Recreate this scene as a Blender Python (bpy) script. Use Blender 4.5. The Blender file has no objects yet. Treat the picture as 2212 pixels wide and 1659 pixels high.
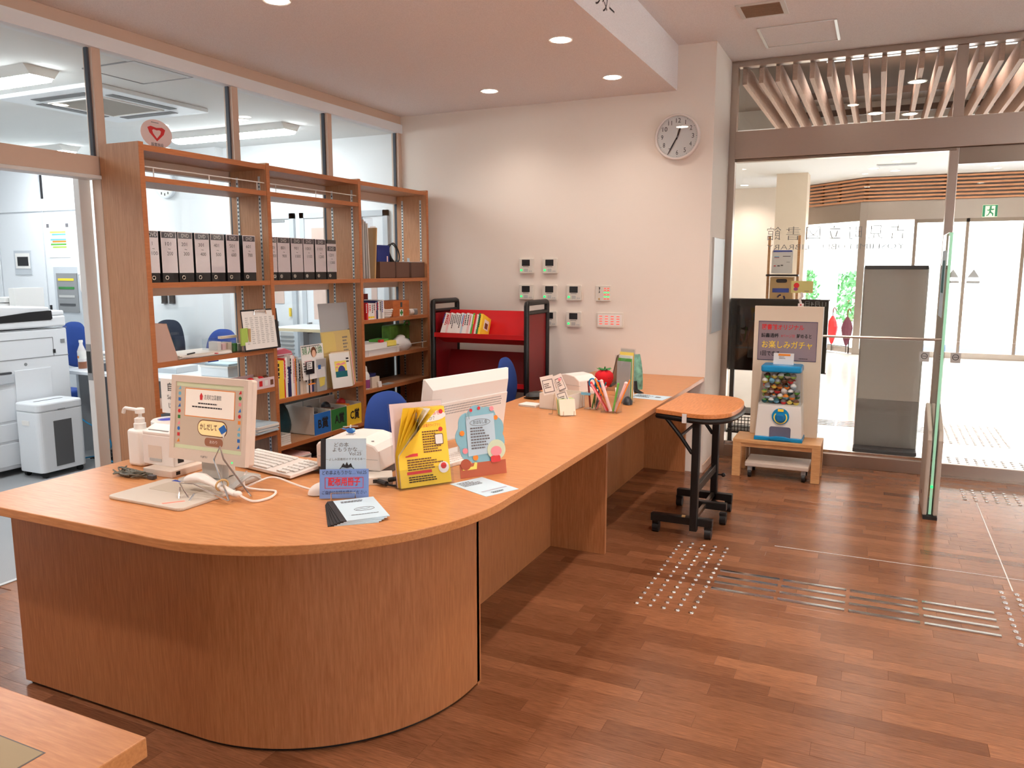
import bpy, math, random
from mathutils import Vector, Matrix
random.seed(7)
S = bpy.context.scene
COL = S.collection
R = math.radians
PI = math.pi

# ---------------------------------------------------------------- camera
cam_d = bpy.data.cameras.new('camera')
cam = bpy.data.objects.new('camera', cam_d); COL.objects.link(cam)
cam_d.sensor_width = 36.0; cam_d.lens = 1701.3 * 36 / 2212; cam_d.clip_start = 0.05; cam_d.clip_end = 300
yaw, pitch = R(-24.88), R(-8.337)
fwd = Vector((math.sin(yaw)*math.cos(pitch), math.cos(yaw)*math.cos(pitch), math.sin(pitch)))
rgt = Vector((math.cos(yaw), -math.sin(yaw), 0)); up = rgt.cross(fwd)
cam.matrix_world = Matrix(((rgt.x, up.x, -fwd.x, 0), (rgt.y, up.y, -fwd.y, 0), (rgt.z, up.z, -fwd.z, 1.55), (0, 0, 0, 1)))
S.camera = cam

# ---------------------------------------------------------------- world, exposure
W = bpy.data.worlds.new('overcast_sky'); S.world = W; W.use_nodes = True
bg = W.node_tree.nodes['Background']
bg.inputs[0].default_value = (0.98, 0.98, 1.0, 1); bg.inputs[1].default_value = 16.0
S.view_settings.view_transform = 'Standard'; S.view_settings.look = 'None'
S.view_settings.exposure = 0.22; S.view_settings.gamma = 1.0; S.view_settings.use_curve_mapping = False
S.cycles.max_bounces = 7; S.cycles.diffuse_bounces = 4; S.cycles.glossy_bounces = 3
S.cycles.adaptive_threshold = 0.05
S.cycles.transparent_max_bounces = 24; S.cycles.transmission_bounces = 6
S.cycles.caustics_reflective = False; S.cycles.caustics_refractive = False
S.cycles.sample_clamp_indirect = 6.0

WARM = (1.0, 0.875, 0.77)      # library downlights
COOL = (0.93, 0.98, 1.0)      # office tubes
HALLW = (1.0, 0.84, 0.72)

# ---------------------------------------------------------------- helpers
def lin(c):
    return tuple(((v/255)/12.92 if v/255 <= 0.04045 else ((v/255+0.055)/1.055)**2.4) for v in c)

MATS = {}
def pm(name, rgb, rough=0.5, metal=0.0, emit=0.0, emitc=None, noise=0.0, nscale=40.0, bump=0.0, spec=0.5, coat=0.0, stretch=None):
    """plain painted / plastic / metal material with optional procedural mottling and relief"""
    if name in MATS: return MATS[name]
    m = bpy.data.materials.new(name); m.use_nodes = True
    nt = m.node_tree; b = nt.nodes['Principled BSDF']
    c = lin(rgb); b.inputs['Base Color'].default_value = (*c, 1)
    b.inputs['Roughness'].default_value = rough; b.inputs['Metallic'].default_value = metal
    b.inputs['Specular IOR Level'].default_value = spec
    b.inputs['Coat Weight'].default_value = coat
    if emit:
        b.inputs['Emission Color'].default_value = (*(emitc or c), 1); b.inputs['Emission Strength'].default_value = emit
    if noise or bump:
        tc = nt.nodes.new('ShaderNodeTexCoord'); mp = nt.nodes.new('ShaderNodeMapping')
        if stretch: mp.inputs['Scale'].default_value = stretch
        nz = nt.nodes.new('ShaderNodeTexNoise'); nz.inputs['Scale'].default_value = nscale; nz.inputs['Detail'].default_value = 4
        nt.links.new(tc.outputs['Object'], mp.inputs[0]); nt.links.new(mp.outputs[0], nz.inputs['Vector'])
        if noise:
            rp = nt.nodes.new('ShaderNodeValToRGB')
            rp.color_ramp.elements[0].position = 0.3; rp.color_ramp.elements[1].position = 0.7
            rp.color_ramp.elements[0].color = (*[max(0, x*(1-noise)) for x in c], 1)
            rp.color_ramp.elements[1].color = (*[min(1, x*(1+noise)) for x in c], 1)
            nt.links.new(nz.outputs[0], rp.inputs[0]); nt.links.new(rp.outputs[0], b.inputs['Base Color'])
        if bump:
            bp = nt.nodes.new('ShaderNodeBump'); bp.inputs['Strength'].default_value = bump; bp.inputs['Distance'].default_value = 0.003
            nt.links.new(nz.outputs[0], bp.inputs['Height']); nt.links.new(bp.outputs[0], b.inputs['Normal'])
    MATS[name] = m; return m

def wood(name, c1, c2, scale=(1, 14, 14), rough=0.4, tone=False, coat=0.0, spec=0.5):
    """wood laminate: grain noise stretched along one axis; tone = per-plank shade stored on the mesh"""
    m = bpy.data.materials.new(name); m.use_nodes = True; nt = m.node_tree; b = nt.nodes['Principled BSDF']
    tc = nt.nodes.new('ShaderNodeTexCoord'); mp = nt.nodes.new('ShaderNodeMapping'); mp.inputs['Scale'].default_value = scale
    nz = nt.nodes.new('ShaderNodeTexNoise'); nz.inputs['Scale'].default_value = 6.0; nz.inputs['Detail'].default_value = 6; nz.inputs['Roughness'].default_value = 0.62
    rp = nt.nodes.new('ShaderNodeValToRGB'); rp.color_ramp.elements[0].position = 0.3; rp.color_ramp.elements[1].position = 0.72
    rp.color_ramp.elements[0].color = (*lin(c1), 1); rp.color_ramp.elements[1].color = (*lin(c2), 1)
    nt.links.new(tc.outputs['Object'], mp.inputs[0]); nt.links.new(mp.outputs[0], nz.inputs['Vector']); nt.links.new(nz.outputs[0], rp.inputs[0])
    out = rp.outputs[0]
    if tone:
        at = nt.nodes.new('ShaderNodeAttribute'); at.attribute_name = 'tone'
        mx = nt.nodes.new('ShaderNodeMix'); mx.data_type = 'RGBA'; mx.blend_type = 'MULTIPLY'; mx.inputs[0].default_value = 1.0
        tr = nt.nodes.new('ShaderNodeValToRGB')
        tr.color_ramp.elements[0].color = (0.48, 0.43, 0.40, 1); tr.color_ramp.elements[1].color = (1.0, 1.0, 1.0, 1)
        nt.links.new(at.outputs['Fac'], tr.inputs[0]); nt.links.new(rp.outputs[0], mx.inputs[6]); nt.links.new(tr.outputs[0], mx.inputs[7]); out = mx.outputs[2]
    nt.links.new(out, b.inputs['Base Color']); b.inputs['Roughness'].default_value = rough; b.inputs['Coat Weight'].default_value = coat
    b.inputs['Specular IOR Level'].default_value = spec
    MATS[name] = m; return m

def glass(name, tint=(1, 1, 1), refl=1.0, rough=0.0):
    """thin architectural glass: transparent body with a fresnel mirror on top"""
    m = bpy.data.materials.new(name); m.use_nodes = True; nt = m.node_tree; nt.nodes.clear()
    o = nt.nodes.new('ShaderNodeOutputMaterial'); mx = nt.nodes.new('ShaderNodeMixShader')
    t = nt.nodes.new('ShaderNodeBsdfTransparent'); t.inputs[0].default_value = (*tint, 1)
    g = nt.nodes.new('ShaderNodeBsdfGlossy'); g.inputs['Roughness'].default_value = rough
    fr = nt.nodes.new('ShaderNodeFresnel'); ge = nt.nodes.new('ShaderNodeNewGeometry')
    io = nt.nodes.new('ShaderNodeMapRange'); io.inputs['To Min'].default_value = 1.45; io.inputs['To Max'].default_value = 1/1.45
    nt.links.new(ge.outputs['Backfacing'], io.inputs['Value']); nt.links.new(io.outputs[0], fr.inputs[0])
    ml = nt.nodes.new('ShaderNodeMath'); ml.operation = 'MULTIPLY'; ml.inputs[1].default_value = refl
    nt.links.new(fr.outputs[0], ml.inputs[0]); nt.links.new(ml.outputs[0], mx.inputs[0])
    nt.links.new(t.outputs[0], mx.inputs[1]); nt.links.new(g.outputs[0], mx.inputs[2]); nt.links.new(mx.outputs[0], o.inputs[0])
    MATS[name] = m; return m

class MB:
    def __init__(s): s.v = []; s.f = []
    def add(s, vs, fs):
        n = len(s.v); s.v += [tuple(v) for v in vs]; s.f += [tuple(i+n for i in f) for f in fs]; return s
    def box(s, x0, x1, y0, y1, z0, z1):
        return s.add([(x0,y0,z0),(x1,y0,z0),(x1,y1,z0),(x0,y1,z0),(x0,y0,z1),(x1,y0,z1),(x1,y1,z1),(x0,y1,z1)],
                     [(0,3,2,1),(4,5,6,7),(0,1,5,4),(1,2,6,5),(2,3,7,6),(3,0,4,7)])
    def obox(s, o, u, v, w):
        """box from corner o spanned by the vectors u, v, w (right handed)"""
        o, u, v, w = map(Vector, (o, u, v, w))
        P = [o, o+u, o+u+v, o+v]; P += [p+w for p in P]
        return s.add(P, [(0,3,2,1),(4,5,6,7),(0,1,5,4),(1,2,6,5),(2,3,7,6),(3,0,4,7)])
    def cyl(s, p0, p1, r0, r1=None, n=16):
        return s.tube([p0, p1], r0, n, r1)
    def tube(s, pts, r, n=8, r1=None, closed=False):
        pts = [Vector(p) for p in pts]; rings = []; up0 = None
        for i, p in enumerate(pts):
            if closed: d = pts[(i+1) % len(pts)] - pts[i-1]
            elif i == 0: d = pts[1]-p
            elif i == len(pts)-1: d = p-pts[i-1]
            else: d = (pts[i+1]-p).normalized() + (p-pts[i-1]).normalized()
            d = d.normalized() if d.length > 1e-9 else Vector((0,0,1))
            if up0 is None: up0 = Vector((0,0,1)) if abs(d.z) < 0.9 else Vector((1,0,0))
            a = d.cross(up0)
            if a.length < 1e-6: a = d.cross(Vector((0.3,1,0.2)))
            a.normalize(); b = a.cross(d).normalized(); up0 = b
            rr = r if r1 is None else r + (r1-r)*i/(len(pts)-1)
            rings.append([p + a*math.cos(2*PI*k/n)*rr + b*math.sin(2*PI*k/n)*rr for k in range(n)])
        vs = [v for q in rings for v in q]; fs = []
        m = len(pts)
        for i in range(m if closed else m-1):
            j = (i+1) % m
            for k in range(n):
                fs.append((i*n+k, j*n+k, j*n+(k+1) % n, i*n+(k+1) % n))
        if not closed:
            fs.append(tuple(range(n))); fs.append(tuple((m-1)*n+k for k in reversed(range(n))))
        return s.add(vs, fs)
    def lathe(s, prof, c=(0,0,0), n=24):
        vs = []; fs = []
        for r, z in prof:
            for k in range(n):
                vs.append((c[0]+r*math.cos(2*PI*k/n), c[1]+r*math.sin(2*PI*k/n), c[2]+z))
        for i in range(len(prof)-1):
            for k in range(n):
                fs.append((i*n+k, i*n+(k+1) % n, (i+1)*n+(k+1) % n, (i+1)*n+k))
        fs.append(tuple(reversed(range(n)))); fs.append(tuple((len(prof)-1)*n+k for k in range(n)))
        return s.add(vs, fs)
    def prism(s, poly, o, u, v, w):
        """polygon (list of 2d) in plane o + a*u + b*v, extruded by w"""
        o, u, v, w = map(Vector, (o, u, v, w)); n = len(poly)
        base = [o+u*a+v*b for a, b in poly]; vs = base + [p+w for p in base]
        fs = [tuple(reversed(range(n))), tuple(range(n, 2*n))] + [(i, (i+1) % n, n+(i+1) % n, n+i) for i in range(n)]
        return s.add(vs, fs)
    def flat(s, poly, o, u, v):
        o, u, v = map(Vector, (o, u, v)); return s.add([o+u*a+v*b for a, b in poly], [tuple(range(len(poly)))])
    def sph(s, c, r, nu=16, nv=10, sc=(1,1,1), z0=-1.0):
        vs = []; fs = []
        for i in range(nv+1):
            t = -PI/2 + PI*i/nv
            for k in range(nu):
                vs.append((c[0]+sc[0]*r*math.cos(t)*math.cos(2*PI*k/nu), c[1]+sc[1]*r*math.cos(t)*math.sin(2*PI*k/nu), c[2]+sc[2]*r*math.sin(t)))
        for i in range(nv):
            for k in range(nu):
                fs.append((i*nu+k, i*nu+(k+1) % nu, (i+1)*nu+(k+1) % nu, (i+1)*nu+k))
        return s.add(vs, fs)
    def grid(s, fn, nu, nv):
        vs = [fn(i/nu, j/nv) for j in range(nv+1) for i in range(nu+1)]
        fs = [(j*(nu+1)+i, j*(nu+1)+i+1, (j+1)*(nu+1)+i+1, (j+1)*(nu+1)+i) for j in range(nv) for i in range(nu)]
        return s.add(vs, fs)

def rrect(w, h, r, n=4, cx=0, cy=0):
    P = []
    for (sx, sy, a0) in ((1,1,0),(-1,1,90),(-1,-1,180),(1,-1,270)):
        for k in range(n+1):
            a = R(a0+90*k/n); P.append((cx+sx*(w/2-r)+r*math.cos(a), cy+sy*(h/2-r)+r*math.sin(a)))
    return P
def disc(r, n=24, cx=0, cy=0, ry=None):
    return [(cx+r*math.cos(2*PI*k/n), cy+(ry or r)*math.sin(2*PI*k/n)) for k in range(n)]

def setmat(me, m):
    me.materials.append(m if not isinstance(m, str) else MATS[m])
def ob(name, mb, m, parent=None, loc=None, rot=None, bevel=0.0, smooth=False, label=None, seg=2):
    me = bpy.data.meshes.new(name); me.from_pydata(mb.v, [], mb.f); me.update()
    setmat(me, m)
    if smooth:
        me.polygons.foreach_set('use_smooth', [True]*len(me.polygons)); me.set_sharp_from_angle(angle=R(40))
    o = bpy.data.objects.new(name, me); COL.objects.link(o)
    if parent: o.parent = parent
    if loc: o.location = loc
    if rot: o.rotation_euler = rot
    if bevel:
        b = o.modifiers.new('bevel', 'BEVEL'); b.width = bevel; b.segments = seg; b.limit_method = 'ANGLE'; b.angle_limit = R(40)
        b.harden_normals = False
    if label: o['label'] = label
    return o
def tag(o, label, cat, group=None):
    o['label'] = label; o['category'] = cat
    if group: o['group'] = group
    return o
def thing(name, label, cat, loc=(0,0,0), rz=0.0, group=None):
    o = bpy.data.objects.new(name, None); COL.objects.link(o); o.empty_display_size = 0.05
    o.location = loc; o.rotation_euler = (0, 0, R(rz)); return tag(o, label, cat, group)
def struct(name, mb, m, bevel=0.0, smooth=False, parent=None):
    o = ob(name, mb, m, parent, bevel=bevel, smooth=smooth)
    if not parent: o['kind'] = 'structure'
    return o
def part_copy(src, parent, loc=None, rot=None):
    c = src.copy(); COL.objects.link(c); c.parent = parent
    if loc: c.location = loc
    if rot: c.rotation_euler = rot
    return c
def clone(root, loc, rz, label):
    r = root.copy(); COL.objects.link(r); r.location = loc; r.rotation_euler = (0, 0, R(rz)); r['label'] = label
    for ch in root.children:
        c = ch.copy(); COL.objects.link(c); c.parent = r
        for g in ch.children:
            d = g.copy(); COL.objects.link(d); d.parent = c
    return r

X3, Y3, Z3 = Vector((1,0,0)), Vector((0,1,0)), Vector((0,0,1))
def txt(parent, s, size, o, u, v, m, name='lettering', align='CENTER', w=None, th=0.0006, bold=0.0, res=2, label=None):
    """flat lettering laid on a surface: o = anchor, u = reading direction, v = up"""
    cu = bpy.data.curves.new('t', 'FONT'); cu.body = s; cu.size = size; cu.align_x = align; cu.align_y = 'CENTER'
    cu.resolution_u = res; cu.offset = bold; cu.fill_mode = 'FRONT'
    to = bpy.data.objects.new('t', cu)
    me = bpy.data.meshes.new_from_object(to)
    bpy.data.objects.remove(to); bpy.data.curves.remove(cu)
    o, u, v = Vector(o), Vector(u).normalized(), Vector(v).normalized(); n = u.cross(v)
    xs = [q.co.x for q in me.vertices]
    sx = 1.0
    if w and xs: sx = w/max(1e-6, max(xs)-min(xs))
    for q in me.vertices:
        c = q.co.copy(); q.co = o + u*(c.x*sx) + v*c.y + n*th
    me.materials.clear(); setmat(me, m); me.update()
    b = bpy.data.objects.new(name, me); COL.objects.link(b); b.parent = parent
    if label: b['label'] = label
    return b
def decal(parent, name, poly, o, u, v, m, th=0.0005):
    u, v = Vector(u), Vector(v); n = u.cross(v).normalized()
    return ob(name, MB().flat(poly, Vector(o)+n*th, u, v), m, parent)
def rect(w, h, cx=0.0, cy=0.0):
    return [(cx-w/2, cy-h/2), (cx+w/2, cy-h/2), (cx+w/2, cy+h/2), (cx-w/2, cy+h/2)]
ORD = ['first','second','third','fourth','fifth','sixth','seventh','eighth','ninth','tenth','eleventh','twelfth','thirteenth','fourteenth','fifteenth','sixteenth','seventeenth','eighteenth','nineteenth','twentieth']
# ---------------------------------------------------------------- materials
pm('wall', (238,228,218), 0.85, bump=0.12, nscale=260)
pm('wall_white', (238,240,242), 0.8, bump=0.05, nscale=200)
pm('ceiling', (247,245,247), 0.95, noise=0.08, nscale=190, bump=0.5)
pm('ceiling_white', (236,236,234), 0.9, noise=0.03, nscale=150)
pm('hall_wall', (240,228,216), 0.8)
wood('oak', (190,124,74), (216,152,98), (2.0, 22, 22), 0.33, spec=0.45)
wood('oak_v_shaded', (156,96,56), (184,124,80), (26, 26, 1.6), 0.45)  # same wood as the worktop, darkened to put its shade into the colour
wood('oak_x', (190,118,68), (222,152,96), (22, 2.0, 22), 0.36)
wood('shelf_side', (172,120,82), (198,146,106), (26, 26, 1.6), 0.45)
wood('shelf_edge', (172,102,58), (192,120,72), (20, 1.6, 20), 0.45)
wood('floor_wood', (124,80,54), (170,114,78), (2.2, 34, 8), 0.22, tone=True, spec=0.5)
wood('floor_base', (104,66,44), (130,86,60), (2.2, 30, 8), 0.5)
wood('bench_wood', (196,142,92), (224,174,122), (2.0, 18, 18), 0.45)
wood('table_top', (192,116,62), (222,146,88), (18, 2.0, 18), 0.35)
wood('louver', (198,164,144), (224,192,172), (16, 1.2, 16), 0.6)
wood('louver_dark', (104,80,66), (128,100,84), (2, 16, 16), 0.6)
wood('slat_orange', (192,132,94), (214,154,112), (1.4, 16, 16), 0.5)
pm('frame_beige', (212,184,164), 0.45)
pm('alu', (205,205,203), 0.35, 0.6)
pm('alu_white', (222,222,220), 0.4)
pm('gasket', (70,74,84), 0.6)
pm('steel', (186,174,164), 0.28, 1.0, noise=0.03, nscale=30, stretch=(1, 1, 40))
pm('steel_dark', (150,136,124), 0.30, 1.0)
pm('chrome', (225,225,225), 0.12, 1.0)
pm('white', (240,238,234), 0.4)
pm('white_warm', (238,231,226), 0.4)
pm('off_white', (226,220,210), 0.45)
pm('cream', (232,216,196), 0.5)
pm('office_white', (232,236,240), 0.35)
pm('office_grey', (196,202,208), 0.4)
pm('grey', (140,142,144), 0.5)
pm('grey_light', (190,190,188), 0.5)
pm('grey_dark', (70,72,76), 0.5)
pm('black', (22,22,24), 0.45)
pm('black_gloss', (12,12,14), 0.12)
pm('black_metal', (26,24,24), 0.38, 0.2)
pm('carpet', (150,152,154), 0.95, noise=0.08, nscale=300)
pm('hall_tile', (222,220,216), 0.16, noise=0.03, nscale=3, spec=0.6)
pm('stone_dark', (120,116,112), 0.3)
pm('ground', (196,194,190), 0.8, noise=0.06, nscale=4)
pm('blue_fabric', (32,66,140), 0.9, noise=0.12, nscale=500, bump=0.2)
pm('navy_fabric', (30,38,56), 0.9, noise=0.1, nscale=400)
pm('red_steel', (206,18,26), 0.35)
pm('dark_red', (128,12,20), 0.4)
pm('kraft', (196,160,108), 0.7)
pm('brown_box', (104,72,58), 0.7)
pm('paper', (244,242,238), 0.7)
pm('paper_blue', (196,218,232), 0.7)
pm('paper_pink', (244,206,206), 0.6)
pm('yellow', (250,214,60), 0.6)
pm('yellow_light', (250,228,110), 0.6)
pm('orange', (240,140,40), 0.6)
pm('red', (214,40,44), 0.5)
pm('pink', (246,150,160), 0.6)
pm('green', (52,128,62), 0.6)
pm('green_bright', (96,178,70), 0.6)
pm('teal', (24,104,112), 0.6)
pm('sky', (120,190,220), 0.6)
pm('blue', (36,110,196), 0.5)
pm('blue_print', (46,70,160), 0.6)
pm('cyan_plastic', (20,142,200), 0.25)
pm('navy', (30,36,88), 0.6)
pm('ink', (34,32,36), 0.7)
pm('ink_grey', (110,108,112), 0.7)
pm('brown', (112,66,40), 0.6)
pm('skin', (236,190,160), 0.6)
pm('led_green', (40,255,110), 0.5, emit=1.0, emitc=(0.03,1.0,0.22))
pm('led_red', (255,60,40), 0.5, emit=0.5, emitc=(1.0,0.12,0.08))
pm('lcd', (40,42,44), 0.2)
pm('tube', (255,255,255), 0.5, emit=42.0, emitc=COOL)
pm('lens_warm', (255,250,240), 0.5, emit=26.0, emitc=(1.0,0.90,0.78))
pm('lens_hall', (255,250,240), 0.5, emit=14.0, emitc=(1.0,0.93,0.84))
pm('plastic_clear', (236,232,230), 0.2)
pm('pinkish_glass', (216,190,178), 0.3)
pm('leaf', (46,110,52), 0.6)
glass('pane', (0.97,0.985,0.98), 1.0)
glass('pane_green', (0.93,0.985,0.95), 1.0)
glass('acrylic', (0.95,0.96,0.97), 1.0)
glass('film', (0.96,0.96,0.97), 1.4, 0.05)
pm('glass_edge_glow', (170,226,200), 0.15, emit=0.10, emitc=(0.10,0.85,0.45))  # edge glow painted in as weak emission; the edge is no lamp

for n_ in ('lens_warm', 'lens_hall', 'led_green', 'led_red', 'glass_edge_glow'): MATS[n_].cycles.emission_sampling = 'NONE'
# ---------------------------------------------------------------- room shell
YB, XP, YG, ZL, ZH = 5.95, -3.845, 6.62, 2.835, 3.15
floor = struct('floor', MB().box(-3.86, 6.0, -6.0, 6.60, -0.12, -0.004), 'floor_base')
# planks: staves of wood-look flooring running along x; those that show largest are single parts
def plank_mesh(L, wd, tone):
    g = 0.0002; t = 0.0005
    m = MB().add([(g,g,-0.006),(L-g,g,-0.006),(L-g,wd-g,-0.006),(g,wd-g,-0.006),(g,g,-t),(L-g,g,-t),(L-g,wd-g,-t),(g,wd-g,-t),
                  (g+t,g+t,0),(L-g-t,g+t,0),(L-g-t,wd-g-t,0),(g+t,wd-g-t,0)],
                 [(0,1,5,4),(1,2,6,5),(2,3,7,6),(3,0,4,7),(4,5,9,8),(5,6,10,9),(6,7,11,10),(7,4,8,11),(8,9,10,11)])
    return m
def floor_seen(x, y):
    d = Vector((x, y, -1.55)); f = d.dot(fwd)
    if f < 0.4: return None
    u, v = d.dot(rgt)/f, d.dot(up)/f
    if abs(u) > 0.66 or v < -0.50 or v > 0.5: return None
    return f
rows = []; PW = 0.078; y = -0.6; r = 0
prng = random.Random(11)
while y < 6.60:
    x = -3.84 - prng.uniform(0, 0.5)
    while x < 3.2:
        L = prng.choice((0.30, 0.38, 0.45, 0.52, 0.60, 0.75)); x0 = max(x, -3.84); wd = min(PW, 6.60-y)
        if x+L > -3.7 and wd > 0.02:
            rows.append((x0, y, x+L-x0, wd, min(1, max(0, prng.gauss(0.55, 0.22)))))
        x += L
    y += PW
vis = []
for i, (x, y, L, wd, t) in enumerate(rows):
    cx, cy = x+L/2, y+wd/2
    f = floor_seen(cx, cy)
    under = cx < -1.55 and cy > 1.8
    if f and not under and not (cx < -0.9 and cy < 1.0): vis.append((f/(L**0.5), i))
vis.sort(); single = {i for _, i in vis[:295]}
rest = MB(); tones = []
for i, (x, y, L, wd, t) in enumerate(rows):
    m = plank_mesh(L, wd, t)
    if i in single:
        o = ob('plank', m, 'floor_wood', floor, loc=(x, y, 0))
        at = o.data.attributes.new('tone', 'FLOAT', 'FACE'); at.data.foreach_set('value', [t]*len(o.data.polygons))
    else:
        rest.add([(a+x, b+y, c) for a, b, c in m.v], m.f); tones += [t]*len(m.f)
o = ob('planks', rest, 'floor_wood', floor); o['kind'] = 'stuff'
at = o.data.attributes.new('tone', 'FLOAT', 'FACE'); at.data.foreach_set('value', tones)
# pale joint strips let into the floor by the gate
ob('joint_strip', MB().box(0.672, 0.678, 4.32, 5.93, -0.003, 0.0012), 'alu_white', floor)
ob('joint_strip', MB().box(-0.45, 1.6, 4.497, 4.501, -0.003, 0.0012), 'alu_white', floor)
# tactile paving: metal studs and bars on the wooden floor
stud = MB().lathe([(0.0125, 0.0), (0.0115, 0.003), (0.008, 0.0055), (0.003, 0.006)], n=12)
stud_o = None
def studs(x0, nx, y0, ny, par, dx=0.064, dy=0.0655, z=0.0):
    global stud_o
    for i in range(nx):
        for j in range(ny):
            if stud_o is None: stud_o = ob('tactile_stud', stud, 'chrome', par, loc=(x0, y0, z), smooth=True)
            else: part_copy(stud_o, par, (x0+i*dx, y0+j*dy, z))
studs(-0.945, 5, 3.423, 15, floor)
studs(0.622, 5, 3.69, 10, floor)
studs(0.612, 8, 5.99, 5, floor)
bar_o = None
def bars(xs, ys, L, par, along='x'):
    global bar_o
    for x in xs:
        for yy in ys:
            if bar_o is None or L != bar_o[1]:
                prof = [(-0.012, 0), (-0.009, 0.005), (0.009, 0.005), (0.012, 0)]
                bar_o = (ob('tactile_bar', MB().prism(prof, (0,0,0), (0,1,0), (0,0,1), (L,0,0)), 'chrome', par, loc=(x, yy, 0)), L)
            else: part_copy(bar_o[0], par, (x, yy, 0))
bars([-0.66+0.3095*k for k in range(4)], [3.745, 3.83, 3.912, 3.995], 0.292, floor)

# low ceiling over the counter (its right flank is the fascia with the sign), high ceiling beyond
struct('ceiling', MB().box(-3.86, -1.43, -6.0, YB+0.3, ZL, 3.4), 'ceiling')
ceil_hi = struct('ceiling', MB().box(-1.432, 6.0, -6.0, YG+0.02, ZH, 3.4), 'ceiling')
# walls
struct('wall_back', MB().box(-3.90, -1.155, YB, YG+0.02, 0, 3.2), 'wall')
struct('wall_left', MB().box(-4.0, -3.86, -6.0, 1.15, 0, 3.2), 'wall')
wr = struct('wall_right', MB().box(6.0, 6.2, -6.0, 6.9, 0, 0.8), 'wall')
for (a, b, c, d) in ((-6.0, 6.9, 2.4, 3.4), (-6.0, 1.2, 0.8, 2.4), (2.6, 6.9, 0.8, 2.4)): ob('wall_section', MB().box(6.0, 6.2, a, b, c, d), 'wall', wr)
wn2 = struct('added_window_7', MB().box(6.08, 6.12, 1.2, 2.6, 0.8, 0.85), 'alu_white')  # unseen window added to let in daylight fill from the right
for a, b in ((1.2, 2.6),): ob('pane', MB().box(6.10, 6.105, a, b, 0.85, 2.4), 'pane', wn2)
wf = struct('wall_front', MB().box(-4.0, 6.2, -6.2, -6.0, 0, 0.8).box(-4.0, 6.2, -6.2, -6.0, 2.5, 3.4), 'wall')
for x0, x1 in ((-4.0, 3.9), (5.7, 6.2)): ob('pier', MB().box(x0, x1, -6.2, -6.0, 0.8, 2.5), 'wall', wf)
wn = struct('added_window_6', MB().box(3.9, 5.7, -6.12, -6.08, 0.8, 0.85), 'alu_white')  # unseen window added behind the camera for cool daylight fill
for x0, x1 in ((3.9, 5.7),): ob('pane', MB().box(x0, x1, -6.105, -6.10, 0.85, 2.5), 'pane', wn)
struct('wall_right', MB().box(3.0, 6.2, YG-0.05, YG+0.1, 0, 3.4), 'wall')
struct('baseboard_back', MB().box(-1.16, -1.148, YB+0.001, YG, 0.0, 0.06), 'frame_beige')

# glazed partition to the office
part = struct('window_1', MB().box(XP-0.035, XP+0.035, 1.15, 1.21, 0, ZL), 'frame_beige')
MY = [2.995, 3.985, 4.945, 5.905]
def pf(name, y0, y1, z0, z1, m='frame_beige', d=0.035, par=part):
    return ob(name, MB().box(XP-d, XP+d, y0, y1, z0, z1), m, par, bevel=0.003)
pf('top_rail', 1.15, YB, 2.765, ZL)
for y in MY: pf('mullion', y, y+0.052, 0, 2.765)
pf('transom_rail', 1.21, MY[0], 2.04, 2.14)
for a, b in ((1.21, MY[0]), (MY[0]+.052, MY[1]), (MY[1]+.052, MY[2]), (MY[2]+.052, MY[3])):
    z0 = 2.14 if a < 2 else 0.12
    pane = ob('pane', MB().box(XP-0.004, XP+0.004, a+0.004, b-0.004, z0+0.004, 2.761), 'pane', part)
    ob('gasket', MB().box(XP-0.012, XP+0.012, b-0.012, b, z0, 2.765).box(XP-0.012, XP+0.012, a, b, 2.757, 2.765), 'gasket', part)
    if a > 2: pf('bottom_rail', a, b, 0, 0.12)
for a, b in zip(MY[:-1], MY[1:]):
    pf('beam', a+.052, b, 2.10, 2.185, d=0.03)
    pf('mid_rail', a+.052, b, 1.392, 1.452, d=0.03)
# sliding door leaf edge parked beside the bookcase
dl = struct('door_1', MB().box(XP-0.10, XP-0.055, 2.93, 3.00, 0.0, 2.04), 'alu_white', bevel=0.003)
ob('latch', MB().box(XP-0.09, XP-0.062, 2.925, 2.931, 0.98, 1.10), 'black', dl)
ob('latch_plate', MB().box(XP-0.096, XP-0.058, 2.927, 2.9305, 0.94, 1.14), 'grey', dl)
pf('door_track', 1.21, MY[0], 2.02, 2.04, 'alu_white', 0.05)

# glass wall with the automatic door
gw = struct('window_2', MB().box(-1.155, -1.105, YG-0.03, YG+0.05, 0, ZH), 'steel')
def gp(name, x0, x1, z0, z1, y0=-0.03, y1=0.05, m='steel', par=gw, bev=0.003):
    return ob(name, MB().box(x0, x1, YG+y0, YG+y1, z0, z1), m, par, bevel=bev)
gp('top_rail', -1.105, 3.0, 3.105, ZH)
gp('header', -1.105, 3.0, 2.405, 2.615, -0.06, 0.08)
gp('header_track', -1.105, 0.44, 2.385, 2.405, -0.03, 0.05, 'steel_dark')
gp('mullion', 0.395, 0.465, 2.615, 3.105, -0.02, 0.04)
gp('mullion', 1.95, 2.02, 2.615, 3.105, -0.02, 0.04)
gp('door_post', 0.395, 0.455, 0.0, 2.405, -0.02, 0.06)
gp('door_post', 1.98, 2.04, 0.0, 2.405, -0.02, 0.06)
gp('head_panel', 0.455, 1.98, 2.29, 2.405, -0.02, 0.05, 'steel_dark')
gp('kick_rail', -1.105, 0.395, 0.0, 0.10, -0.03, 0.04)
gp('kick_rail_cap', -1.105, 0.395, 0.10, 0.125, -0.005, 0.015, 'chrome')
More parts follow.
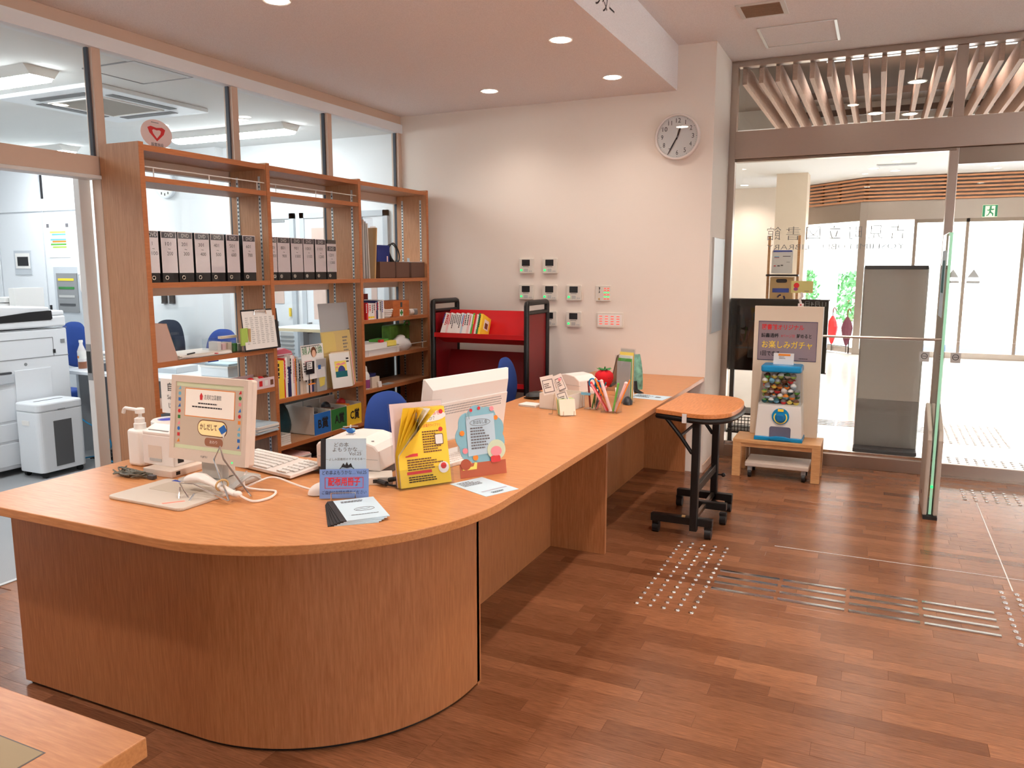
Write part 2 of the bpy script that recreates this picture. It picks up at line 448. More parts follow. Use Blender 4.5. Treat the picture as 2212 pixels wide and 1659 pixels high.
for a, b, z0, z1 in ((-1.10, 0.392, 2.618, 3.10), (0.468, 1.948, 2.618, 3.10), (2.02, 3.0, 2.618, 3.10), (-1.103, 0.393, 0.126, 2.384), (2.04, 3.0, 0.02, 2.40)):
    gp('pane', a, b, z0, z1, 0.0, 0.01, 'pane', bev=0)
gp('push_bar', -0.42, 0.40, 1.02, 1.04, -0.055, -0.035, 'steel', bev=0.008)
gp('push_bar_mount', -0.40, -0.385, 1.02, 1.04, -0.04, 0.0, 'steel')
gp('push_bar_mount', 0.375, 0.39, 1.02, 1.04, -0.04, 0.0, 'steel')
d2 = struct('door_2', MB().box(0.46, 1.97, YG+0.02, YG+0.05, 0.0, 0.09), 'steel', bevel=0.003)
ob('pane', MB().box(0.46, 1.21, YG+0.03, YG+0.04, 0.09, 2.29), 'pane', d2)
ob('pane', MB().box(1.225, 1.97, YG+0.03, YG+0.04, 0.09, 2.29), 'pane', d2)
ob('door_edge', MB().box(1.205, 1.23, YG+0.02, YG+0.05, 0.09, 2.29), 'steel', d2)
ob('threshold', MB().box(0.40, 2.04, YG-0.05, YG+0.08, 0.0, 0.004), 'steel', d2)
# round sticker squares on the glass, dark ring mark
for x in (0.333, 0.538):
    s_ = ob('sticker', MB().box(x-0.033, x+0.033, YG-0.0015, YG-0.0005, 0.86, 0.935), 'grey_light', gw if x < 0.4 else d2)
    ring = MB().tube([(x+0.02*math.cos(2*PI*k/20), YG-0.002, 0.902+0.02*math.sin(2*PI*k/20)) for k in range(20)], 0.002, 4, closed=True).box(x-0.014, x+0.014, YG-0.003, YG-0.002, 0.90, 0.904)
    ob('mark', ring, 'ink', s_)
# mirrored library lettering applied to the outside of the glass
def mirror_txt(s, size, x, z, w, bold=0.0):
    txt(gw, s, size, (x, YG+0.012, z), (-1,0,0), (0,0,1), 'grey', w=w, th=0.001, bold=bold)
for k, ch in enumerate('吉見町立図書館'):
    mirror_txt(ch, 0.115, 0.095-0.1475*k, 1.815, 0.105, -0.0012)
mirror_txt('YOSHIMI PUBLIC LIBRARY', 0.060, -0.345, 1.715, 0.985, -0.0008)

# ---------------------------------------------------------------- office shell
struct('floor', MB().box(-10.2, -3.86, -0.2, YB+0.05, -0.1, 0.0), 'carpet')
struct('wall_back', MB().box(-10.2, -3.90, YB, YB+0.2, 0, 2.75), 'wall_white')
struct('wall_left', MB().box(-10.4, -10.2, -0.2, YB+0.2, 0, 2.75), 'wall_white')
struct('wall_front', MB().box(-10.4, -4.0, -0.4, -0.2, 0, 2.75), 'wall_white')
ceil_off = struct('ceiling', MB().box(-10.4, -3.862, -0.4, YB+0.2, 2.70, 2.95), 'ceiling_white')
struct('trim_1', MB().box(XP-0.05, XP+0.05, 1.15, YB, 2.695, 2.766).box(XP-0.05, XP-0.036, -0.4, 1.15, 2.7, 2.95), 'wall_white')
struct('trim_2', MB().box(-3.866, -3.842, 1.21, 2.99, -0.004, 0.004), 'alu')

# ---------------------------------------------------------------- entrance hall shell
hall_floor = struct('floor', MB().box(-6.0, 8.0, 6.605, 15.75, -0.12, 0.0), 'hall_tile')
struct('wall_left', MB().box(-6.0, -1.14, YG+0.02, YG+0.16, 0, 3.6), 'hall_wall')
struct('wall_left', MB().box(-6.2, -6.0, YG, 17.0, 0, 3.6), 'hall_wall')
struct('wall_back', MB().box(-6.0, -1.35, 16.77, 16.95, 0, 3.6), 'hall_wall')
struct('wall_right', MB().box(8.0, 8.2, YG, 17.0, 0, 3.6), 'hall_wall')
struct('wall_front', MB().box(3.0, 8.0, YG+0.1, YG+0.2, 0, 3.6), 'hall_wall')
struct('trim_3', MB().box(-1.71, -1.21, 14.44, 14.94, 0, 3.15), 'cream')
ceil_hall = struct('ceiling', MB().box(-6.0, 8.0, 9.8, 17.0, 3.15, 3.6), 'ceiling_white')
# raised ceiling over the louvres with an added skylight slot for bright patches by the glass
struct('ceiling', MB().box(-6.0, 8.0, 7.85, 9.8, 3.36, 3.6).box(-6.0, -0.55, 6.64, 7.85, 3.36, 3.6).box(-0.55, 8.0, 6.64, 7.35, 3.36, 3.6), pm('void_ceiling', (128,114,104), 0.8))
sk = struct('added_skylight_3', MB().box(-0.55, 8.0, 7.33, 7.37, 3.36, 3.62).box(-0.55, 8.0, 7.83, 7.87, 3.36, 3.62), 'alu_white')
for k in range(6): ob('skylight_bar', MB().box(0.5+1.2*k, 0.56+1.2*k, 7.35, 7.85, 3.40, 3.46), 'alu_white', sk)
ob('pane', MB().box(-0.55, 8.0, 7.37, 7.83, 3.50, 3.51), 'pane', sk)
# wooden louvres below it
lv = struct('ceiling', MB().box(-1.14, 3.4, 8.25, 8.31, 3.13, 3.19), 'louver_dark')
for yy in (6.74, 9.2): ob('louver_beam', MB().box(-1.14, 3.4, yy, yy+0.06, 3.13, 3.19), 'louver_dark', lv)
l0 = None
for k in range(37):
    x = -1.085 + 0.1245*k
    if l0 is None: l0 = ob('louver', MB().box(0, 0.034, 0, 3.0, 0, 0.15), 'louver', lv, loc=(x, 6.68, 2.99))
    else: part_copy(l0, lv, (x, 6.68, 2.99))

# entrance vestibule at the far side of the hall
vst = struct('window_4', MB().box(-0.40, -0.28, 15.62, 15.80, 0, 2.72), 'steel')
def vp(name, x0, x1, z0, z1, y0=15.66, y1=15.74, m='steel', par=None):
    return ob(name, MB().box(x0, x1, y0, y1, z0, z1), m, par or vst)
vp('header', -0.3, 8.0, 2.40, 2.72)
vp('door_head', 0.52, 3.0, 2.34, 2.40, m='steel_dark')
for x in (0.48, 1.27, 2.10, 2.95, 4.4, 6.0): vp('mullion', x, x+0.05, 0.1, 2.40, m='steel_dark')
vp('base_rail', -0.3, 8.0, 0, 0.10)
vp('pane', -0.28, 8.0, 0.10, 2.40, 15.69, 15.70, 'pane')
ang = struct('window_5', MB().obox((-1.36, 16.75, 2.40), (1.02, -1.02, 0), (0.05, 0.05, 0), (0, 0, 0.32)), 'steel')
ob('base_rail', MB().obox((-1.36, 16.75, 0), (1.02, -1.02, 0), (0.05, 0.05, 0), (0, 0, 0.10)), 'steel', ang)
ob('pane', MB().obox((-1.34, 16.78, 0.1), (1.0, -1.0, 0), (0.007, 0.007, 0), (0, 0, 2.3)), 'pane', ang)
# horizontal wooden slats over the vestibule: each slat a part of the band
band = struct('trim_4', MB().box(-0.35, 8.0, 15.76, 15.80, 2.72, 3.15).obox((-1.42, 16.82, 2.72), (1.07, -1.07, 0), (0.03, 0.03, 0), (0, 0, 0.43)), 'grey_light')
for k in range(7):
    z = 2.73 + 0.062*k
    ob('slat', MB().box(-0.36, 8.0, 15.62, 15.67, z, z+0.030), 'slat_orange', band)
    ob('slat', MB().obox((-1.40, 16.68, z), (1.05, -1.05, 0), (0.035, 0.035, 0), (0, 0, 0.034)), 'slat_orange', band)
for x in (-0.33, 0.9, 2.2, 3.4): ob('slat_post', MB().box(x, x+0.05, 15.67, 15.72, 2.73, 3.14), 'louver_dark', band)
for t in (0.25, 0.55): ob('slat_post', MB().obox((-1.40+1.05*t, 16.73-1.05*t, 2.73), (0.04,-0.04,0), (0.04,0.04,0), (0,0,0.41)), 'louver_dark', band)

for x in (1.13, 1.44):
    s3 = vp('door_mark', x-0.10, x+0.10, 1.30, 1.34, 15.655, 15.659, 'grey')
    ob('mark_triangle', MB().prism([(-0.09,0.0),(0.09,0.0),(0.0,0.14)], (x, 15.657, 1.40), X3, Z3, (0,0.002,0)), 'grey', vst)
# exit sign above the far doors
ex = thing('exit_sign', 'green and white running man exit sign above the far entrance doors', 'sign', (1.60, 15.655, 2.51))
ob('sign_box', MB().box(-0.11, 0.11, -0.03, 0.0, -0.10, 0.10), pm('sign_pale', (226,240,206), 0.5, emit=0.5), ex, bevel=0.004)
for sx in (-1, 1): decal(ex, 'green_field', rect(0.036, 0.19, sx*0.09), (0, -0.03, 0), (1,0,0), (0,0,1), pm('sign_green', (20,120,84), 0.5, emit=0.15), 0.001)
decal(ex, 'green_field', rect(0.15, 0.014, 0, 0.088), (0, -0.03, 0), (1,0,0), (0,0,1), 'sign_green', 0.001)
man = [(-0.01,0.075),(0.02,0.08),(0.022,0.05),(0.012,0.045),(0.03,0.03),(0.058,0.035),(0.058,0.018),(0.03,0.008),(0.01,0.015),(0.02,-0.02),(0.05,-0.04),(0.05,-0.085),(0.034,-0.085),(0.03,-0.052),(0.0,-0.035),(-0.02,-0.075),(-0.052,-0.085),(-0.052,-0.07),(-0.03,-0.062),(-0.012,-0.02),(-0.012,0.01),(-0.03,-0.004),(-0.045,0.02),(-0.032,0.025),(-0.026,0.012),(-0.008,0.04)]
decal(ex, 'running_figure', man, (0, -0.03, 0), (1,0,0), (0,0,1), 'sign_green', 0.0015)

# grey board standing behind the glass
gb = thing('grey_partition_board', 'tall grey freestanding board with a reflection painted as darker lower part behind the glass wall', 'board', (0.113, 7.24, 0))
ob('panel', MB().box(-0.232, 0.232, -0.02, 0.02, 0.46, 1.545), pm('board_grey', (200,194,186), 0.25), gb, bevel=0.004)
ob('lower_tone', MB().box(-0.232, 0.232, -0.02, 0.02, 0.06, 0.46), pm('board_reflection_dark', (150,146,142), 0.3), gb, bevel=0.004)  # darker tone paints the edge of a reflection into the board colour
ob('top_cap', MB().box(-0.236, 0.236, -0.026, 0.026, 1.545, 1.575), 'grey_dark', gb, bevel=0.004)
ob('side_frame', MB().box(-0.240, -0.232, -0.022, 0.022, 0, 1.56).box(0.232, 0.240, -0.022, 0.022, 0, 1.56), 'alu', gb)
ob('foot', MB().box(-0.24, 0.24, -0.16, 0.16, 0, 0.06), 'grey_dark', gb, bevel=0.006)

# big black digital signage screen on a stand, seen from behind
tv = thing('signage_screen', 'large black flat screen on a stand just behind the glass beside the wall', 'screen', (-0.765, 6.90, 0))
ob('housing', MB().box(-0.40, 0.40, -0.03, 0.03, 0.695, 1.295), 'black_gloss', tv, bevel=0.008)
ob('back_bump', MB().box(-0.22, 0.22, -0.055, -0.03, 0.80, 1.12), 'black', tv, bevel=0.02)
for z in (0.69, 1.29): ob('frame_edge', MB().box(-0.404, 0.404, 0.0, 0.034, z, z+0.01), 'grey_dark', tv)
for x in (-0.36, 0.33): ob('leg', MB().box(x, x+0.035, -0.02, 0.02, 0.0, 0.70), 'black_metal', tv)
for z in (0.17, 0.33): ob('wire_shelf', MB().box(-0.36, 0.36, -0.15, 0.15, z, z+0.015), 'black', tv)
mesh_ = MB()
for k in range(26):
    x = -0.34+0.0272*k; mesh_.box(x, x+0.006, -0.152, -0.147, 0.185, 0.315)
for z in (0.19, 0.22, 0.25, 0.28, 0.305): mesh_.box(-0.34, 0.34, -0.152, -0.147, z, z+0.006)
ob('mesh_panel', mesh_, 'black_metal', tv)
txt(tv, '11月4日', 0.05, (0.30, -0.0315, 1.262), (-1,0,0), (0,0,1), 'grey', w=0.16)

# wooden easel-like stand with a recycling box and notice
rs = thing('recycling_stand', 'slim wooden stand with a notice and cardboard collection box behind the black screen', 'stand', (-0.85, 8.0, 0))
for x in (-0.135, 0.135): ob('post', MB().box(x-0.012, x+0.012, -0.012, 0.012, 0, 1.86), 'bench_wood', rs)
ob('notice', MB().obox((-0.105, -0.03, 1.505), (0.19, 0, 0), (0, 0.03, 0.22), (0, -0.004, 0.0)), 'white', rs)
decal(rs, 'notice_top', rect(0.17, 0.014), (-0.01, -0.006, 1.715), (1,0,0), (0,0,1), 'blue_print', 0.006)
for (x, z, w, h, m) in ((-0.06, 1.66, 0.045, 0.04, 'sky'), (-0.06, 1.652, 0.045, 0.018, 'red'), (0.03, 1.665, 0.07, 0.03, 'ink_grey'), (-0.075, 1.575, 0.018, 0.04, 'red'), (-0.04, 1.575, 0.022, 0.045, 'grey_dark'), (-0.01, 1.58, 0.02, 0.035, 'grey_dark'), (0.045, 1.61, 0.03, 0.03, 'grey_light')):
    decal(rs, 'print', rect(w, h), (x, -0.028, z), (1,0,0), (0,0.03,0.22), m, 0.006)
ob('shelf', MB().box(-0.145, 0.145, -0.10, 0.05, 1.478, 1.495), 'black', rs)
bx = ob('collection_box', MB().box(-0.105, 0.105, -0.085, 0.04, 1.20, 1.47), 'kraft', rs, bevel=0.003)
ob('slot', MB().prism(rrect(0.10, 0.036, 0.017), (0, -0.0855, 1.435), (1,0,0), (0,0,1), (0,-0.001,0)), 'ink', bx)
ob('label', MB().box(-0.08, 0.07, -0.0865, -0.0855, 1.325, 1.365), 'blue_print', bx)
rc = MB()
for k in range(3):
    a = R(90+120*k); b = R(90+120*k+75)
    rc.tube([(0.0+0.032*math.cos(a+(b-a)*t/4), -0.0865, 1.27+0.032*math.sin(a+(b-a)*t/4)) for t in range(5)], 0.008, 4)
ob('recycle_mark', rc, 'navy', bx)

# umbrella rail with two wet umbrellas near the far corner window
ur = thing('umbrella_rail', 'low black umbrella rail inside the far corner window', 'stand', (-0.66, 15.95, 0), -45)
ob('rail', MB().tube([(-0.28,0,0), (-0.28,0,0.40), (0.28,0,0.40), (0.28,0,0)], 0.012, 8), 'black_metal', ur)
ob('rail', MB().tube([(-0.28,0,0.12), (0.28,0,0.12)], 0.008, 8), 'black_metal', ur)
def umbrella(x, y, m, label):
    u = thing('umbrella', label, 'umbrella', (x, y, 0.02), group='umbrellas at the far window')
    ob('canopy', MB().lathe([(0.004,0.12),(0.03,0.16),(0.075,0.30),(0.10,0.46),(0.075,0.56),(0.02,0.66)], n=10), m, u)
    ob('shaft', MB().tube([(0,0,0.0),(0,0,0.74)], 0.007, 6), 'black', u)
    ob('handle', MB().tube([(0,0,0.72),(0,0,0.78),(0.02,0,0.81),(0.045,0,0.79),(0.05,0,0.76)], 0.012, 6), 'brown', u)
umbrella(-0.76, 15.88, 'red', 'folded red umbrella leaning on the rail at the far window')
umbrella(-0.50, 15.60, pm('plum', (96,40,60), 0.7), 'folded dark plum umbrella beside the red one at the far window')

# tactile paving in the hall
studs(0.60, 9, 7.93, 16, hall_floor, 0.064, 0.064)
studs(0.60, 9, 7.12, 4, hall_floor, 0.064, 0.064)
bars([-0.62+0.3095*k for k in range(4)], [8.38, 8.46, 8.54, 8.62], 0.292, hall_floor)

# ---------------------------------------------------------------- outside
gr = struct('floor', MB().box(-40, 40, 15.75, 80, -0.15, -0.03), 'ground')
ob('door_mat', MB().box(0.3, 3.2, 16.5, 18.6, -0.03, -0.018), pm('mat_blue', (52,86,140), 0.95, noise=0.1, nscale=200), gr)
struct('trim_5', MB().tube([(-0.92, 18.0, -0.03), (-0.92, 18.0, 3.4)], 0.11, 20), 'alu_white', smooth=True)
fb = thing('facade_building', 'pale building with wide brown wall panels across the forecourt', 'building', (0, 34, -0.03))
ob('wall', MB().box(-14, 22, 0, 6, 0, 7), 'white', fb)
for k in range(9):
    x = -12+3.6*k
    ob('cladding_panel', MB().box(x, x+2.4, -0.05, 0, 3.4, 5.6), pm('cladding', (176,120,104), 0.8), fb)
    w_ = ob('window', MB().box(x, x+2.4, -0.04, 0, 0.9, 2.6), 'grey_light', fb)
    ob('pane', MB().box(x+0.1, x+2.3, -0.05, -0.04, 1.0, 2.5), 'grey', w_)
rngL = random.Random(3)
def shrub(x, y, w, h, label):
    t = thing('shrub', label, 'shrub', (x, y, -0.03), group='shrubs outside the entrance')
    m = MB()
    for k in range(420):
        a = rngL.uniform(0, 2*PI); q = rngL.random()**0.5; z = rngL.uniform(0.15, 1)*h
        rr = w*0.5*q*math.sqrt(max(0.05, 1-((z/h-0.5)*1.7)**2))
        c = Vector((rr*math.cos(a), rr*math.sin(a), z)); s = rngL.uniform(0.05, 0.10)
        u = Vector((rngL.gauss(0,1), rngL.gauss(0,1), rngL.gauss(0,1))).normalized()*s; v = u.orthogonal().normalized()*s*0.6
        m.add([c-u, c+v, c+u, c-v], [(0,1,2,3)])
    f = ob('foliage', m, 'leaf', t); f['kind'] = 'stuff'
    ob('stem', MB().tube([(0,0,0),(0.02,0,h*0.6)], 0.03, 6), 'brown', t)
shrub(-1.72, 22.0, 0.7, 1.5, 'round green shrub outside, left of the white column')
shrub(-0.72, 22.3, 0.9, 1.5, 'round green shrub outside, right of the white column')
shrub(4.3, 23.0, 1.3, 1.6, 'large green shrub outside the right entrance door')
# ---------------------------------------------------------------- lamps
def downlight(x, y, z, label, power, color=WARM, r=0.055, lens='lens_warm', size=140, blend=1.0, group='recessed downlights'):
    t = thing('downlight', label, 'light', (x, y, z), group=group)
    ob('trim_ring', MB().lathe([(r, -0.001), (r+0.014, -0.004), (r+0.016, 0.0), (r, 0.0)], n=24).lathe([(r+0.002, -0.003), (r+0.012, -0.006), (r+0.015, 0.0)], n=24), 'white', t, smooth=True)
    ob('lens', MB().lathe([(0.001, -0.0075), (r*0.8, -0.0075), (r*0.98, -0.0055)], n=24), lens, t)
    if power:
        l = bpy.data.lights.new('lamp', 'SPOT'); l.energy = power; l.color = color; l.spot_size = R(size); l.spot_blend = blend; l.shadow_soft_size = 0.05
        o = bpy.data.objects.new('lamp', l); COL.objects.link(o); o.parent = t; o.location = (0, 0, -0.03)
    return t
PL = 52
downlight(-2.731, 3.183, ZL, 'recessed ceiling downlight at the top edge over the near counter', PL*0.5)
downlight(-2.674, 5.374, ZL, 'glaring recessed downlight close to the back wall above the red cart', PL*0.42)
downlight(-1.726, 4.378, ZL, 'recessed downlight in the low ceiling nearest the sign fascia', PL*0.5)
downlight(-1.73, 5.349, ZL, 'recessed downlight in the low ceiling nearest the wall clock', PL*0.42)
for k, (x, y) in enumerate(((-1.73, 3.38), (-1.73, 2.40), (-2.73, 0.95))):
    downlight(x, y, ZL, ('recessed downlight over the bend of the counter','recessed downlight over the booklet stand','recessed downlight over the near left end of the counter')[k], PL*(0.5, 0.5, 1.9)[k])
for x in (-0.35, 1.6, 3.8):
    for j_, y in enumerate((-4.2, -1.8, 0.7, 2.6, 4.5)):
        if x < 0 and y == 0.7: continue
        downlight(x, y, ZH, 'high ceiling downlight, %s row from the counter, %s from the far end' % (ORD[(-0.35, 1.6, 3.8).index(x)], ORD[4-j_]), PL*((1.9, 0.45, 0.0, 2.3, 1.9) if x < 0 else (1.2, 0.3, 0.3, 1.6, 1.6))[j_])
for x in (-2.8,):
    for y in (-4.0, -1.5): downlight(x, y, ZL, 'low ceiling downlight behind the viewer, %s one' % ('farther' if y < -3 else 'nearer'), PL*0.9)
# hall lamps
HL = 'downlights in the entrance hall'
for (x, y, z, lab) in ((0.166, 7.10, 2.985, 'bright downlight between the wooden louvres nearest the door mullion'), (0.155, 8.52, 2.985, 'bright downlight further back between the wooden louvres'), (-0.137, 8.35, 2.985, 'small downlight left of the bright pair in the louvres')):
    downlight(x, y, z, lab, 40, HALLW, 0.055, 'lens_hall', group=HL)
for (x, y, lab) in ((0.122, 13.485, 'far hall downlight just above the ceiling vent'), (0.113, 14.765, 'far hall downlight just below the ceiling vent'), (-0.202, 14.284, 'small far hall downlight left of the ceiling vent'), (-2.5, 16.1, 'far hall downlight by the pale wall left of the pillar'), (1.476, 14.548, 'far hall downlight right of the door mullion')):
    downlight(x, y, 3.15, lab, 90, HALLW, 0.07, 'lens_hall', group=HL)
for x in (-3.5, 2.5, 5.0):
    for y in (10.5, 13.0): downlight(x, y, 3.15, 'hall ceiling downlight, %s column, %s pair' % ({-3.5:'left',2.5:'middle',5.0:'right'}[x], 'nearer' if y < 11 else 'farther'), 150, HALLW, 0.07, 'lens_hall', group=HL)
hv = thing('ceiling_vent', 'flat grey ceiling vent in the far hall ceiling', 'vent', (0.12, 13.92, 3.15))
ob('frame', MB().box(-0.28, 0.28, -0.10, 0.10, -0.008, 0), 'grey_light', hv)
ob('grille', MB().box(-0.26, 0.26, -0.08, 0.08, -0.010, -0.008), 'grey', hv)

# fluorescent ceiling fixtures of the office (tubes are the light source)
def tubelight(x0, x1, y, label):
    t = thing('office_light', label, 'light', ((x0+x1)/2, y, 2.70), group='office strip lights'); L = (x1-x0)/2
    ob('housing', MB().prism([(-0.11,0),(-0.075,-0.05),(0.075,-0.05),(0.11,0)], (-L,0,0), (0,1,0), (0,0,1), (2*L,0,0)), 'white', t)
    prof = [(-0.072,-0.048),(-0.062,-0.068),(-0.03,-0.08),(0.03,-0.08),(0.062,-0.068),(0.072,-0.048)]
    ob('diffuser', MB().prism(prof, (-L+0.01,0,0), (0,1,0), (0,0,1), (2*L-0.02,0,0)), 'tube', t)
for x0, y, lab in ((-5.72, 3.18, 'office strip light nearest the glass at upper left'), (-8.28, 5.22, 'office strip light above the white cabinets at far left'), (-5.62, 5.20, 'office strip light seen above the bookcase'),
                   (-8.6, 3.18, 'office strip light above the copier, out of view'), (-5.7, 1.2, 'office strip light above the doorway, out of view'), (-8.6, 1.2, 'office strip light in the far corner, out of view')):
    tubelight(x0, x0+1.25, y, lab)
od = downlight(-4.60, 4.89, 2.70, 'small round downlight beside the office strip light', 0, r=0.045, lens='lens_hall', group='office downlights')
od = downlight(-5.44, 4.02, 2.70, 'small dim downlight below the office air conditioner', 0, r=0.04, lens='cream', group='office downlights')

# air vents and hatch in the high ceiling
v1 = thing('ceiling_air_grille', 'square brown ceiling air grille with pale frame near the top edge', 'vent', (-0.77, 5.37, ZH))
ob('frame', MB().box(-0.145, 0.145, -0.145, 0.145, -0.006, 0), 'alu_white', v1, bevel=0.002)
ob('grille', MB().box(-0.115, 0.115, -0.115, 0.115, -0.008, -0.006), pm('grille_brown', (150,118,92), 0.8), v1)
gl = MB()
for k in range(12): gl.box(-0.115, 0.115, -0.112+0.0195*k, -0.106+0.0195*k, -0.010, -0.008)
ob('fins', gl, 'grille_brown', v1)
v2 = thing('ceiling_hatch', 'rectangular ceiling access hatch with metal edges next to the air grille', 'hatch', (-0.61, 6.02, ZH))
ob('lid', MB().box(-0.235, 0.235, -0.24, 0.24, -0.003, 0), 'ceiling', v2)
for x in (-0.25, 0.235): ob('edge_strip', MB().box(x, x+0.018, -0.255, 0.255, -0.007, 0), 'alu', v2)
for y in (-0.256, 0.25): ob('edge_strip', MB().box(-0.25, 0.253, y, y+0.006, -0.005, 0), 'alu', v2)
# lettering on the fascia over the counter
sg = thing('fascia_sign', 'black counter sign lettering on the white ceiling fascia at the top edge', 'sign', (-1.4295, 4.0, 2.94))
for k, ch in enumerate('カウンター'):
    txt(sg, ch, 0.112, (0, 0.385-0.118*(4-k), 0.006), (0,1,0), (0,0,1), 'ink', w=None, th=0.001, res=6)
# ---------------------------------------------------------------- service counter
TOP = 0.74
ct = thing('service_counter', 'long light wooden service counter with a rounded near corner', 'counter', (0,0,0))
def arc(cx, cy, r, a0, a1, n=24): return [(cx+r*math.cos(R(a0+(a1-a0)*k/n)), cy+r*math.sin(R(a0+(a1-a0)*k/n))) for k in range(n+1)]
outline = [(-2.88, 1.63)] + arc(-1.96, 2.43, 0.80, -90, 0, 32) + [(-1.16, YB-0.004), (-2.03, YB-0.004), (-2.03, 2.85)] + arc(-2.23, 2.85, 0.20, 0, -90, 8)[1:] + [(-2.88, 2.65)]
ob('worktop', MB().prism(outline, (0,0,TOP-0.032), X3, Y3, (0,0,0.032)), 'oak', ct, bevel=0.003)
# curved front panel
fo = [(-2.84, 1.755)] + arc(-1.95, 2.425, 0.67, -90, 0, 32) + [(-1.28, 2.47)]
fi = [(-2.84, 1.775)] + arc(-1.95, 2.425, 0.65, -90, 0, 32) + [(-1.30, 2.47)]
def wallstrip(po, pi, z0, z1):
    m = MB(); n = len(po)
    vs = [(x,y,z0) for x,y in po]+[(x,y,z1) for x,y in po]+[(x,y,z0) for x,y in pi]+[(x,y,z1) for x,y in pi]
    fs = []
    for i in range(n-1):
        fs += [(i, i+1, n+i+1, n+i), (2*n+i+1, 2*n+i, 3*n+i, 3*n+i+1), (n+i, n+i+1, 3*n+i+1, 3*n+i), (i+1, i, 2*n+i, 2*n+i+1)]
    fs += [(0, n, 3*n, 2*n), (n-1, 2*n+n-1, 3*n+n-1, n+n-1)]
    return m.add(vs, fs)
ob('front_panel', wallstrip(fo, fi, 0.012, TOP-0.033), 'oak_v_shaded', ct, smooth=True)
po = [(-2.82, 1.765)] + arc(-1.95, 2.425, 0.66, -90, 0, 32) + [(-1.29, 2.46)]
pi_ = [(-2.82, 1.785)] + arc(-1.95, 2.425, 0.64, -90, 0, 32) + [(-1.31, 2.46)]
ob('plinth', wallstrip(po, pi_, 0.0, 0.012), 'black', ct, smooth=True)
ob('left_panel', MB().box(-2.84, -2.82, 1.777, 2.62, 0.0, TOP-0.033), 'oak_v_shaded', ct)
ob('modesty_panel', MB().box(-1.62, -1.60, 2.47, 5.92, 0.0, TOP-0.033), 'oak_v_shaded', ct)
ob('divider_panel', MB().box(-1.60, -1.28, 2.452, 2.48, 0.0, TOP-0.033), 'oak_v_shaded', ct)
ob('divider_panel', MB().box(-1.60, -1.28, 3.965, 3.990, 0.0, TOP-0.033), 'oak_v_shaded', ct)
ob('divider_panel', MB().box(-1.60, -1.28, 5.91, 5.935, 0.0, TOP-0.033), 'oak_v_shaded', ct)
for y in (3.2, 4.6): ob('inner_panel', MB().box(-2.0, -1.62, y, y+0.02, 0.0, TOP-0.033), 'oak_v_shaded', ct)
ob('cable_grommet', MB().lathe([(0.001,0.002),(0.045,0.002),(0.05,0.0005)], (-2.78, 2.30, TOP), 24), 'oak_x', ct)

# table in the near left corner with an inset mat
t2 = thing('reading_table', 'wooden table with an inset beige mat at the bottom left', 'table', (-1.17, 0.93, 0))
ob('tabletop', MB().box(-1.5, 0.0, -0.9, 0.0, 0.66, 0.70), 'oak', t2, bevel=0.003)
ob('apron', MB().box(-1.48, -0.02, -0.88, -0.02, 0.56, 0.66), 'oak', t2)
ob('desk_mat', MB().box(-1.38, -0.125, -0.78, -0.113, 0.700, 0.7012), pm('mat_beige', (176,160,130), 0.8), t2)
ob('mat_groove', MB().box(-1.383, -0.122, -0.783, -0.110, 0.6995, 0.7005), 'ink_grey', t2)
for x in (-1.46, -0.09):
    for y in (-0.86, -0.09): ob('leg', MB().box(x, x+0.06, y, y+0.06, 0, 0.56), 'oak_v_shaded', t2)
# ---------------------------------------------------------------- bookcase against the glass
SX, SB = -3.51, -3.80
SP = [2.99, 3.925, 4.885, 5.845]
bc = thing('bookcase', 'open wooden three bay bookcase standing against the glass partition', 'bookcase', (0,0,0))
for y in SP:
    p_ = ob('upright', MB().box(SB, SX, y, y+0.03, 0.0, 2.20), 'shelf_side', bc)
    ob('edge_band', MB().box(SX, SX+0.004, y, y+0.03, 0.0, 2.20), 'shelf_edge', p_)
    side = [s for s in (-1, 1) if not (y == SP[0] and s == -1) and not (y == SP[-1] and s == 1)]
    for s in side:
        yy = y-0.0015 if s < 0 else y+0.0315
        for x in (SX-0.055, SB+0.055):
            m = MB().box(x-0.008, x+0.008, yy-0.0015, yy+0.0015, 0.08, 2.12)
            ob('shelf_standard', m, 'alu', p_)
            if s < 0:
                h_ = MB()
                for k in range(80): h_.box(x-0.005, x+0.005, yy-0.0022, yy-0.0012, 0.10+0.025*k, 0.112+0.025*k)
                ob('slots', h_, 'grey_dark', p_)
def shelf(bay, z, th=0.028, x0=SB):
    a, b = SP[bay]+0.031, SP[bay+1]-0.001
    s_ = ob('shelf', MB().box(x0, SX-0.002, a, b, z-th, z), 'shelf_side', bc)
    ob('edge_band', MB().box(SX-0.002, SX+0.001, a, b, z-th, z), 'shelf_edge', s_)
    return s_
for b_ in range(3): shelf(b_, 2.188, 0.03)
for b_ in range(3): shelf(b_, 1.475)
for b_ in (0, 1): shelf(b_, 2.028)
for z in (1.045, 0.795, 0.505, 0.22): shelf(0, z)
for z in (0.703, 0.390, 0.14): shelf(1, z)
for z in (1.163, 0.880, 0.628, 0.30): shelf(2, z)
def guard(bay, z, x=SX-0.012, h=0.05, y0=None, y1=None):
    a, b = SP[bay]+0.035, SP[bay+1]-0.005
    if y0: a = y0
    m = MB().tube([(x, a, z+h), (x, b, z+h)], 0.0035, 6)
    for t in (0.07, 0.5, 0.93): m.tube([(x, a+(b-a)*t, z), (x, a+(b-a)*t, z+h)], 0.003, 6)
    ob('guard_rail', m, 'white', bc)
guard(0, 2.028); guard(1, 2.028); guard(2, 0.880)
for z in (0.30,): pass
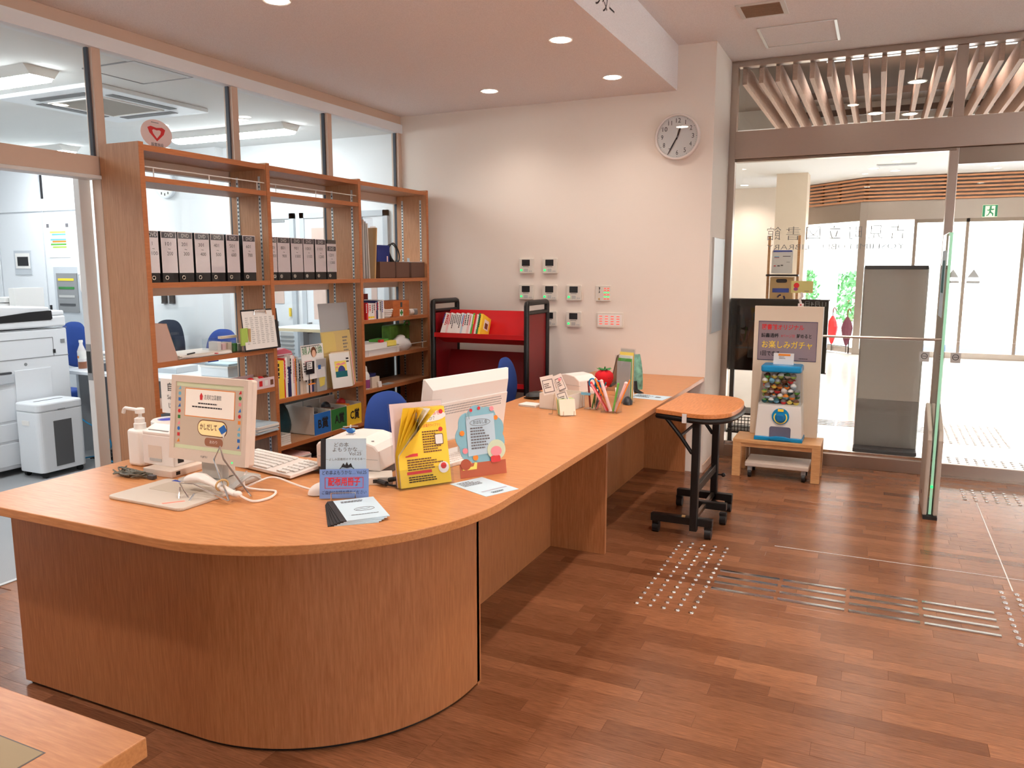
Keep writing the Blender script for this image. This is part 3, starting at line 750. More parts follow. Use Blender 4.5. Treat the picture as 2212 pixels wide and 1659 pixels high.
# ---------------------------------------------------------------- print helpers, books, binders
prnt = random.Random(21)
def plines(parent, o, u, v, w, h, rows, m='ink', name='print_lines', fill=0.9, lh=0.5, th=0.0008, x0=0.0):
    """rows of tiny print on a sheet: o = top left corner, u right, v up (w, h = block size)"""
    u, v = Vector(u).normalized(), Vector(v).normalized(); n = u.cross(v); mb = MB(); o = Vector(o)+n*th
    for k in range(rows):
        yy = -h*(k+0.5)/rows; hh = h/rows*lh; x = x0*prnt.random()*w; end = w*prnt.uniform(fill*0.6, fill)
        while x < end:
            L = min(prnt.uniform(0.03, 0.09)*w+hh*0.6, end-x)
            if L <= hh*0.2: break
            mb.flat(rect(L, hh, x+L/2, yy), o, u, v); x += L+hh*0.35
    b = ob(name, mb, m, parent); b['kind'] = 'stuff'; return b

def book(name, label, cat, loc, rz, w, h, d, cover, ink='ink', group=None, lean=0.0, title=True, band=None):
    """upright book: thickness along local x, spine towards local -y"""
    t = thing(name, label, cat, loc, rz, group)
    if lean: t.rotation_euler = (0, R(lean), R(rz))
    c = 0.0015
    m = MB().box(-w/2, w/2, 0, c, 0, h).box(-w/2, -w/2+c, c, d, 0, h).box(w/2-c, w/2, c, d, 0, h)
    ob('cover', m, cover, t)
    ob('pages', MB().box(-w/2+c, w/2-c, c, d-0.004, 0.003, h-0.003), 'paper', t)
    if title:
        plines(t, (-w*0.28, 0, h*0.93), (0,0,-1), (1,0,0), h*0.62, w*0.56, 1, ink, 'spine_title', 1.0, 0.8)
    if band: decal(t, 'spine_band', rect(w*0.96, h*0.12, 0, h*0.14), (0,0,0), (1,0,0), (0,0,1), band, 0.0009)
    return t

def binder(y0, y1, a, b, label, drop=0.0):
    w = y1-y0; t = thing('dvd_binder', label, 'binder', (-3.525, (y0+y1)/2, 1.475), 90, 'DVD binders on the bookcase'); h = 0.275
    ob('body', MB().box(-w/2, w/2, 0, 0.20, 0, h), 'black', t, bevel=0.002)
    hh = h-drop
    ob('spine_label', MB().box(-w/2, w/2, -0.001, 0.0, 0.052, hh), pm('spine_paper', (248,238,238), 0.55), t)
    decal(t, 'label_head', rect(w-0.008, 0.032, 0, hh-0.02-drop*0.5), (0, -0.0012, 0), (1,0,0), (0,0,1), pm('head_navy', (44,40,58), 0.5))
    txt(t, 'DVD', 0.030, (0, -0.0022, hh-0.021-drop*0.5), (1,0,0), (0,0,1), 'paper', w=min(0.052, w*0.75))
    z = hh-0.068-drop*0.4; fw = lambda v: None if v < 10 else min(w*0.62, 0.013*len(str(v)))
    txt(t, str(a), 0.028, (-0.006, -0.0018, z), (1,0,0), (0,0,1), 'ink', w=fw(a))
    txt(t, '~', 0.030, (0, -0.0018, z-0.026), (1,0,0), (0,0,1), 'ink')
    txt(t, str(b), 0.028, (0.004, -0.0018, z-0.052), (1,0,0), (0,0,1), 'ink', w=fw(b))
    ob('spine_film', MB().box(-w/2+0.001, w/2-0.001, -0.0042, -0.0032, 0.050, h-0.001), 'film', t)
    rg = MB().lathe([(0.0115,0.0),(0.0115,0.002),(0.008,0.002),(0.008,0.0)], n=18); rg.v = [(x-w/2+0.028, -z2, y+0.026) for x, y, z2 in rg.v]
    ob('finger_hole', rg, 'off_white', t)
    return t
BN = [(3.022,3.092,1,100),(3.109,3.213,101,200),(3.223,3.325,201,300),(3.342,3.447,301,400),(3.458,3.562,401,500),(3.581,3.683,501,600),(3.715,3.82,601,700),
      (3.957,4.012,701,800),(4.020,4.136,801,900),(4.150,4.265,901,1000),(4.274,4.380,1001,1100),(4.397,4.508,1101,1200),(4.522,4.626,1201,1300)]
for k, (y0, y1, a, b) in enumerate(BN):
    binder(y0, y1, a, b, '%s DVD binder from the left, spine numbered %d to %d' % (ORD[k], a, b), 0.028 if a == 1201 else 0.0)

def box_open(parent, name, w, d, h, m, t=0.004, z=0.0):
    return ob(name, MB().box(-w/2, w/2, -d/2, d/2, z, z+t).box(-w/2, w/2, -d/2, -d/2+t, z, z+h).box(-w/2, w/2, d/2-t, d/2, z, z+h).box(-w/2, -w/2+t, -d/2+t, d/2-t, z, z+h).box(w/2-t, w/2, -d/2+t, d/2-t, z, z+h), m, parent)

# --- bay 3, shelf of the binders
pb = thing('wrapped_posters', 'bundle of poster boards in clear wrapping beside the brown boxes', 'posters', (-3.65, 5.02, 1.475), 90)
for k in range(4):
    ob('board', MB().obox((-0.075+0.034*k, -0.11, 0.0), (0.012,0,0), (0,0.22,0), (0.012-0.01*k, 0, 0.40+0.013*((k*7) % 4))), 'off_white' if k % 2 else 'grey_light', pb)
ob('wrapping', MB().obox((-0.08, -0.122, 0.0), (0.15,0,0), (0,0.24,0), (0.0,0,0.455)), 'film', pb)
ob('cardboard_sheet', MB().obox((0.085, -0.118, 0.0), (0.014,0,0), (0,0.22,0), (0.035,0,0.385)), 'kraft', pb)
for k, (a, b, lab) in enumerate(((5.175,5.386,'brown storage box under the blue bag'), (5.404,5.597,'middle brown storage box, under the cable loop'), (5.63,5.838,'brown storage box at the right end of the shelf'))):
    t = thing('storage_box', lab, 'box', (-3.655, (a+b)/2, 1.475), 90, 'brown storage boxes'); w = b-a
    box_open(t, 'body', w, 0.25, 0.128, 'brown_box')
    if k == 2: ob('contents', MB().box(-w/2+0.006, w/2-0.006, -0.11, 0.11, 0.02, 0.131), 'paper', t); ob('tab', MB().box(-0.06, -0.025, -0.06, -0.058, 0.13, 0.162), 'paper_blue', t)
    else: ob('contents', MB().box(-w/2+0.006, w/2-0.006, -0.11, 0.11, 0.02, 0.09), 'grey_dark', t)
bg_ = thing('blue_bag', 'navy blue fabric bags standing in the left brown box', 'bag', (-3.62, 5.285, 1.568), 90)
ob('front_bag', MB().obox((-0.085, -0.05, 0), (0.175,0,0), (0,0.03,0), (0.004,0,0.165)), pm('bag_blue', (30,44,116), 0.8, noise=0.1, nscale=60), bg_, bevel=0.008)
ob('rear_bag', MB().obox((-0.10, -0.015, 0), (0.12,0,0), (0,0.05,0), (0,0,0.145)), pm('bag_navy', (20,26,58), 0.8), bg_, bevel=0.008)
ob('tag', MB().box(0.045, 0.06, -0.053, -0.0505, 0.02, 0.08), 'paper_pink', bg_)
cb = thing('cable_loop', 'black looped cable with plug lying in the middle brown box', 'cable', (-3.62, 5.50, 1.575), 90)
ob('loop', MB().tube([(0.0+0.088*math.cos(2*PI*k/28), 0.01*math.sin(4*PI*k/28), 0.095+0.085*math.sin(2*PI*k/28)) for k in range(28)], 0.006, 6, closed=True).tube([(-0.01+0.086*math.cos(2*PI*k/28), 0.012, 0.09+0.082*math.sin(2*PI*k/28)) for k in range(28)], 0.0045, 6, closed=True), 'black', cb, smooth=True)
ob('plug', MB().tube([(-0.09,0,0.12), (-0.045,0,0.05), (-0.01,0,0.02)], 0.016, 8, 0.022), 'black', cb, smooth=True)

# --- bay 3, second shelf: thin books, basket, first aid box, tape rolls
cols = [('red','paper'),('paper','red'),('paper','red'),('paper','ink'),('paper_pink','ink'),('navy','paper'),('paper','red'),('grey_light','ink'),('paper','blue_print')]
y = 4.975
for k, (c, i_) in enumerate(cols):
    w = (0.022, 0.026, 0.03, 0.024, 0.026, 0.024, 0.032, 0.028, 0.024)[k]; h = (0.13, 0.125, 0.122, 0.122, 0.122, 0.14, 0.135, 0.14, 0.145)[k]
    book('thin_book', '%s thin book from the left on the first aid shelf' % ORD[k], 'book', (-3.525, y+w/2, 1.163), 90, w-0.001, h, 0.17, c, i_, 'thin books on the first aid shelf', band='yellow' if k in (1, 2, 3) else None)
    y += w
rd = thing('leaning_red_folder', 'dark red folder leaning against the upright behind the thin books', 'folder', (-3.74, 4.935, 1.163), 90)
ob('folder_body', MB().obox((0,-0.02,0), (0.012,0,0), (0,0.12,0), (0.10,0,0.20)), 'dark_red', rd)
ob('paper_edge', MB().obox((0.012,-0.018,0.004), (0.003,0,0), (0,0.115,0), (0.098,0,0.19)), 'paper', rd)
rc_ = thing('red_card', 'small red card standing at the back of the first aid shelf', 'card', (-3.78, 5.33, 1.163), 90)
ob('card', MB().box(-0.03, 0.03, 0, 0.002, 0.0, 0.185), 'dark_red', rc_); ob('card_mark', MB().box(-0.006, 0.006, -0.001, 0, 0.10, 0.13), 'red', rc_)
bk = thing('white_basket', 'small round white wicker basket on the first aid shelf', 'basket', (-3.60, 5.315, 1.163))
ob('bowl', MB().lathe([(0.05,0.0),(0.062,0.02),(0.072,0.06),(0.074,0.068),(0.068,0.068),(0.058,0.02),(0.046,0.006),(0.001,0.006)], n=28), 'white_warm', bk, smooth=True)
for k in range(4): ob('woven_band', MB().tube([((0.058+0.0045*k+0.002)*math.cos(2*PI*q/28), (0.058+0.0045*k+0.002)*math.sin(2*PI*q/28), 0.012+0.016*k) for q in range(28)], 0.0042, 5, closed=True), 'white', bk)
fa = thing('first_aid_box', 'orange wooden first aid box with a white and green cross mark', 'box', (-3.63, 5.497, 1.163), 90)
ob('case', MB().box(-0.122, 0.122, -0.08, 0.08, 0, 0.128), wood('aid_wood', (180,92,44), (204,118,62), (2,16,16), 0.5), fa, bevel=0.003)
ob('clasp', MB().box(-0.012, 0.012, -0.083, -0.08, 0.075, 0.115), 'grey_dark', fa)
decal(fa, 'mark_field', rect(0.052, 0.056, 0, 0.03), (0,-0.08,0), (1,0,0), (0,0,1), 'paper', 0.001)
decal(fa, 'green_cross', [(-0.009,0.008),(0.009,0.008),(0.009,0.021),(0.022,0.021),(0.022,0.039),(0.009,0.039),(0.009,0.052),(-0.009,0.052),(-0.009,0.039),(-0.022,0.039),(-0.022,0.021),(-0.009,0.021)], (0,-0.08,0), (1,0,0), (0,0,1), 'green', 0.002)
tr = thing('tape_roll', 'white tape roll on its side right of the first aid box', 'tape', (-3.58, 5.675, 1.163), 90)
ob('roll', MB().tube([(-0.03,0,0.026),(0.03,0,0.026)], 0.026, 18), 'white', tr, smooth=True); ob('core', MB().tube([(-0.032,0,0.026),(0.032,0,0.026)], 0.014, 14), 'kraft', tr)
gb2 = thing('small_jar', 'small grey jar at the right end of the first aid shelf', 'jar', (-3.58, 5.755, 1.163))
ob('jar_body', MB().lathe([(0.02,0),(0.024,0.006),(0.024,0.034),(0.018,0.04)], n=16), 'grey', gb2, smooth=True); ob('jar_lid', MB().lathe([(0.021,0.04),(0.021,0.05),(0.001,0.05)], n=16), 'grey_light', gb2)

# --- bay 3, third shelf: wire tray with papers, bags
ty = thing('letter_tray', 'white letter tray full of papers and packets behind the low rail', 'tray', (-3.645, 5.19, 0.88), 90)
ob('tray', MB().box(-0.24, 0.24, -0.11, 0.11, 0, 0.004).box(-0.24, 0.24, -0.112, -0.108, 0, 0.05).box(-0.24, 0.24, 0.108, 0.112, 0, 0.06).box(-0.242, -0.238, -0.11, 0.11, 0, 0.06).box(0.238, 0.242, -0.11, 0.11, 0, 0.06), 'plastic_clear', ty)
ob('papers', MB().obox((-0.22,-0.10,0.006), (0.30,0,0), (0,0.19,0), (0,0,0.085)), 'paper', ty)
ob('packet', MB().obox((0.02,-0.08,0.06), (0.16,0.02,0), (-0.01,0.10,0), (0,0.01,0.05)), 'green_bright', ty, bevel=0.006)
ob('packet', MB().obox((0.10,-0.09,0.05), (0.12,-0.01,0), (0.01,0.06,0), (0,0,0.045)), 'yellow_light', ty, bevel=0.006)
ob('packet', MB().obox((0.0,-0.095,0.09), (0.05,0.0,0), (0,0.03,0), (0,0,0.022)), 'red', ty, bevel=0.006)
def sack(name, label, loc, sx, sy, sz, m, seed):
    t = thing(name, label, 'bag', loc, 90); q = random.Random(seed)
    ph = [q.uniform(0,6) for _ in range(6)]
    def fn(a, b):
        th = 2*PI*a; z = b; rr = (math.sin(PI*min(1, 0.12+0.80*z)))**0.45 * (1+0.10*math.sin(3*th+ph[0])+0.07*math.sin(5*th+ph[1]+6*z))
        return (sx*rr*math.cos(th), sy*rr*math.sin(th), sz*z*(1+0.10*math.sin(2*th+ph[2])))
    ob('bag_body', MB().grid(fn, 22, 8), m, t, smooth=True)
    ob('bag_knot', MB().sph((0.0,0,sz*0.97), min(sx,sy)*0.55, 10, 6, (1,1,0.6)), m, t, smooth=True)
    return t
sack('plastic_bag', 'crumpled pale plastic bag behind the low shelf rail', (-3.60, 5.555, 0.88), 0.115, 0.075, 0.105, 'plastic_clear', 2)
gg = thing('green_gift_bag', 'green and teal gift bag at the back of the railed shelf', 'bag', (-3.72, 5.66, 0.88), 90)
ob('bag_body', MB().obox((-0.15,-0.05,0), (0.30,0,0), (0,0.09,0), (0,0,0.20)), pm('bag_green', (92,132,48), 0.5, noise=0.35, nscale=14), gg, bevel=0.01)
ob('bag_base', MB().obox((-0.152,-0.052,0), (0.304,0,0), (0,0.094,0), (0,0,0.075)), 'teal', gg, bevel=0.008)
ob('handle', MB().tube([(0.05,-0.055,0.19),(0.07,-0.06,0.225),(0.12,-0.06,0.225),(0.135,-0.055,0.19)], 0.006, 6), 'green_bright', gg)
# --- bay 3, lowest visible shelf
gl_ = thing('glue_bottle', 'white spray bottle with a purple label at the left of the low shelf', 'bottle', (-3.555, 4.975, 0.628), 90)
ob('bottle_body', MB().lathe([(0.030,0),(0.036,0.006),(0.036,0.11),(0.022,0.135),(0.018,0.14)], n=20), 'white', gl_, smooth=True)
ob('label_band', MB().lathe([(0.0364,0.012),(0.0368,0.014),(0.0368,0.075),(0.0364,0.077)], n=20), pm('violet', (150,70,130), 0.5), gl_, smooth=True)
ob('cap', MB().lathe([(0.018,0.14),(0.02,0.145),(0.016,0.175),(0.004,0.185),(0.001,0.186)], n=16), 'white', gl_, smooth=True)
wc = thing('white_box', 'small white box with a paper tag on the low shelf', 'box', (-3.565, 5.09, 0.628), 90)
ob('carton', MB().box(-0.05, 0.05, -0.03, 0.05, 0, 0.085), 'cream', wc, bevel=0.002)
ob('tag', MB().obox((0.01,-0.045,0.045), (0.042,0,0), (0.0,0.01,0.0), (0.01,-0.004,-0.072)), 'paper', wc)
ob('inner_stuff', MB().box(-0.045, 0.03, -0.01, 0.045, 0.085, 0.11), 'navy', wc)
fy_ = thing('loose_paper', 'white slip of paper lying on the low shelf', 'paper', (-3.57, 5.30, 0.6285), 90)
ob('sheet', MB().box(-0.06, 0.06, -0.03, 0.03, 0, 0.001), 'paper_blue', fy_); plines(fy_, (-0.05,0.025,0.001), X3, Y3, 0.1, 0.05, 4, 'ink_grey')

# --- bay 2: row of books on the 0.70 shelf
row = [('paper_blue','ink','narrow pale book at the left end',0.018,0.235),('yellow','ink','thick yellow book',0.052,0.25),('red','paper','narrow red book',0.012,0.262),('paper','red','white book with red head',0.022,0.268),('navy','paper','dark blue book',0.034,0.20),
       ('paper','ink','tall white book',0.026,0.275),('paper_pink','red','pale pink book',0.014,0.27),('orange','ink','orange spined book',0.014,0.25),('grey_light','ink','pale grey book',0.018,0.262),('grey','paper','grey book',0.016,0.235),
       ('cream','ink','cream book',0.030,0.228),('cream','brown','wide cream book',0.034,0.222),('paper','ink','white paperback',0.024,0.205),('black','paper','black booklet',0.014,0.20),('paper_pink','ink','pinkish paperback',0.020,0.195),('navy','yellow','dark navy paperback',0.024,0.20),('paper_blue','ink','pale blue paperback',0.020,0.21),('green','paper','dull green paperback',0.018,0.22)]
y = 3.968
for k, (c, i_, nm, w, h) in enumerate(row):
    book('book', '%s in the row below the clipboard, %s from left' % (nm, ORD[k]), 'book', (-3.53, y+w/2, 0.703), 90, w-0.001, h, 0.18, c, i_, 'books in the middle bay')
    y += w
pk = thing('pink_pouch', 'pink plastic pouch lying on top of the books', 'pouch', (-3.64, 4.095, 0.972), 90)
ob('pouch', MB().prism([(-0.09,0),(0.10,0),(0.085,0.028),(0.02,0.052),(-0.04,0.046),(-0.08,0.02)], (0,-0.06,0.0), (1,0,0), (0,0,1), (0,0.12,0)), pm('rose', (196,92,110), 0.35), pk, bevel=0.006); ob('zip', MB().box(-0.07, 0.08, -0.063, -0.06, 0.008, 0.014), 'grey_light', pk)
# magazine facing out, with the portrait cover
mg = thing('magazine', 'white magazine with green title and woman portrait facing out', 'magazine', (-3.495, 4.305, 0.80), 90)
mg.rotation_euler = (R(-4), 0, R(90))
ob('cover', MB().box(-0.115, 0.118, 0, 0.004, 0, 0.235), 'paper', mg)
txt(mg, '婦人公論', 0.058, (0.0, -0.001, 0.192), X3, Z3, 'green', w=0.21)
decal(mg, 'portrait_hair', disc(0.030, 18, 0.0, 0.183, 0.036), (0.012,0,0), X3, Z3, 'brown', 0.0018)
decal(mg, 'portrait_face', disc(0.020, 18, 0.0, 0.172, 0.026), (0.012,0,0), X3, Z3, 'skin', 0.0024)
decal(mg, 'portrait_shoulders', [(-0.045,0.10),(0.06,0.10),(0.05,0.128),(0.022,0.142),(0.010,0.150),(-0.012,0.146),(-0.035,0.13)], (0.012,0,0), X3, Z3, 'white', 0.0014)
plines(mg, (-0.11, 0, 0.232), X3, Z3, 0.22, 0.012, 1, 'ink_grey', 'cover_print'); plines(mg, (-0.105, 0, 0.12), X3, Z3, 0.08, 0.07, 4, 'ink', 'cover_print')
ob('index_card', MB().box(-0.09, -0.015, -0.003, -0.001, 0.095, 0.13), 'paper_pink', mg)
bs = thing('black_signboard', 'small black sign with white label clipped on a thin stem among the books', 'sign', (-3.485, 4.25, 0.703), 90)
ob('plate', MB().box(-0.04, 0.045, 0, 0.004, 0.135, 0.222), 'black', bs, bevel=0.002); ob('label', MB().box(-0.035, 0.02, -0.001, 0, 0.170, 0.218), 'paper', bs)
plines(bs, (-0.032, -0.001, 0.214), X3, Z3, 0.05, 0.04, 3, 'ink', 'label_print', 1.0); ob('stem', MB().tube([(-0.012,0.002,0),(-0.012,0.002,0.135)], 0.003, 6), 'black', bs); ob('clamp', MB().box(-0.03, 0.035, -0.012, 0.0, 0.065, 0.072), 'orange', bs)
wb = thing('wrapped_book', 'large book in clear plastic wrap at the right end of the row', 'book', (-3.50, 4.385, 0.703), 90)
ob('book_block', MB().box(-0.05, 0.055, 0.0, 0.18, 0, 0.225), 'grey_light', wb); decal(wb, 'cover_picture', [(-0.02,0.03),(0.03,0.04),(0.04,0.10),(0.0,0.13),(-0.03,0.09)], (0,0,0), X3, Z3, 'yellow_light', 0.001)
ob('wrap', MB().obox((-0.056,-0.008,0), (0.13,0,0), (0,0.19,0), (-0.004,0,0.235)), 'film', wb); decal(wb, 'cover_picture', rect(0.03,0.03,-0.02,0.17), (0,0,0), X3, Z3, 'blue', 0.001)
# leaning folders and picture book at the right end of bay 2
def lean_panel(name, label, cat, y, w, h, tilt, x, m, z=0.703, t=0.006, rz=90, roll=0.0):
    g = thing(name, label, cat, (x, y, z), rz); g.rotation_euler = (R(-tilt), R(roll), R(rz))
    ob('board', MB().box(-w/2, w/2, 0, t, 0, h), m, g, bevel=0.0015); return g
pbk = lean_panel('picture_book', 'white picture book with a blue moon hill picture, facing out', 'book', 4.575, 0.225, 0.25, 8, -3.46, 'paper', roll=2)
decal(pbk, 'picture_sky', rect(0.135,0.115,0.0,0.135), (0,0,0), X3, Z3, 'yellow_light', 0.0008)
decal(pbk, 'picture_sea', rect(0.135,0.042,0.0,0.098), (0,0,0), X3, Z3, 'teal', 0.0014)
decal(pbk, 'picture_hill', [(0.042*math.cos(R(a)), 0.119+0.040*math.sin(R(a))) for a in range(0,181,15)], (0.005,0,0), X3, Z3, pm('indigo', (64,70,140), 0.6), 0.0018)
decal(pbk, 'picture_cloud', [(-0.06,0.172),(-0.02,0.180),(0.0,0.172),(0.04,0.182),(0.062,0.172),(0.03,0.164),(-0.03,0.162)], (0,0,0), X3, Z3, 'pink', 0.0014)
decal(pbk, 'picture_cloud', [(-0.065,0.150),(-0.045,0.158),(-0.030,0.150),(-0.045,0.142)], (0,0,0), X3, Z3, 'pink', 0.0014)
ob('barcode', MB().box(0.07, 0.10, -0.001, 0, 0.20, 0.212), 'ink', pbk); ob('barcode', MB().box(0.07, 0.10, -0.001, 0, 0.18, 0.19), 'ink', pbk)
for k, (m, dy, hh) in enumerate((('cream',0.0,0.255),('kraft',0.008,0.26),('cream',0.016,0.25),('pink',0.024,0.25))):
    g = lean_panel('thin_picture_book', '%s thin picture book behind the moon hill book' % ORD[k], 'book', 4.605+dy*2.4, 0.215, hh, 8, -3.474-dy, m, t=0.006, roll=2)
    g['group'] = 'thin books behind the moon hill book'; ob('spine', MB().box(0.1075, 0.109, 0, 0.006, 0, hh), ('paper','brown','paper','red')[k], g)
fd = lean_panel('yellow_folder', 'tan paper folder leaning behind the picture book', 'folder', 4.665, 0.34, 0.40, 7, -3.535, pm('folder_tan', (214,188,124), 0.7))
decal(fd, 'folder_flap', [(-0.165,0.25),(-0.02,0.25),(-0.02,0.375),(-0.035,0.392),(-0.165,0.392)], (0,0,0), X3, Z3, pm('folder_yellow', (222,198,120), 0.7), 0.004)
plines(fd, (0.07,0,0.36), X3, Z3, 0.08, 0.12, 5, 'ink_grey', 'scribble', 0.8); ob('tab', MB().box(0.10,0.115,-0.003,0.0,0.08,0.12), 'ink', fd)
gf = lean_panel('grey_folder', 'tall pale grey plastic folder standing at the back', 'folder', 4.70, 0.335, 0.60, 5, -3.575, pm('folder_grey', (178,180,182), 0.4))
ob('catch', MB().box(0.148,0.166,-0.004,0.0,0.36,0.40), 'black', gf); ob('inner_sheet', MB().box(-0.155,0.155,0.006,0.008,0.0,0.58), 'paper', gf)
# --- bay 2, prize boxes
for k, (y0, m, s) in enumerate(((4.325,'blue','B賞'), (4.515,'green','A賞'), (4.700,'yellow','C賞'))):
    t = thing('prize_box', 'white card box with %s front reading %s' % ({'blue':'blue','green':'green','yellow':'yellow'}[m], ('B prize','A prize','C prize')[k]), 'box', (-3.655, y0+0.09, 0.390), 90, 'prize boxes')
    w = 0.18
    ob('carton', MB().box(-w/2, w/2, -0.125, 0.125, 0, 0.004).box(-w/2, w/2, -0.125, -0.121, 0, 0.152).box(-w/2, -w/2+0.004, -0.121, 0.125, 0, 0.20 if k == 0 else 0.16).box(w/2-0.004, w/2, -0.121, 0.125, 0, 0.16).box(-w/2, w/2, 0.121, 0.125, 0, 0.20), 'off_white', t)
    ob('front_card', MB().box(-w/2, w/2, -0.127, -0.125, 0, 0.152), m, t)
    txt(t, s, 0.082, (0.005, -0.1275, 0.072), X3, Z3, 'ink', w=0.115, bold=0.002)
    st = ob('prizes', MB().obox((-0.07,-0.09,0.10), (0.10,0.02,0), (-0.01,0.12,0), (0,0,0.05)), ('grey_dark','brown_box','orange')[k], t, bevel=0.01)
    ob('prizes', MB().sph((0.035,0.02,0.15), 0.035, 12, 8), ('grey','grey_dark','red')[k], t, smooth=True)
sack('teal_bag', 'dark teal plastic bag behind the blue prize box', (-3.70, 4.14, 0.390), 0.10, 0.075, 0.24, pm('bag_teal', (20,66,78), 0.5), 5)
bsk = thing('small_white_basket', 'small white plastic basket at the left of the prize box shelf', 'basket', (-3.565, 4.015, 0.390), 90)
bm = MB().box(-0.045,0.045,-0.045,0.045,0,0.004)
for s in (-1, 1):
    bm.box(-0.05,0.05,s*0.048-0.002,s*0.048+0.002,0.062,0.07).box(s*0.048-0.002,s*0.048+0.002,-0.05,0.05,0.062,0.07).box(-0.05,0.05,s*0.047-0.002,s*0.047+0.002,0,0.012).box(s*0.047-0.002,s*0.047+0.002,-0.05,0.05,0,0.012)
ob('rim_and_base', bm, 'white', bsk)
for s in (-1, 1):
    sl = MB()
    for k in range(9): x = -0.044+0.011*k; sl.box(x-0.0025, x+0.0025, s*0.047-0.0015, s*0.047+0.0015, 0.01, 0.064)
    for k in range(3): sl.box(-0.046, 0.046, s*0.047-0.001, s*0.047+0.001, 0.02+0.014*k, 0.025+0.014*k)
    ob('lattice', sl, 'white', bsk)
    sl = MB()
    for k in range(9): x = -0.044+0.011*k; sl.box(s*0.047-0.0015, s*0.047+0.0015, x-0.0025, x+0.0025, 0.01, 0.064)
    for k in range(3): sl.box(s*0.047-0.001, s*0.047+0.001, -0.046, 0.046, 0.02+0.014*k, 0.025+0.014*k)
    ob('lattice', sl, 'white', bsk)
def paperstack(name, label, loc, w, d, n, mats, seed, rz=90, th=0.007):
    t = thing(name, label, 'papers', loc, rz); q = random.Random(seed)
    for k in range(n):
        dx, dy, a = q.uniform(-.008,.008), q.uniform(-.008,.008), R(q.uniform(-4,4))
        u = Vector((math.cos(a),math.sin(a),0)); v = Vector((-math.sin(a),math.cos(a),0))
        ob('sheaf', MB().obox(Vector((dx,dy,k*th))-u*w/2-v*d/2, u*w, v*d, (0,0,th*0.93)), mats[k % len(mats)], t)
    return t
paperstack('magazine_stack', 'stack of white magazines at the bottom of the middle bay', (-3.63, 4.13, 0.14), 0.27, 0.22, 16, ['paper','grey_light','paper','paper_pink'], 4, th=0.0095)
paperstack('paper_stack', 'stack of white forms on the shelf right of the monitor', (-3.62, 3.83, 0.505), 0.20, 0.24, 8, ['paper','paper_blue','paper'], 6, th=0.0075)
# --- bay 1
env = thing('leaning_envelope', 'pale brown envelope leaning against the left upright', 'envelope', (-3.53, 3.03, 1.045), 90)
ob('front', MB().add([(0.0,0.0,0.0),(0.155,0.0,0.0),(0.155,0.22,0.0),(0.0,0.22,0.0),(0.005,0.01,0.215),(0.085,0.0,0.205),(0.085,0.22,0.205),(0.005,0.22,0.215)],[(0,3,2,1),(4,5,6,7),(0,1,5,4),(1,2,6,5),(2,3,7,6),(3,0,4,7)]), pm('envelope', (196,164,150), 0.7), env)
ob('flap', MB().add([(0.155,0.0,0.001),(0.158,0.22,0.001),(0.088,0.22,0.207),(0.088,0.0,0.207)],[(0,1,2,3)]), 'cream', env)
paperstack('document_pile', 'pile of white forms and a clipboard on the shelf below the binders', (-3.63, 3.37, 1.045), 0.38, 0.23, 4, ['off_white','paper','paper'], 8, th=0.006)
rm_ = bpy.data.objects['document_pile']
ob('red_tab', MB().box(0.06, 0.075, -0.135, -0.118, 0.012, 0.016), 'red', rm_); ob('pen', MB().tube([(-0.14,-0.12,0.028),(-0.06,-0.09,0.028)], 0.004, 6), 'black', rm_)
og = thing('pen_organizer', 'clear plastic organizer full of small stationery beside the clipboard', 'organizer', (-3.58, 3.59, 1.045), 90)
ob('tub', MB().box(-0.115,0.115,-0.05,0.07,0,0.003).box(-0.115,0.115,-0.052,-0.049,0,0.075).box(-0.115,0.115,0.068,0.071,0,0.09).box(-0.117,-0.114,-0.05,0.07,0,0.085).box(0.114,0.117,-0.05,0.07,0,0.06), 'acrylic', og)
for k, (x, m, z) in enumerate(((-0.085,'paper',0.07),(-0.045,'paper_pink',0.055),(0.0,'cream',0.06),(0.045,'green',0.05),(0.085,'white',0.045))):
    ob('stationery', MB().obox((x-0.018,-0.035,0.004), (0.034,0.004,0), (0,0.07,0), (0.003,0,z)), m, og, bevel=0.002)
ob('white_tag_strip', MB().box(-0.03,0.10,0.0,0.03,0.085,0.10), 'cream', og)
lb = thing('lilac_packet', 'lilac tissue packet in front of the clipboard', 'packet', (-3.55, 3.82, 1.045), 90)
ob('packet_body', MB().obox((-0.085,-0.03,0), (0.17,0,0), (0,0.06,0), (0,0.004,0.066)), pm('lilac', (206,198,220), 0.5), lb, bevel=0.006); plines(lb, (-0.05,-0.03,0.055), X3, Z3, 0.06, 0.03, 3, 'blue_print', 'packet_print')
cp = lean_panel('clipboard', 'dark clipboard with a printed form propped on the upright', 'clipboard', 3.815, 0.315, 0.255, 6, -3.487, 'black', z=1.046)
ob('form', MB().box(-0.155, 0.125, -0.003, -0.0005, 0.01, 0.245), 'paper', cp)
for k in range(6): plines(cp, (-0.135+0.042*k,-0.003,0.21), X3, Z3, 0.03, 0.17, 14, 'grey_light', 'form_rows', 1.0)
ob('clip', MB().tube([(-0.055,-0.006,0.222),(-0.05,-0.009,0.245),(0.045,-0.009,0.245),(0.05,-0.006,0.222)], 0.004, 6).box(-0.05,0.045,-0.008,-0.003,0.236,0.25), 'chrome', cp)
gn = thing('sticky_note_stand', 'green and tan sticky note pads standing before the clipboard', 'notes', (-3.49, 3.68, 1.085), 90)
ob('green_pad', MB().obox((-0.05,0,0), (0.055,0,0), (0,0.01,0), (0,0,0.105)), pm('lime', (176,206,96), 0.6), gn); ob('tan_pad', MB().obox((0.008,0.0,-0.02), (0.02,0,0), (0,0.02,0), (0.003,0,0.12)), 'kraft', gn)
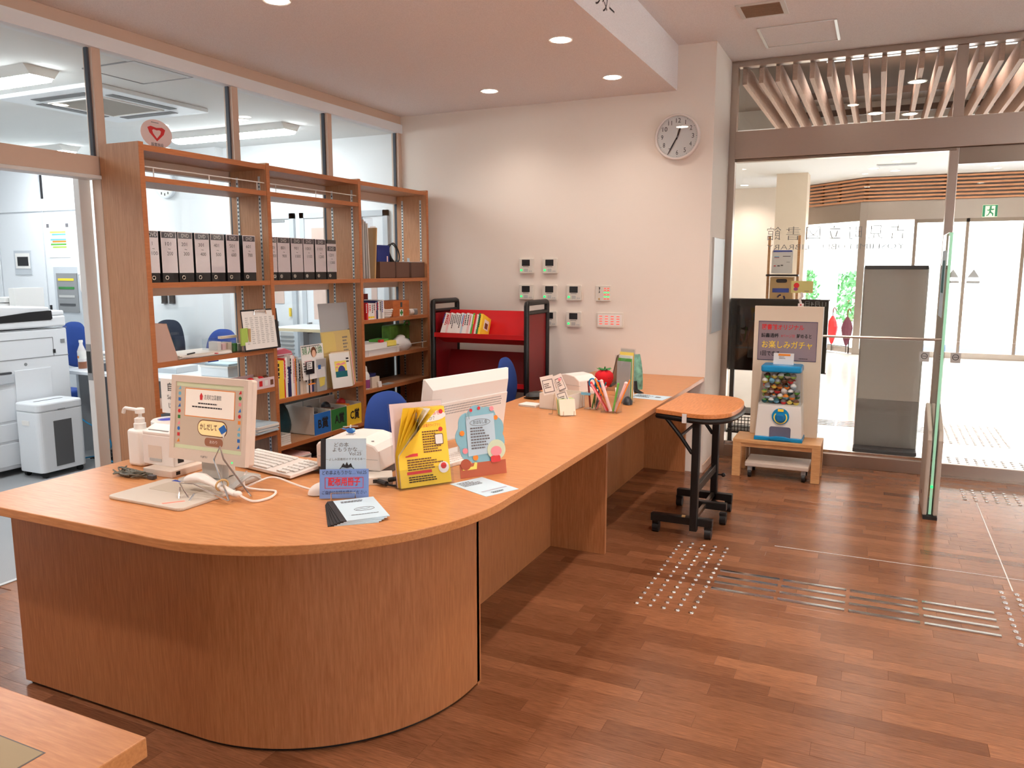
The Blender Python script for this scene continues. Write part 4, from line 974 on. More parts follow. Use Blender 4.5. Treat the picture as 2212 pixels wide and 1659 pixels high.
ob('pad_base', MB().box(-0.05,0.03,0.0,0.03,-0.04,0.0), 'acrylic', gn)
tk = thing('clear_tray', 'clear plastic tray with red candy packets on the shelf right of the monitor', 'tray', (-3.60, 3.80, 0.795), 90)
ob('tray_shell', MB().box(-0.14,0.145,-0.085,0.085,0,0.003).box(-0.14,0.145,-0.088,-0.085,0,0.068).box(-0.14,0.145,0.085,0.088,0,0.07).box(-0.143,-0.14,-0.085,0.085,0,0.068).box(0.143,0.146,-0.085,0.085,0,0.075), pm('tray_pink', (236,214,218), 0.3), tk)
for k, m in enumerate(('red','cream','red','brown')): ob('candy', MB().sph((-0.02+0.045*k, -0.02, 0.055), 0.024, 10, 6, (1,1,0.7)), m, tk, smooth=True)
for k in range(3): decal(tk, 'label_print', rect(0.028, 0.034, 0.0+0.05*k, 0.034), (0,-0.088,0), X3, Z3, ('red','paper','brown')[k], 0.001)
dm = thing('clear_dome', 'pale round plastic lid standing behind the monitor on the shelf', 'lid', (-3.60, 3.58, 0.795), 90)
ob('lid', MB().lathe([(0.06,0),(0.064,0.01),(0.055,0.05),(0.03,0.068),(0.001,0.072)], n=24), 'off_white', dm, smooth=True); ob('knob', MB().sph((0,0,0.076), 0.01, 10, 6), 'white', dm, smooth=True)
paperstack('colour_papers', 'blue and yellow craft papers low in the left bay', (-3.63, 3.80, 0.22), 0.24, 0.22, 9, ['blue','yellow','paper_blue','green_bright'], 9, th=0.014)
# ---------------------------------------------------------------- things on the near end of the counter
# self service monitor
mo = thing('self_checkout_monitor', 'beige self checkout monitor showing a borrowing screen', 'monitor', (-2.27, 2.145, TOP), 0)
hd_ = 0.045
tl = R(7)
def mp_(x, y, z):  # monitor local: tilted panel, origin bottom centre of the front face at z=.085
    return Vector((x, y*math.cos(tl)+z*math.sin(tl), 0.085+z*math.cos(tl)-y*math.sin(tl)))
MU, MV = Vector((1,0,0)), Vector((0, math.sin(tl), math.cos(tl)))
MN = MU.cross(MV)
def mbox(x0, x1, y0, y1, z0, z1): return MB().obox(mp_(x0,y0,z0), MU*(x1-x0), -MN*(y1-y0), MV*(z1-z0))
w2 = 0.1925; H = 0.322
frm = MB()
for (a, b, c, d) in ((-w2, -w2+0.023, 0, H), (w2-0.021, w2, 0, H), (-w2+0.023, w2-0.021, 0, 0.042), (-w2+0.023, w2-0.021, H-0.024, H)):
    q = mbox(a, b, 0, 0.02, c, d); frm.add(q.v, q.f)
ob('bezel', frm, pm('beige_plastic', (226,210,196), 0.45), mo)
ob('casing', mbox(-w2, w2, 0.02, 0.052, 0.0, H), 'beige_plastic', mo, bevel=0.008)
ob('rear_casing', mbox(-0.13, 0.13, 0.052, 0.075, 0.05, H-0.06), 'beige_plastic', mo, bevel=0.01)
scr = ob('screen', mbox(-w2+0.023, w2-0.021, 0.006, 0.01, 0.042, H-0.024), pm('screen_tan', (192,174,154), 0.3, emit=0.15), mo)
SO = mp_(0, 0.006, 0)
def sdec(name, poly, m, th=0.0006, par=None): return decal(mo, name, poly, SO, MU, MV, m, th)
sdec('screen_strip', rect(0.34, 0.016, 0.001, 0.289), pm('screen_green', (200,206,170), 0.3, emit=0.15))
sdec('screen_strip', rect(0.34, 0.014, 0.001, 0.050), 'screen_green')
sdec('notice_border', rect(0.252, 0.108, 0.002, 0.222), 'orange', 0.0006)
sdec('notice_panel', rect(0.246, 0.102, 0.002, 0.222), pm('screen_paper', (238,228,216), 0.3, emit=0.2), 0.0011)
txt(mo, '吉見町立図書館', 0.020, SO+MU*0.018+MV*0.245, MU, MV, 'ink', w=0.085, th=0.0016)
sdec('screen_logo', [(-0.046,0.234),(-0.034,0.234),(-0.032,0.250),(-0.040,0.262),(-0.048,0.250)], 'red', 0.0016)
plines(mo, SO+MU*-0.055+MV*0.226, MU, MV, 0.12, 0.010, 1, 'ink', 'screen_text', 1.0, th=0.0016); plines(mo, SO+MU*-0.085+MV*0.212, MU, MV, 0.175, 0.010, 1, 'ink', 'screen_text', 1.0, th=0.0016)
sdec('lending_button_rim', rrect(0.150, 0.062, 0.03, 6, 0.020, 0.130), 'brown', 0.0006)
sdec('lending_button', rrect(0.143, 0.055, 0.027, 6, 0.020, 0.130), pm('button_cream', (244,222,160), 0.3, emit=0.2), 0.0011)
txt(mo, 'かしだして', 0.026, SO+MU*0.002+MV*0.132, MU, MV, 'brown', w=0.085, th=0.0016, bold=0.0006)
sdec('book_icon', [(0.052,0.132),(0.080,0.150),(0.095,0.128),(0.070,0.110)], 'blue', 0.0018)
sdec('book_icon', [(0.066,0.112),(0.088,0.122),(0.080,0.098)], 'paper', 0.0018)
sdec('small_button', rrect(0.092, 0.032, 0.014, 5, 0.030, 0.078), pm('button_brown', (150,98,72), 0.3, emit=0.1), 0.0006)
txt(mo, 'おわり', 0.014, SO+MU*0.030+MV*0.078, MU, MV, 'paper', th=0.0012)
icons = ['blue','red','sky','red','green','blue','orange','pink','blue','sky']
for s in (-1, 1):
    for k in range(10):
        c = icons[(k*3+s) % 10]; zz = 0.275-0.0225*k
        sdec('border_icon', ([(s*0.152-0.008, zz-0.008),(s*0.152+0.007, zz-0.006),(s*0.152+0.003, zz+0.008)] if k % 3 == 0 else disc(0.0075, 10, s*0.152, zz) if k % 3 == 1 else rect(0.013, 0.013, s*0.152, zz)), c)
txt(mo, 'FUJITSU', 0.010, SO+MU*-0.01+MV*0.020-MN*(-0.006), MU, MV, 'ink_grey', th=0.001)
sdec('power_led', rect(0.007, 0.006, 0.130, 0.012), 'led_green', 0.0068)
ob('neck', MB().box(-0.05, 0.05, 0.055, 0.10, 0.02, 0.20), 'beige_plastic', mo, bevel=0.006)
ob('stand_base', MB().prism(rrect(0.26, 0.20, 0.03), (0.01, 0.055, 0.0), X3, Y3, (0,0,0.018)), pm('silver_plastic', (190,186,180), 0.35), mo, bevel=0.004)
ob('neck_cover', MB().box(-0.045, 0.06, 0.02, 0.055, 0.018, 0.095), 'silver_plastic', mo, bevel=0.005)

# reader pad
pd = thing('reader_pad', 'flat pale grey card reader pad in front of the beige monitor', 'reader', (-2.267, 1.985, TOP), -1)
ob('plate', MB().prism(rrect(0.365, 0.265, 0.022), (0,0,0.0), X3, Y3, (0,0,0.012)), pm('pad_grey', (206,196,184), 0.35), pd, bevel=0.004)
ob('reading_area', MB().prism(rrect(0.21, 0.11, 0.01), (-0.02,0.05,0.012), X3, Y3, (0,0,0.0006)), pm('pad_tan', (190,178,162), 0.4), pd)
ob('brand_mark', MB().box(-0.13, -0.09, 0.105, 0.122, 0.012, 0.0128), 'blue_print', pd)
ob('red_glow', MB().prism([(0.075,-0.115),(0.12,-0.06),(0.128,-0.062),(0.086,-0.118)], (0,0,0.012), X3, Y3, (0,0,0.0006)), pm('scan_red', (255,110,90), 0.4, emit=0.8, emitc=(1,0.12,0.08)), pd)

# hand scanner on its wire cradle
sc = thing('hand_scanner', 'white hand barcode scanner resting in a wire cradle with a curled cable', 'scanner', (-2.11, 2.03, TOP), -2)
prof = [(-0.13,0.052,0.026),(-0.10,0.060,0.030),(-0.06,0.064,0.026),(-0.01,0.052,0.018),(0.05,0.036,0.016),(0.105,0.022,0.014)]
def gun(a, b):
    t = b*(len(prof)-1); i = min(int(t), len(prof)-2); f = t-i
    x, z, r = [prof[i][k]+(prof[i+1][k]-prof[i][k])*f for k in range(3)]
    th = 2*PI*a; return (x, r*math.cos(th)*1.0, z+r*0.62*math.sin(th))
ob('housing', MB().grid(gun, 18, 15), 'white_warm', sc, smooth=True)
ob('window', MB().sph((-0.128,0,0.048), 0.021, 12, 8, (0.35,1,0.75)), 'black_gloss', sc, smooth=True)
ob('tail', MB().sph((0.107,0,0.026), 0.017, 10, 8, (1,1,0.7)), 'white_warm', sc, smooth=True)
ob('band', MB().tube([(0.035+0.004*math.cos(2*PI*k/16), 0.024*math.cos(2*PI*k/16), 0.05+0.018*math.sin(2*PI*k/16)) for k in range(16)], 0.004, 6, closed=True), 'kraft', sc)
ob('wire_cradle', MB().tube([(-0.05,-0.07,0.004),(-0.09,-0.075,0.06),(-0.03,-0.065,0.06),(0.11,-0.045,0.012)], 0.0035, 6), 'chrome', sc, smooth=True)
ob('wire_cradle', MB().tube([(0.12,0.05,0.006),(0.0,0.045,0.13),(-0.03,0.06,0.17),(-0.06,0.055,0.12),(0.11,-0.04,0.012)], 0.0035, 6), 'chrome', sc, smooth=True)
ob('wire_foot', MB().tube([(-0.09,-0.075,0.045),(-0.07,-0.10,0.004),(-0.02,-0.105,0.004),(-0.02,-0.075,0.03)], 0.0035, 6), 'chrome', sc, smooth=True)
def curve(pts, n=8):
    P = [Vector(p) for p in pts]; out = []
    for i in range(len(P)-1):
        a, b, c, d = P[max(i-1,0)], P[i], P[i+1], P[min(i+2,len(P)-1)]
        for k in range(n):
            t = k/n; out.append(0.5*((2*b)+(c-a)*t+(2*a-5*b+4*c-d)*t*t+(3*b-a-3*c+d)*t**3))
    return out+[P[-1]]
ob('cable', MB().tube(curve([(0.12,0,0.022),(0.17,0.01,0.006),(0.19,0.07,0.006),(0.15,0.14,0.006),(0.08,0.13,0.006),(0.04,0.10,0.02),(0.02,0.12,0.05),(0.0,0.15,0.06)]), 0.0045, 6), 'white_warm', sc, smooth=True)
ob('cable', MB().tube(curve([(0.02,0.10,0.006),(0.06,0.15,0.03),(0.10,0.19,0.04),(0.20,0.20,0.02),(0.28,0.21,0.006)]), 0.004, 6), 'white_warm', sc, smooth=True)
bundle = MB()
for k in range(4): bundle.tube(curve([(-0.02+0.008*k,0.06,0.006),(0.0+0.008*k,0.09,0.03),(0.03+0.006*k,0.13,0.055),(0.06,0.17,0.03)]), 0.004, 6)
ob('cable_bundle', bundle, 'grey_light', sc, smooth=True)

# keyboard and mouse
kb = thing('keyboard', 'white desktop keyboard behind the beige monitor', 'keyboard', (-2.222, 2.455, TOP), -12)
ob('body', MB().prism([(-0.085,0.004),(0.085,0.018),(0.085,0.032),(-0.085,0.018)], (-0.22,0,0), (0,1,0), (0,0,1), (0.44,0,0)), 'white_warm', kb, bevel=0.003)
kr = random.Random(2); sl_ = Vector((0,0.17,0.014)).normalized(); kn = X3.cross(sl_)
kx0 = None
for r_ in range(6):
    x = -0.208; yy = -0.068+0.0265*r_
    widths = [0.0185]*15 if r_ else [0.028,0.022,0.022,0.10,0.022,0.022,0.028,0.028]
    for w_ in widths:
        if x+w_ > 0.10: break
        key = MB().obox(Vector((x+0.001,yy-0.009,0.0195+0.0824*(yy+0.085)*1.0)), (w_-0.002,0,0), sl_*0.0185, kn*0.004)
        ob('key', key, 'white', kb); x += w_
    for c in range(4):
        if r_ == 0 and c > 2: continue
        key = MB().obox(Vector((0.125+0.0205*c,yy-0.009,0.0195+0.0824*(yy+0.085))), (0.0175,0,0), sl_*0.0185, kn*0.004); ob('key', key, 'white', kb)
ob('foot', MB().box(-0.19,-0.15,0.06,0.08,0,0.02), 'grey', kb); ob('foot', MB().box(0.15,0.19,0.06,0.08,0,0.02), 'grey', kb)
ms = thing('computer_mouse', 'white computer mouse left of the blue booklet sign', 'mouse', (-1.795, 2.235, TOP), -25)
ob('shell', MB().grid(lambda a, b: (0.033*math.cos(2*PI*a)*math.sin(PI*b/2+0.001)*(1-0.12*math.sin(2*PI*a)), 0.058*math.sin(2*PI*a)*math.sin(PI*b/2+0.001), 0.003+0.036*math.cos(PI*b/2)*(1-0.12*math.sin(2*PI*a))), 24, 8), 'white_warm', ms, smooth=True)
ob('base', MB().lathe([(0.03,0),(0.033,0.004),(0.001,0.004)], n=20), 'grey_light', ms)
ob('wheel', MB().tube([(-0.004,0.03,0.033),(0.004,0.03,0.033)], 0.008, 12), 'grey', ms)

# receipt printer, pump bottle, tape roll, cable tangle, sign
rp_ = thing('receipt_printer', 'cream receipt printer beside the pump bottle', 'printer', (-2.585, 2.20, TOP), 0)
ob('base_box', MB().box(-0.03, 0.128, -0.05, 0.15, 0, 0.028), 'beige_plastic', rp_, bevel=0.003)
ob('body', MB().box(-0.085, 0.085, 0.0, 0.19, 0.026, 0.152), 'white_warm', rp_, bevel=0.006)
ob('lid', MB().prism([(0.0,0.0),(0.19,0.014),(0.19,0.03),(0.06,0.034),(0.0,0.012)], (-0.08,0.0,0.15), (0,1,0), (0,0,1), (0.16,0,0)), 'white_warm', rp_, bevel=0.003)
ob('paper_slot', MB().box(-0.06, 0.05, 0.012, 0.028, 0.166, 0.169), 'grey', rp_)
ob('front_recess', MB().box(-0.052, 0.022, -0.001, 0.0, 0.055, 0.108), 'beige_plastic', rp_); ob('badge', MB().box(-0.045, 0.02, -0.003, 0.0, 0.045, 0.056), 'grey_light', rp_)
ob('switch', MB().box(0.128, 0.1285, -0.03, -0.01, 0.008, 0.022), 'black', rp_)
ob('side_switch', MB().box(0.085, 0.0855, 0.02, 0.05, 0.04, 0.065), 'black', rp_)
bt = thing('pump_bottle', 'white flat hand sanitizer bottle with a long pump nozzle', 'bottle', (-2.755, 2.265, TOP), 0)
ob('body', MB().prism(rrect(0.10, 0.075, 0.03, 6), (0,0,0), X3, Y3, (0,0,0.152)), 'white', bt, bevel=0.012, seg=3)
ob('neck', MB().lathe([(0.024,0.15),(0.024,0.175),(0.020,0.178),(0.020,0.196),(0.012,0.2)], n=20), 'white', bt, smooth=True)
ob('pump_stem', MB().lathe([(0.007,0.196),(0.007,0.215),(0.019,0.218),(0.019,0.236),(0.012,0.24),(0.001,0.24)], (0.005,0,0), 18), 'white', bt, smooth=True)
ob('nozzle', MB().tube(curve([(0.02,0,0.229),(-0.05,-0.005,0.233),(-0.075,-0.006,0.232),(-0.085,-0.007,0.212)]), 0.0075, 8), 'white', bt, smooth=True)
tp = thing('tape_dispenser', 'white round tape roll with a blue core behind the printer', 'tape', (-2.755, 2.41, TOP), 0)
ob('roll', MB().lathe([(0.066,0.10),(0.07,0.106),(0.07,0.162),(0.064,0.168),(0.044,0.168),(0.044,0.11),(0.066,0.10)], n=32), 'white', tp, smooth=True)
ob('core', MB().lathe([(0.0438,0.11),(0.0438,0.163),(0.001,0.163)], n=28), pm('core_blue', (44,62,186), 0.4), tp); ob('holder', MB().lathe([(0.05,0),(0.05,0.10),(0.001,0.10)], n=28), 'white', tp, smooth=True)
cg = thing('cable_tangle', 'small tangle of grey cables on the counter before the printer', 'cable', (-2.62, 2.10, TOP), 0)
cr = random.Random(12); cm = MB()
for k in range(7):
    cm.tube(curve([(cr.uniform(-.09,.08), cr.uniform(-.03,.04), cr.uniform(.004,.028)) for _ in range(6)]+[(0.02+0.008*k, 0.04, 0.01)]), 0.003, 5)
ob('loops', cm, pm('cable_olive', (96,92,78), 0.5), cg, smooth=True); ob('plug', MB().box(0.085,0.115,0.0,0.02,0.003,0.016), 'grey_dark', cg)
sn = thing('self_lending_sign', 'white upright card sign for the self checkout behind the monitor', 'sign', (-2.60, 2.365, TOP), 0)
ob('card', MB().box(-0.135, 0.14, 0, 0.003, 0.205, 0.352), 'paper', sn)
txt(sn, '自動貸出機', 0.040, (-0.10, -0.001, 0.315), X3, Z3, 'ink', align='LEFT', w=None)
txt(sn, 'Self  Lending', 0.026, (-0.10, -0.001, 0.273), X3, Z3, 'ink', align='LEFT'); txt(sn, 'じどうかしだしき', 0.026, (-0.10, -0.001, 0.237), X3, Z3, 'ink', align='LEFT')
ob('stem', MB().tube([(0.06,0.008,0.0),(0.06,0.008,0.21)], 0.005, 8), 'alu', sn); ob('foot', MB().lathe([(0.035,0),(0.03,0.008),(0.001,0.01)], (0.06,0.008,0), 18), 'alu', sn)

# booklet display with blue sign, pile of booklets
bd = thing('booklet_stand', 'wire stand holding a pale booklet and a blue sign in red frame', 'sign', (-1.678, 2.204, TOP+0.002), 28.8)
tb = R(12.4); BV = Vector((0, math.sin(tb), math.cos(tb))); BN_ = X3.cross(BV)
ob('blue_card', MB().obox(Vector((-0.086,0,0.002)), X3*0.172, BV*0.103, BN_*0.002), pm('card_blue', (120,152,214), 0.35), bd)
CO = Vector((0,0,0.002))+BN_*0.0022
txt(bd, 'どの本よもうかな… Vol.25', 0.017, CO+BV*0.090, X3, BV, 'ink', w=0.155); txt(bd, '配布用冊子', 0.030, CO+BV*0.056, X3, BV, 'red', w=0.112, bold=0.0008)
for a in (0.036, 0.0735): decal(bd, 'red_frame', rect(0.134, 0.0018, 0, a), CO, X3, BV, 'red')
for a in (-0.0665, 0.0665): decal(bd, 'red_frame', rect(0.0018, 0.039, a, 0.0547), CO, X3, BV, 'red')
txt(bd, 'ご自由にお持ち帰りください', 0.0145, CO+BV*0.020, X3, BV, 'navy', w=0.155)
ob('booklet', MB().obox(Vector((-0.084,0.010,0.006)), X3*0.160, BV*0.205, -BN_*0.005), 'paper_blue', bd)
ob('booklet_spine', MB().obox(Vector((-0.0842,0.0095,0.006)), X3*0.018, BV*0.206, BN_*0.0006-BN_*0.0), 'ink', bd)
KO = Vector((0,0.010,0.006))+BN_*0.0008
txt(bd, 'どの本', 0.018, KO+X3*-0.012+BV*0.182, X3, BV, 'ink_grey'); txt(bd, 'よもうかな…', 0.018, KO+X3*0.010+BV*0.165, X3, BV, 'ink_grey'); txt(bd, 'Vol.25', 0.017, KO+X3*0.038+BV*0.150, X3, BV, 'ink_grey'); txt(bd, '～よしみ図書館のすすめる本～', 0.010, KO+X3*0.004+BV*0.131, X3, BV, 'ink_grey')
be = MB().tube([KO+X3*(0.008+0.026*math.cos(t))+BV*(0.093-0.020*math.sin(t)*(1.0 if math.sin(t) > 0 else 0.7)) for t in [2*PI*k/24 for k in range(24)]], 0.0012, 4, closed=True)
ob('strawberry_outline', be, 'ink', bd)
ob('strawberry_crown', MB().flat([(-0.012,0.105),(-0.004,0.118),(0.002,0.110),(0.008,0.122),(0.014,0.110),(0.022,0.118),(0.028,0.105),(0.008,0.100)], KO+BN_*0.001, X3, BV), 'ink', bd)
ob('wire_lip', MB().tube([(-0.042,-0.006,0.0),(-0.042,-0.022,0.004),(-0.042,-0.022,0.028),(0.042,-0.022,0.028),(0.042,-0.022,0.004),(0.042,-0.006,0.0)], 0.0022, 6), 'chrome', bd, smooth=True)
ob('wire_base', MB().tube([(-0.042,0.0,0.002),(-0.042,0.07,0.002),(0.042,0.07,0.002),(0.042,0.0,0.002)], 0.0022, 6), 'chrome', bd, smooth=True)
bp_ = thing('booklet_pile', 'fanned pile of pale blue booklets with black spines in front of the blue sign', 'booklets', (-1.545, 2.100, TOP), 48)
for k in range(5):
    a = R((4-k)*-2.0); u = Vector((math.cos(a), math.sin(a), 0)); v = Vector((-math.sin(a), math.cos(a), 0)); o = Vector((-0.006*(4-k), -0.002*(4-k), 0.0028*k)) - u*0.080 - v*0.118
    b_ = ob('booklet', MB().obox(o, u*0.160, v*0.235, (0,0,0.0026)), 'paper_blue', bp_)
    ob('spine_tape', MB().obox(o+Vector((0,0,-0.0001))-u*0.0005-v*0.0005, u*0.020, v*0.236, (0,0,0.0028)), 'ink', b_)
top_o = Vector((0.01, 0, 0.0142))
plines(bp_, top_o+X3*-0.05+Y3*0.095, X3, Y3, 0.11, 0.022, 2, 'ink_grey', 'cover_title', 0.8)
ob('cover_drawing', MB().tube([top_o+Vector((0.01+0.034*math.cos(t), -0.012+0.018*math.sin(t), 0)) for t in [2*PI*k/20 for k in range(20)]], 0.0009, 4, closed=True).tube([top_o+Vector(p) for p in ((-0.02,-0.018,0),(0.0,-0.008,0),(0.012,-0.016,0),(0.03,-0.006,0))], 0.0008, 4), 'ink_grey', bp_)
plines(bp_, top_o+X3*-0.045+Y3*-0.065, X3, Y3, 0.10, 0.008, 1, 'ink_grey', 'cover_line', 1.0)

# white box printer behind the sign, toy helicopter, hub
wp = thing('white_label_printer', 'white label printer with a domed lid behind the booklet stand', 'printer', (-1.865, 2.56, TOP), 8)
dome = [(-0.14,0.03),(-0.14,0.118),(-0.13,0.132),(-0.04,0.150),(0.05,0.150),(0.115,0.132),(0.135,0.110),(0.14,0.03)]
ob('body', MB().prism(dome, (0,-0.10,0), X3, Z3, (0,0.22,0)), 'white_warm', wp, bevel=0.008)
ob('base', MB().box(-0.135,0.135,-0.095,0.115,0.0,0.032), 'grey_dark', wp, bevel=0.004); ob('front_seam', MB().box(-0.13,0.13,-0.1015,-0.1,0.075,0.077), 'grey_light', wp)
ob('button', MB().lathe([(0.006,0),(0.006,0.002),(0.001,0.002)], (0.09,-0.06,0.1395), 10), 'grey', wp)
he = thing('toy_helicopter', 'tiny blue toy helicopter on top of the white label printer', 'toy', (-1.895, 2.545, TOP+0.151), 15)
ob('cabin', MB().sph((0,0,0.015), 0.013, 14, 8, (1.5,0.9,0.85)), 'blue', he, smooth=True); ob('tail', MB().tube([(-0.012,0,0.018),(-0.036,0,0.022)], 0.004, 8, 0.002), 'blue', he)
for a in (20, 110): ob('rotor_blade', MB().obox(Vector((0,0,0.031))-Vector((math.cos(R(a)),math.sin(R(a)),0))*0.03-Vector((-math.sin(R(a)),math.cos(R(a)),0))*0.003, Vector((math.cos(R(a)),math.sin(R(a)),0))*0.06, Vector((-math.sin(R(a)),math.cos(R(a)),0))*0.006, (0,0,0.0015)), 'grey_light', he)
ob('mast', MB().tube([(0,0,0.024),(0,0,0.032)], 0.002, 6), 'grey', he)
for s in (-1, 1): ob('skid', MB().tube([(-0.016,s*0.009,0.0015),(0.016,s*0.009,0.0015)], 0.0015, 6).tube([(0,s*0.009,0.0015),(0,s*0.006,0.007)], 0.0012, 5), 'grey_light', he)
ob('windscreen', MB().sph((0.010,0,0.017), 0.010, 10, 6, (1,0.85,0.8)), 'sky', he, smooth=True)
hb = thing('network_hub', 'flat white network hub with black plugs beside the booklet stand', 'hub', (-1.72, 2.44, TOP), 35)
ob('case', MB().box(-0.075,0.075,-0.05,0.05,0.0,0.03), 'off_white', hb, bevel=0.003); ob('port', MB().box(-0.04,-0.02,-0.051,-0.05,0.008,0.022), 'black', hb); ob('port', MB().box(0.0,0.02,-0.051,-0.05,0.008,0.022), 'black', hb)
ob('led', MB().box(-0.062,-0.058,-0.0515,-0.05,0.018,0.022), 'led_green', hb)
ob('plug', MB().tube([(0.02,-0.05,0.015),(0.05,-0.09,0.014)], 0.010, 8), 'black', hb); ob('plug', MB().tube([(0.06,-0.05,0.018),(0.10,-0.075,0.03),(0.12,-0.06,0.045)], 0.009, 8), 'black', hb)
ob('plug_cable', MB().tube(curve([(0.05,-0.09,0.012),(0.09,-0.09,0.006),(0.12,-0.05,0.02),(0.10,0.0,0.035),(0.14,0.03,0.02)]), 0.004, 6), 'black', hb, smooth=True)
ob('adapter', MB().box(0.085,0.14,-0.10,-0.06,0.0,0.022), 'grey_dark', hb, bevel=0.004)

# acrylic leaflet holder with yellow leaflets
ah = thing('leaflet_holder', 'clear acrylic holder with curling yellow leaflets', 'leaflet holder', (-1.50, 2.468, TOP), 54.4)
ta = R(12.5); AV = Vector((0, math.sin(ta), math.cos(ta))); AN = X3.cross(AV)
ob('back_plate', MB().obox(Vector((-0.111,0.028,0.0)), X3*0.222, AV*0.318, -AN*0.003), 'acrylic', ah)
ob('front_lip', MB().obox(Vector((-0.111,-0.012,0.0)), X3*0.222, AV*0.075, AN*0.0025), 'acrylic', ah); ob('holder_base', MB().box(-0.111,0.111,-0.013,0.085,0.0,0.003), 'acrylic', ah)
ob('backing_card', MB().obox(Vector((-0.106,0.022,0.004)), X3*0.212, AV*0.312, -AN*0.001), pm('card_pinkish', (226,204,204), 0.6), ah)
for k in range(6):
    def leaf(a, b, k=k):
        x = -0.103+0.205*a; curl = max(0.0, (0.46-a))*max(0, b-0.40)*(0.10+0.05*k)*1.7; droop = 0.10*k*max(0,(0.3-a))*max(0,b-0.6)
        p = Vector((x+curl*0.75+0.001*k, 0.020-0.0035*k, 0.004)) + AV*(0.292*b - droop*0.2) + AN*(curl*0.75)
        return p
    sheet = ob('leaflet', MB().grid(leaf, 12, 12), 'yellow' if k != 4 else 'paper', ah, smooth=True)
def leafp(x, z, k=5): return Vector((x+0.010, 0.020-0.0035*k, 0.004))+AV*z+AN*0.0012
def ltx(s, size, x, z, m, w=None): txt(ah, s, size, leafp(x, z), X3, AV, m, w=w)
decal(ah, 'title_cloud', disc(0.075, 20, 0.025, 0.258, 0.022), leafp(0,0), X3, AV, 'paper', 0.0003)
ltx('新しい関係を', 0.018, 0.028, 0.267, 'red', 0.095); ltx('ませんか？', 0.018, 0.020, 0.248, 'ink', 0.07); ltx('吉見町電子ライブラリ', 0.013, 0.030, 0.222, 'red', 0.085)
plines(ah, leafp(-0.005, 0.205), X3, AV, 0.075, 0.085, 9, 'brown', 'leaflet_text', 1.0); plines(ah, leafp(-0.075, 0.105), X3, AV, 0.165, 0.045, 5, 'brown', 'leaflet_text', 0.95); plines(ah, leafp(-0.075, 0.040), X3, AV, 0.14, 0.025, 3, 'ink', 'leaflet_text', 0.95)
decal(ah, 'red_heading', rect(0.05, 0.011, -0.055, 0.118), leafp(0,0), X3, AV, 'red', 0.0006); decal(ah, 'red_heading', rect(0.10, 0.011, -0.03, 0.052), leafp(0,0), X3, AV, 'red', 0.0006)
decal(ah, 'tablet_drawing', rrect(0.036, 0.042, 0.006, 3, 0.062, 0.168), leafp(0,0), X3, AV, 'brown', 0.0005); decal(ah, 'tablet_screen', rrect(0.030, 0.036, 0.004, 3, 0.062, 0.168), leafp(0,0), X3, AV, 'paper', 0.0009)
decal(ah, 'strawberry_drawing', disc(0.009, 12, 0.080, 0.272), leafp(0,0), X3, AV, 'red', 0.0008); decal(ah, 'strawberry_drawing', disc(0.009, 12, 0.072, 0.205), leafp(0,0), X3, AV, 'red', 0.0008); decal(ah, 'white_spot', disc(0.022, 16, 0.070, 0.060), leafp(0,0), X3, AV, 'paper', 0.0006); decal(ah, 'strawberry_drawing', disc(0.012, 12, 0.070, 0.066), leafp(0,0), X3, AV, 'red', 0.0011)

# flower shaped card frame
fc = thing('flower_card_frame', 'pale blue flower shaped paper frame with a printed slip', 'card', (-1.375, 2.70, TOP), 52)
tf = R(10); FV = Vector((0, math.sin(tf), math.cos(tf))); FN = X3.cross(FV)
fl = []
for k in range(60):
    a = 2*PI*k/60; rr = 0.103+0.012*abs(math.sin(4.5*a)); fl.append((rr*0.94*math.cos(a), 0.158+rr*1.08*math.sin(a)))
ob('petal_board', MB().prism(fl, (0,0,0), X3, FV, -FN*0.004), pm('card_sky', (140,192,208), 0.7), fc)
ob('stand_strip', MB().obox(Vector((-0.10,0.0,0.0)), X3*0.20, FV*0.055, FN*0.003), pm('card_brown', (186,96,66), 0.7), fc)
ob('rear_strut', MB().obox(Vector((-0.03,0.012,0.0)), X3*0.06, Vector((0,0.07,0)), Vector((0,0,0.003))), 'card_brown', fc)
def fp(x, z, t=0.002): return Vector((0,0,0))+X3*x+FV*z+FN*t
ob('slip', MB().obox(fp(-0.060,0.082), X3*0.122+FV*0.006, FV*0.155, FN*0.0012), 'paper_blue', fc)
txt(fc, 'おはなし会', 0.017, fp(0.0,0.212,0.004), X3, FV, 'ink', w=0.06); plines(fc, fp(-0.045,0.196,0.004), X3, FV, 0.09, 0.09, 8, 'ink_grey', 'slip_text', 0.95)
ob('slip_oval', MB().tube([fp(0.044*math.cos(t), 0.212+0.013*math.sin(t), 0.004) for t in [2*PI*k/24 for k in range(24)]], 0.0007, 4, closed=True), 'ink_grey', fc)
for (x, z, m, r_) in ((0.070,0.225,'orange',0.010),(-0.080,0.175,'orange',0.011),(-0.072,0.105,'pink',0.012),(-0.03,0.075,'orange',0.012),(0.055,0.262,'pink',0.010),(-0.035,0.262,'red',0.007),(0.0,0.268,'red',0.007)):
    decal(fc, 'paper_flower', disc(r_, 8, x, z), fp(0,0,0.0), X3, FV, m, 0.003)
ob('round_badge', MB().prism(disc(0.040, 24, 0.062, 0.098), fp(0,0,0.004), X3, FV, FN*0.0015), pm('card_mint', (214,226,196), 0.7), fc)
ob('pink_shape', MB().prism(disc(0.024, 18, 0.060, 0.092, 0.020), fp(0,0,0.006), X3, FV, FN*0.001), 'pink', fc); ob('red_shape', MB().prism(rrect(0.042, 0.026, 0.008, 4, 0.055, 0.062), fp(0,0,0.006), X3, FV, FN*0.001), 'red', fc)
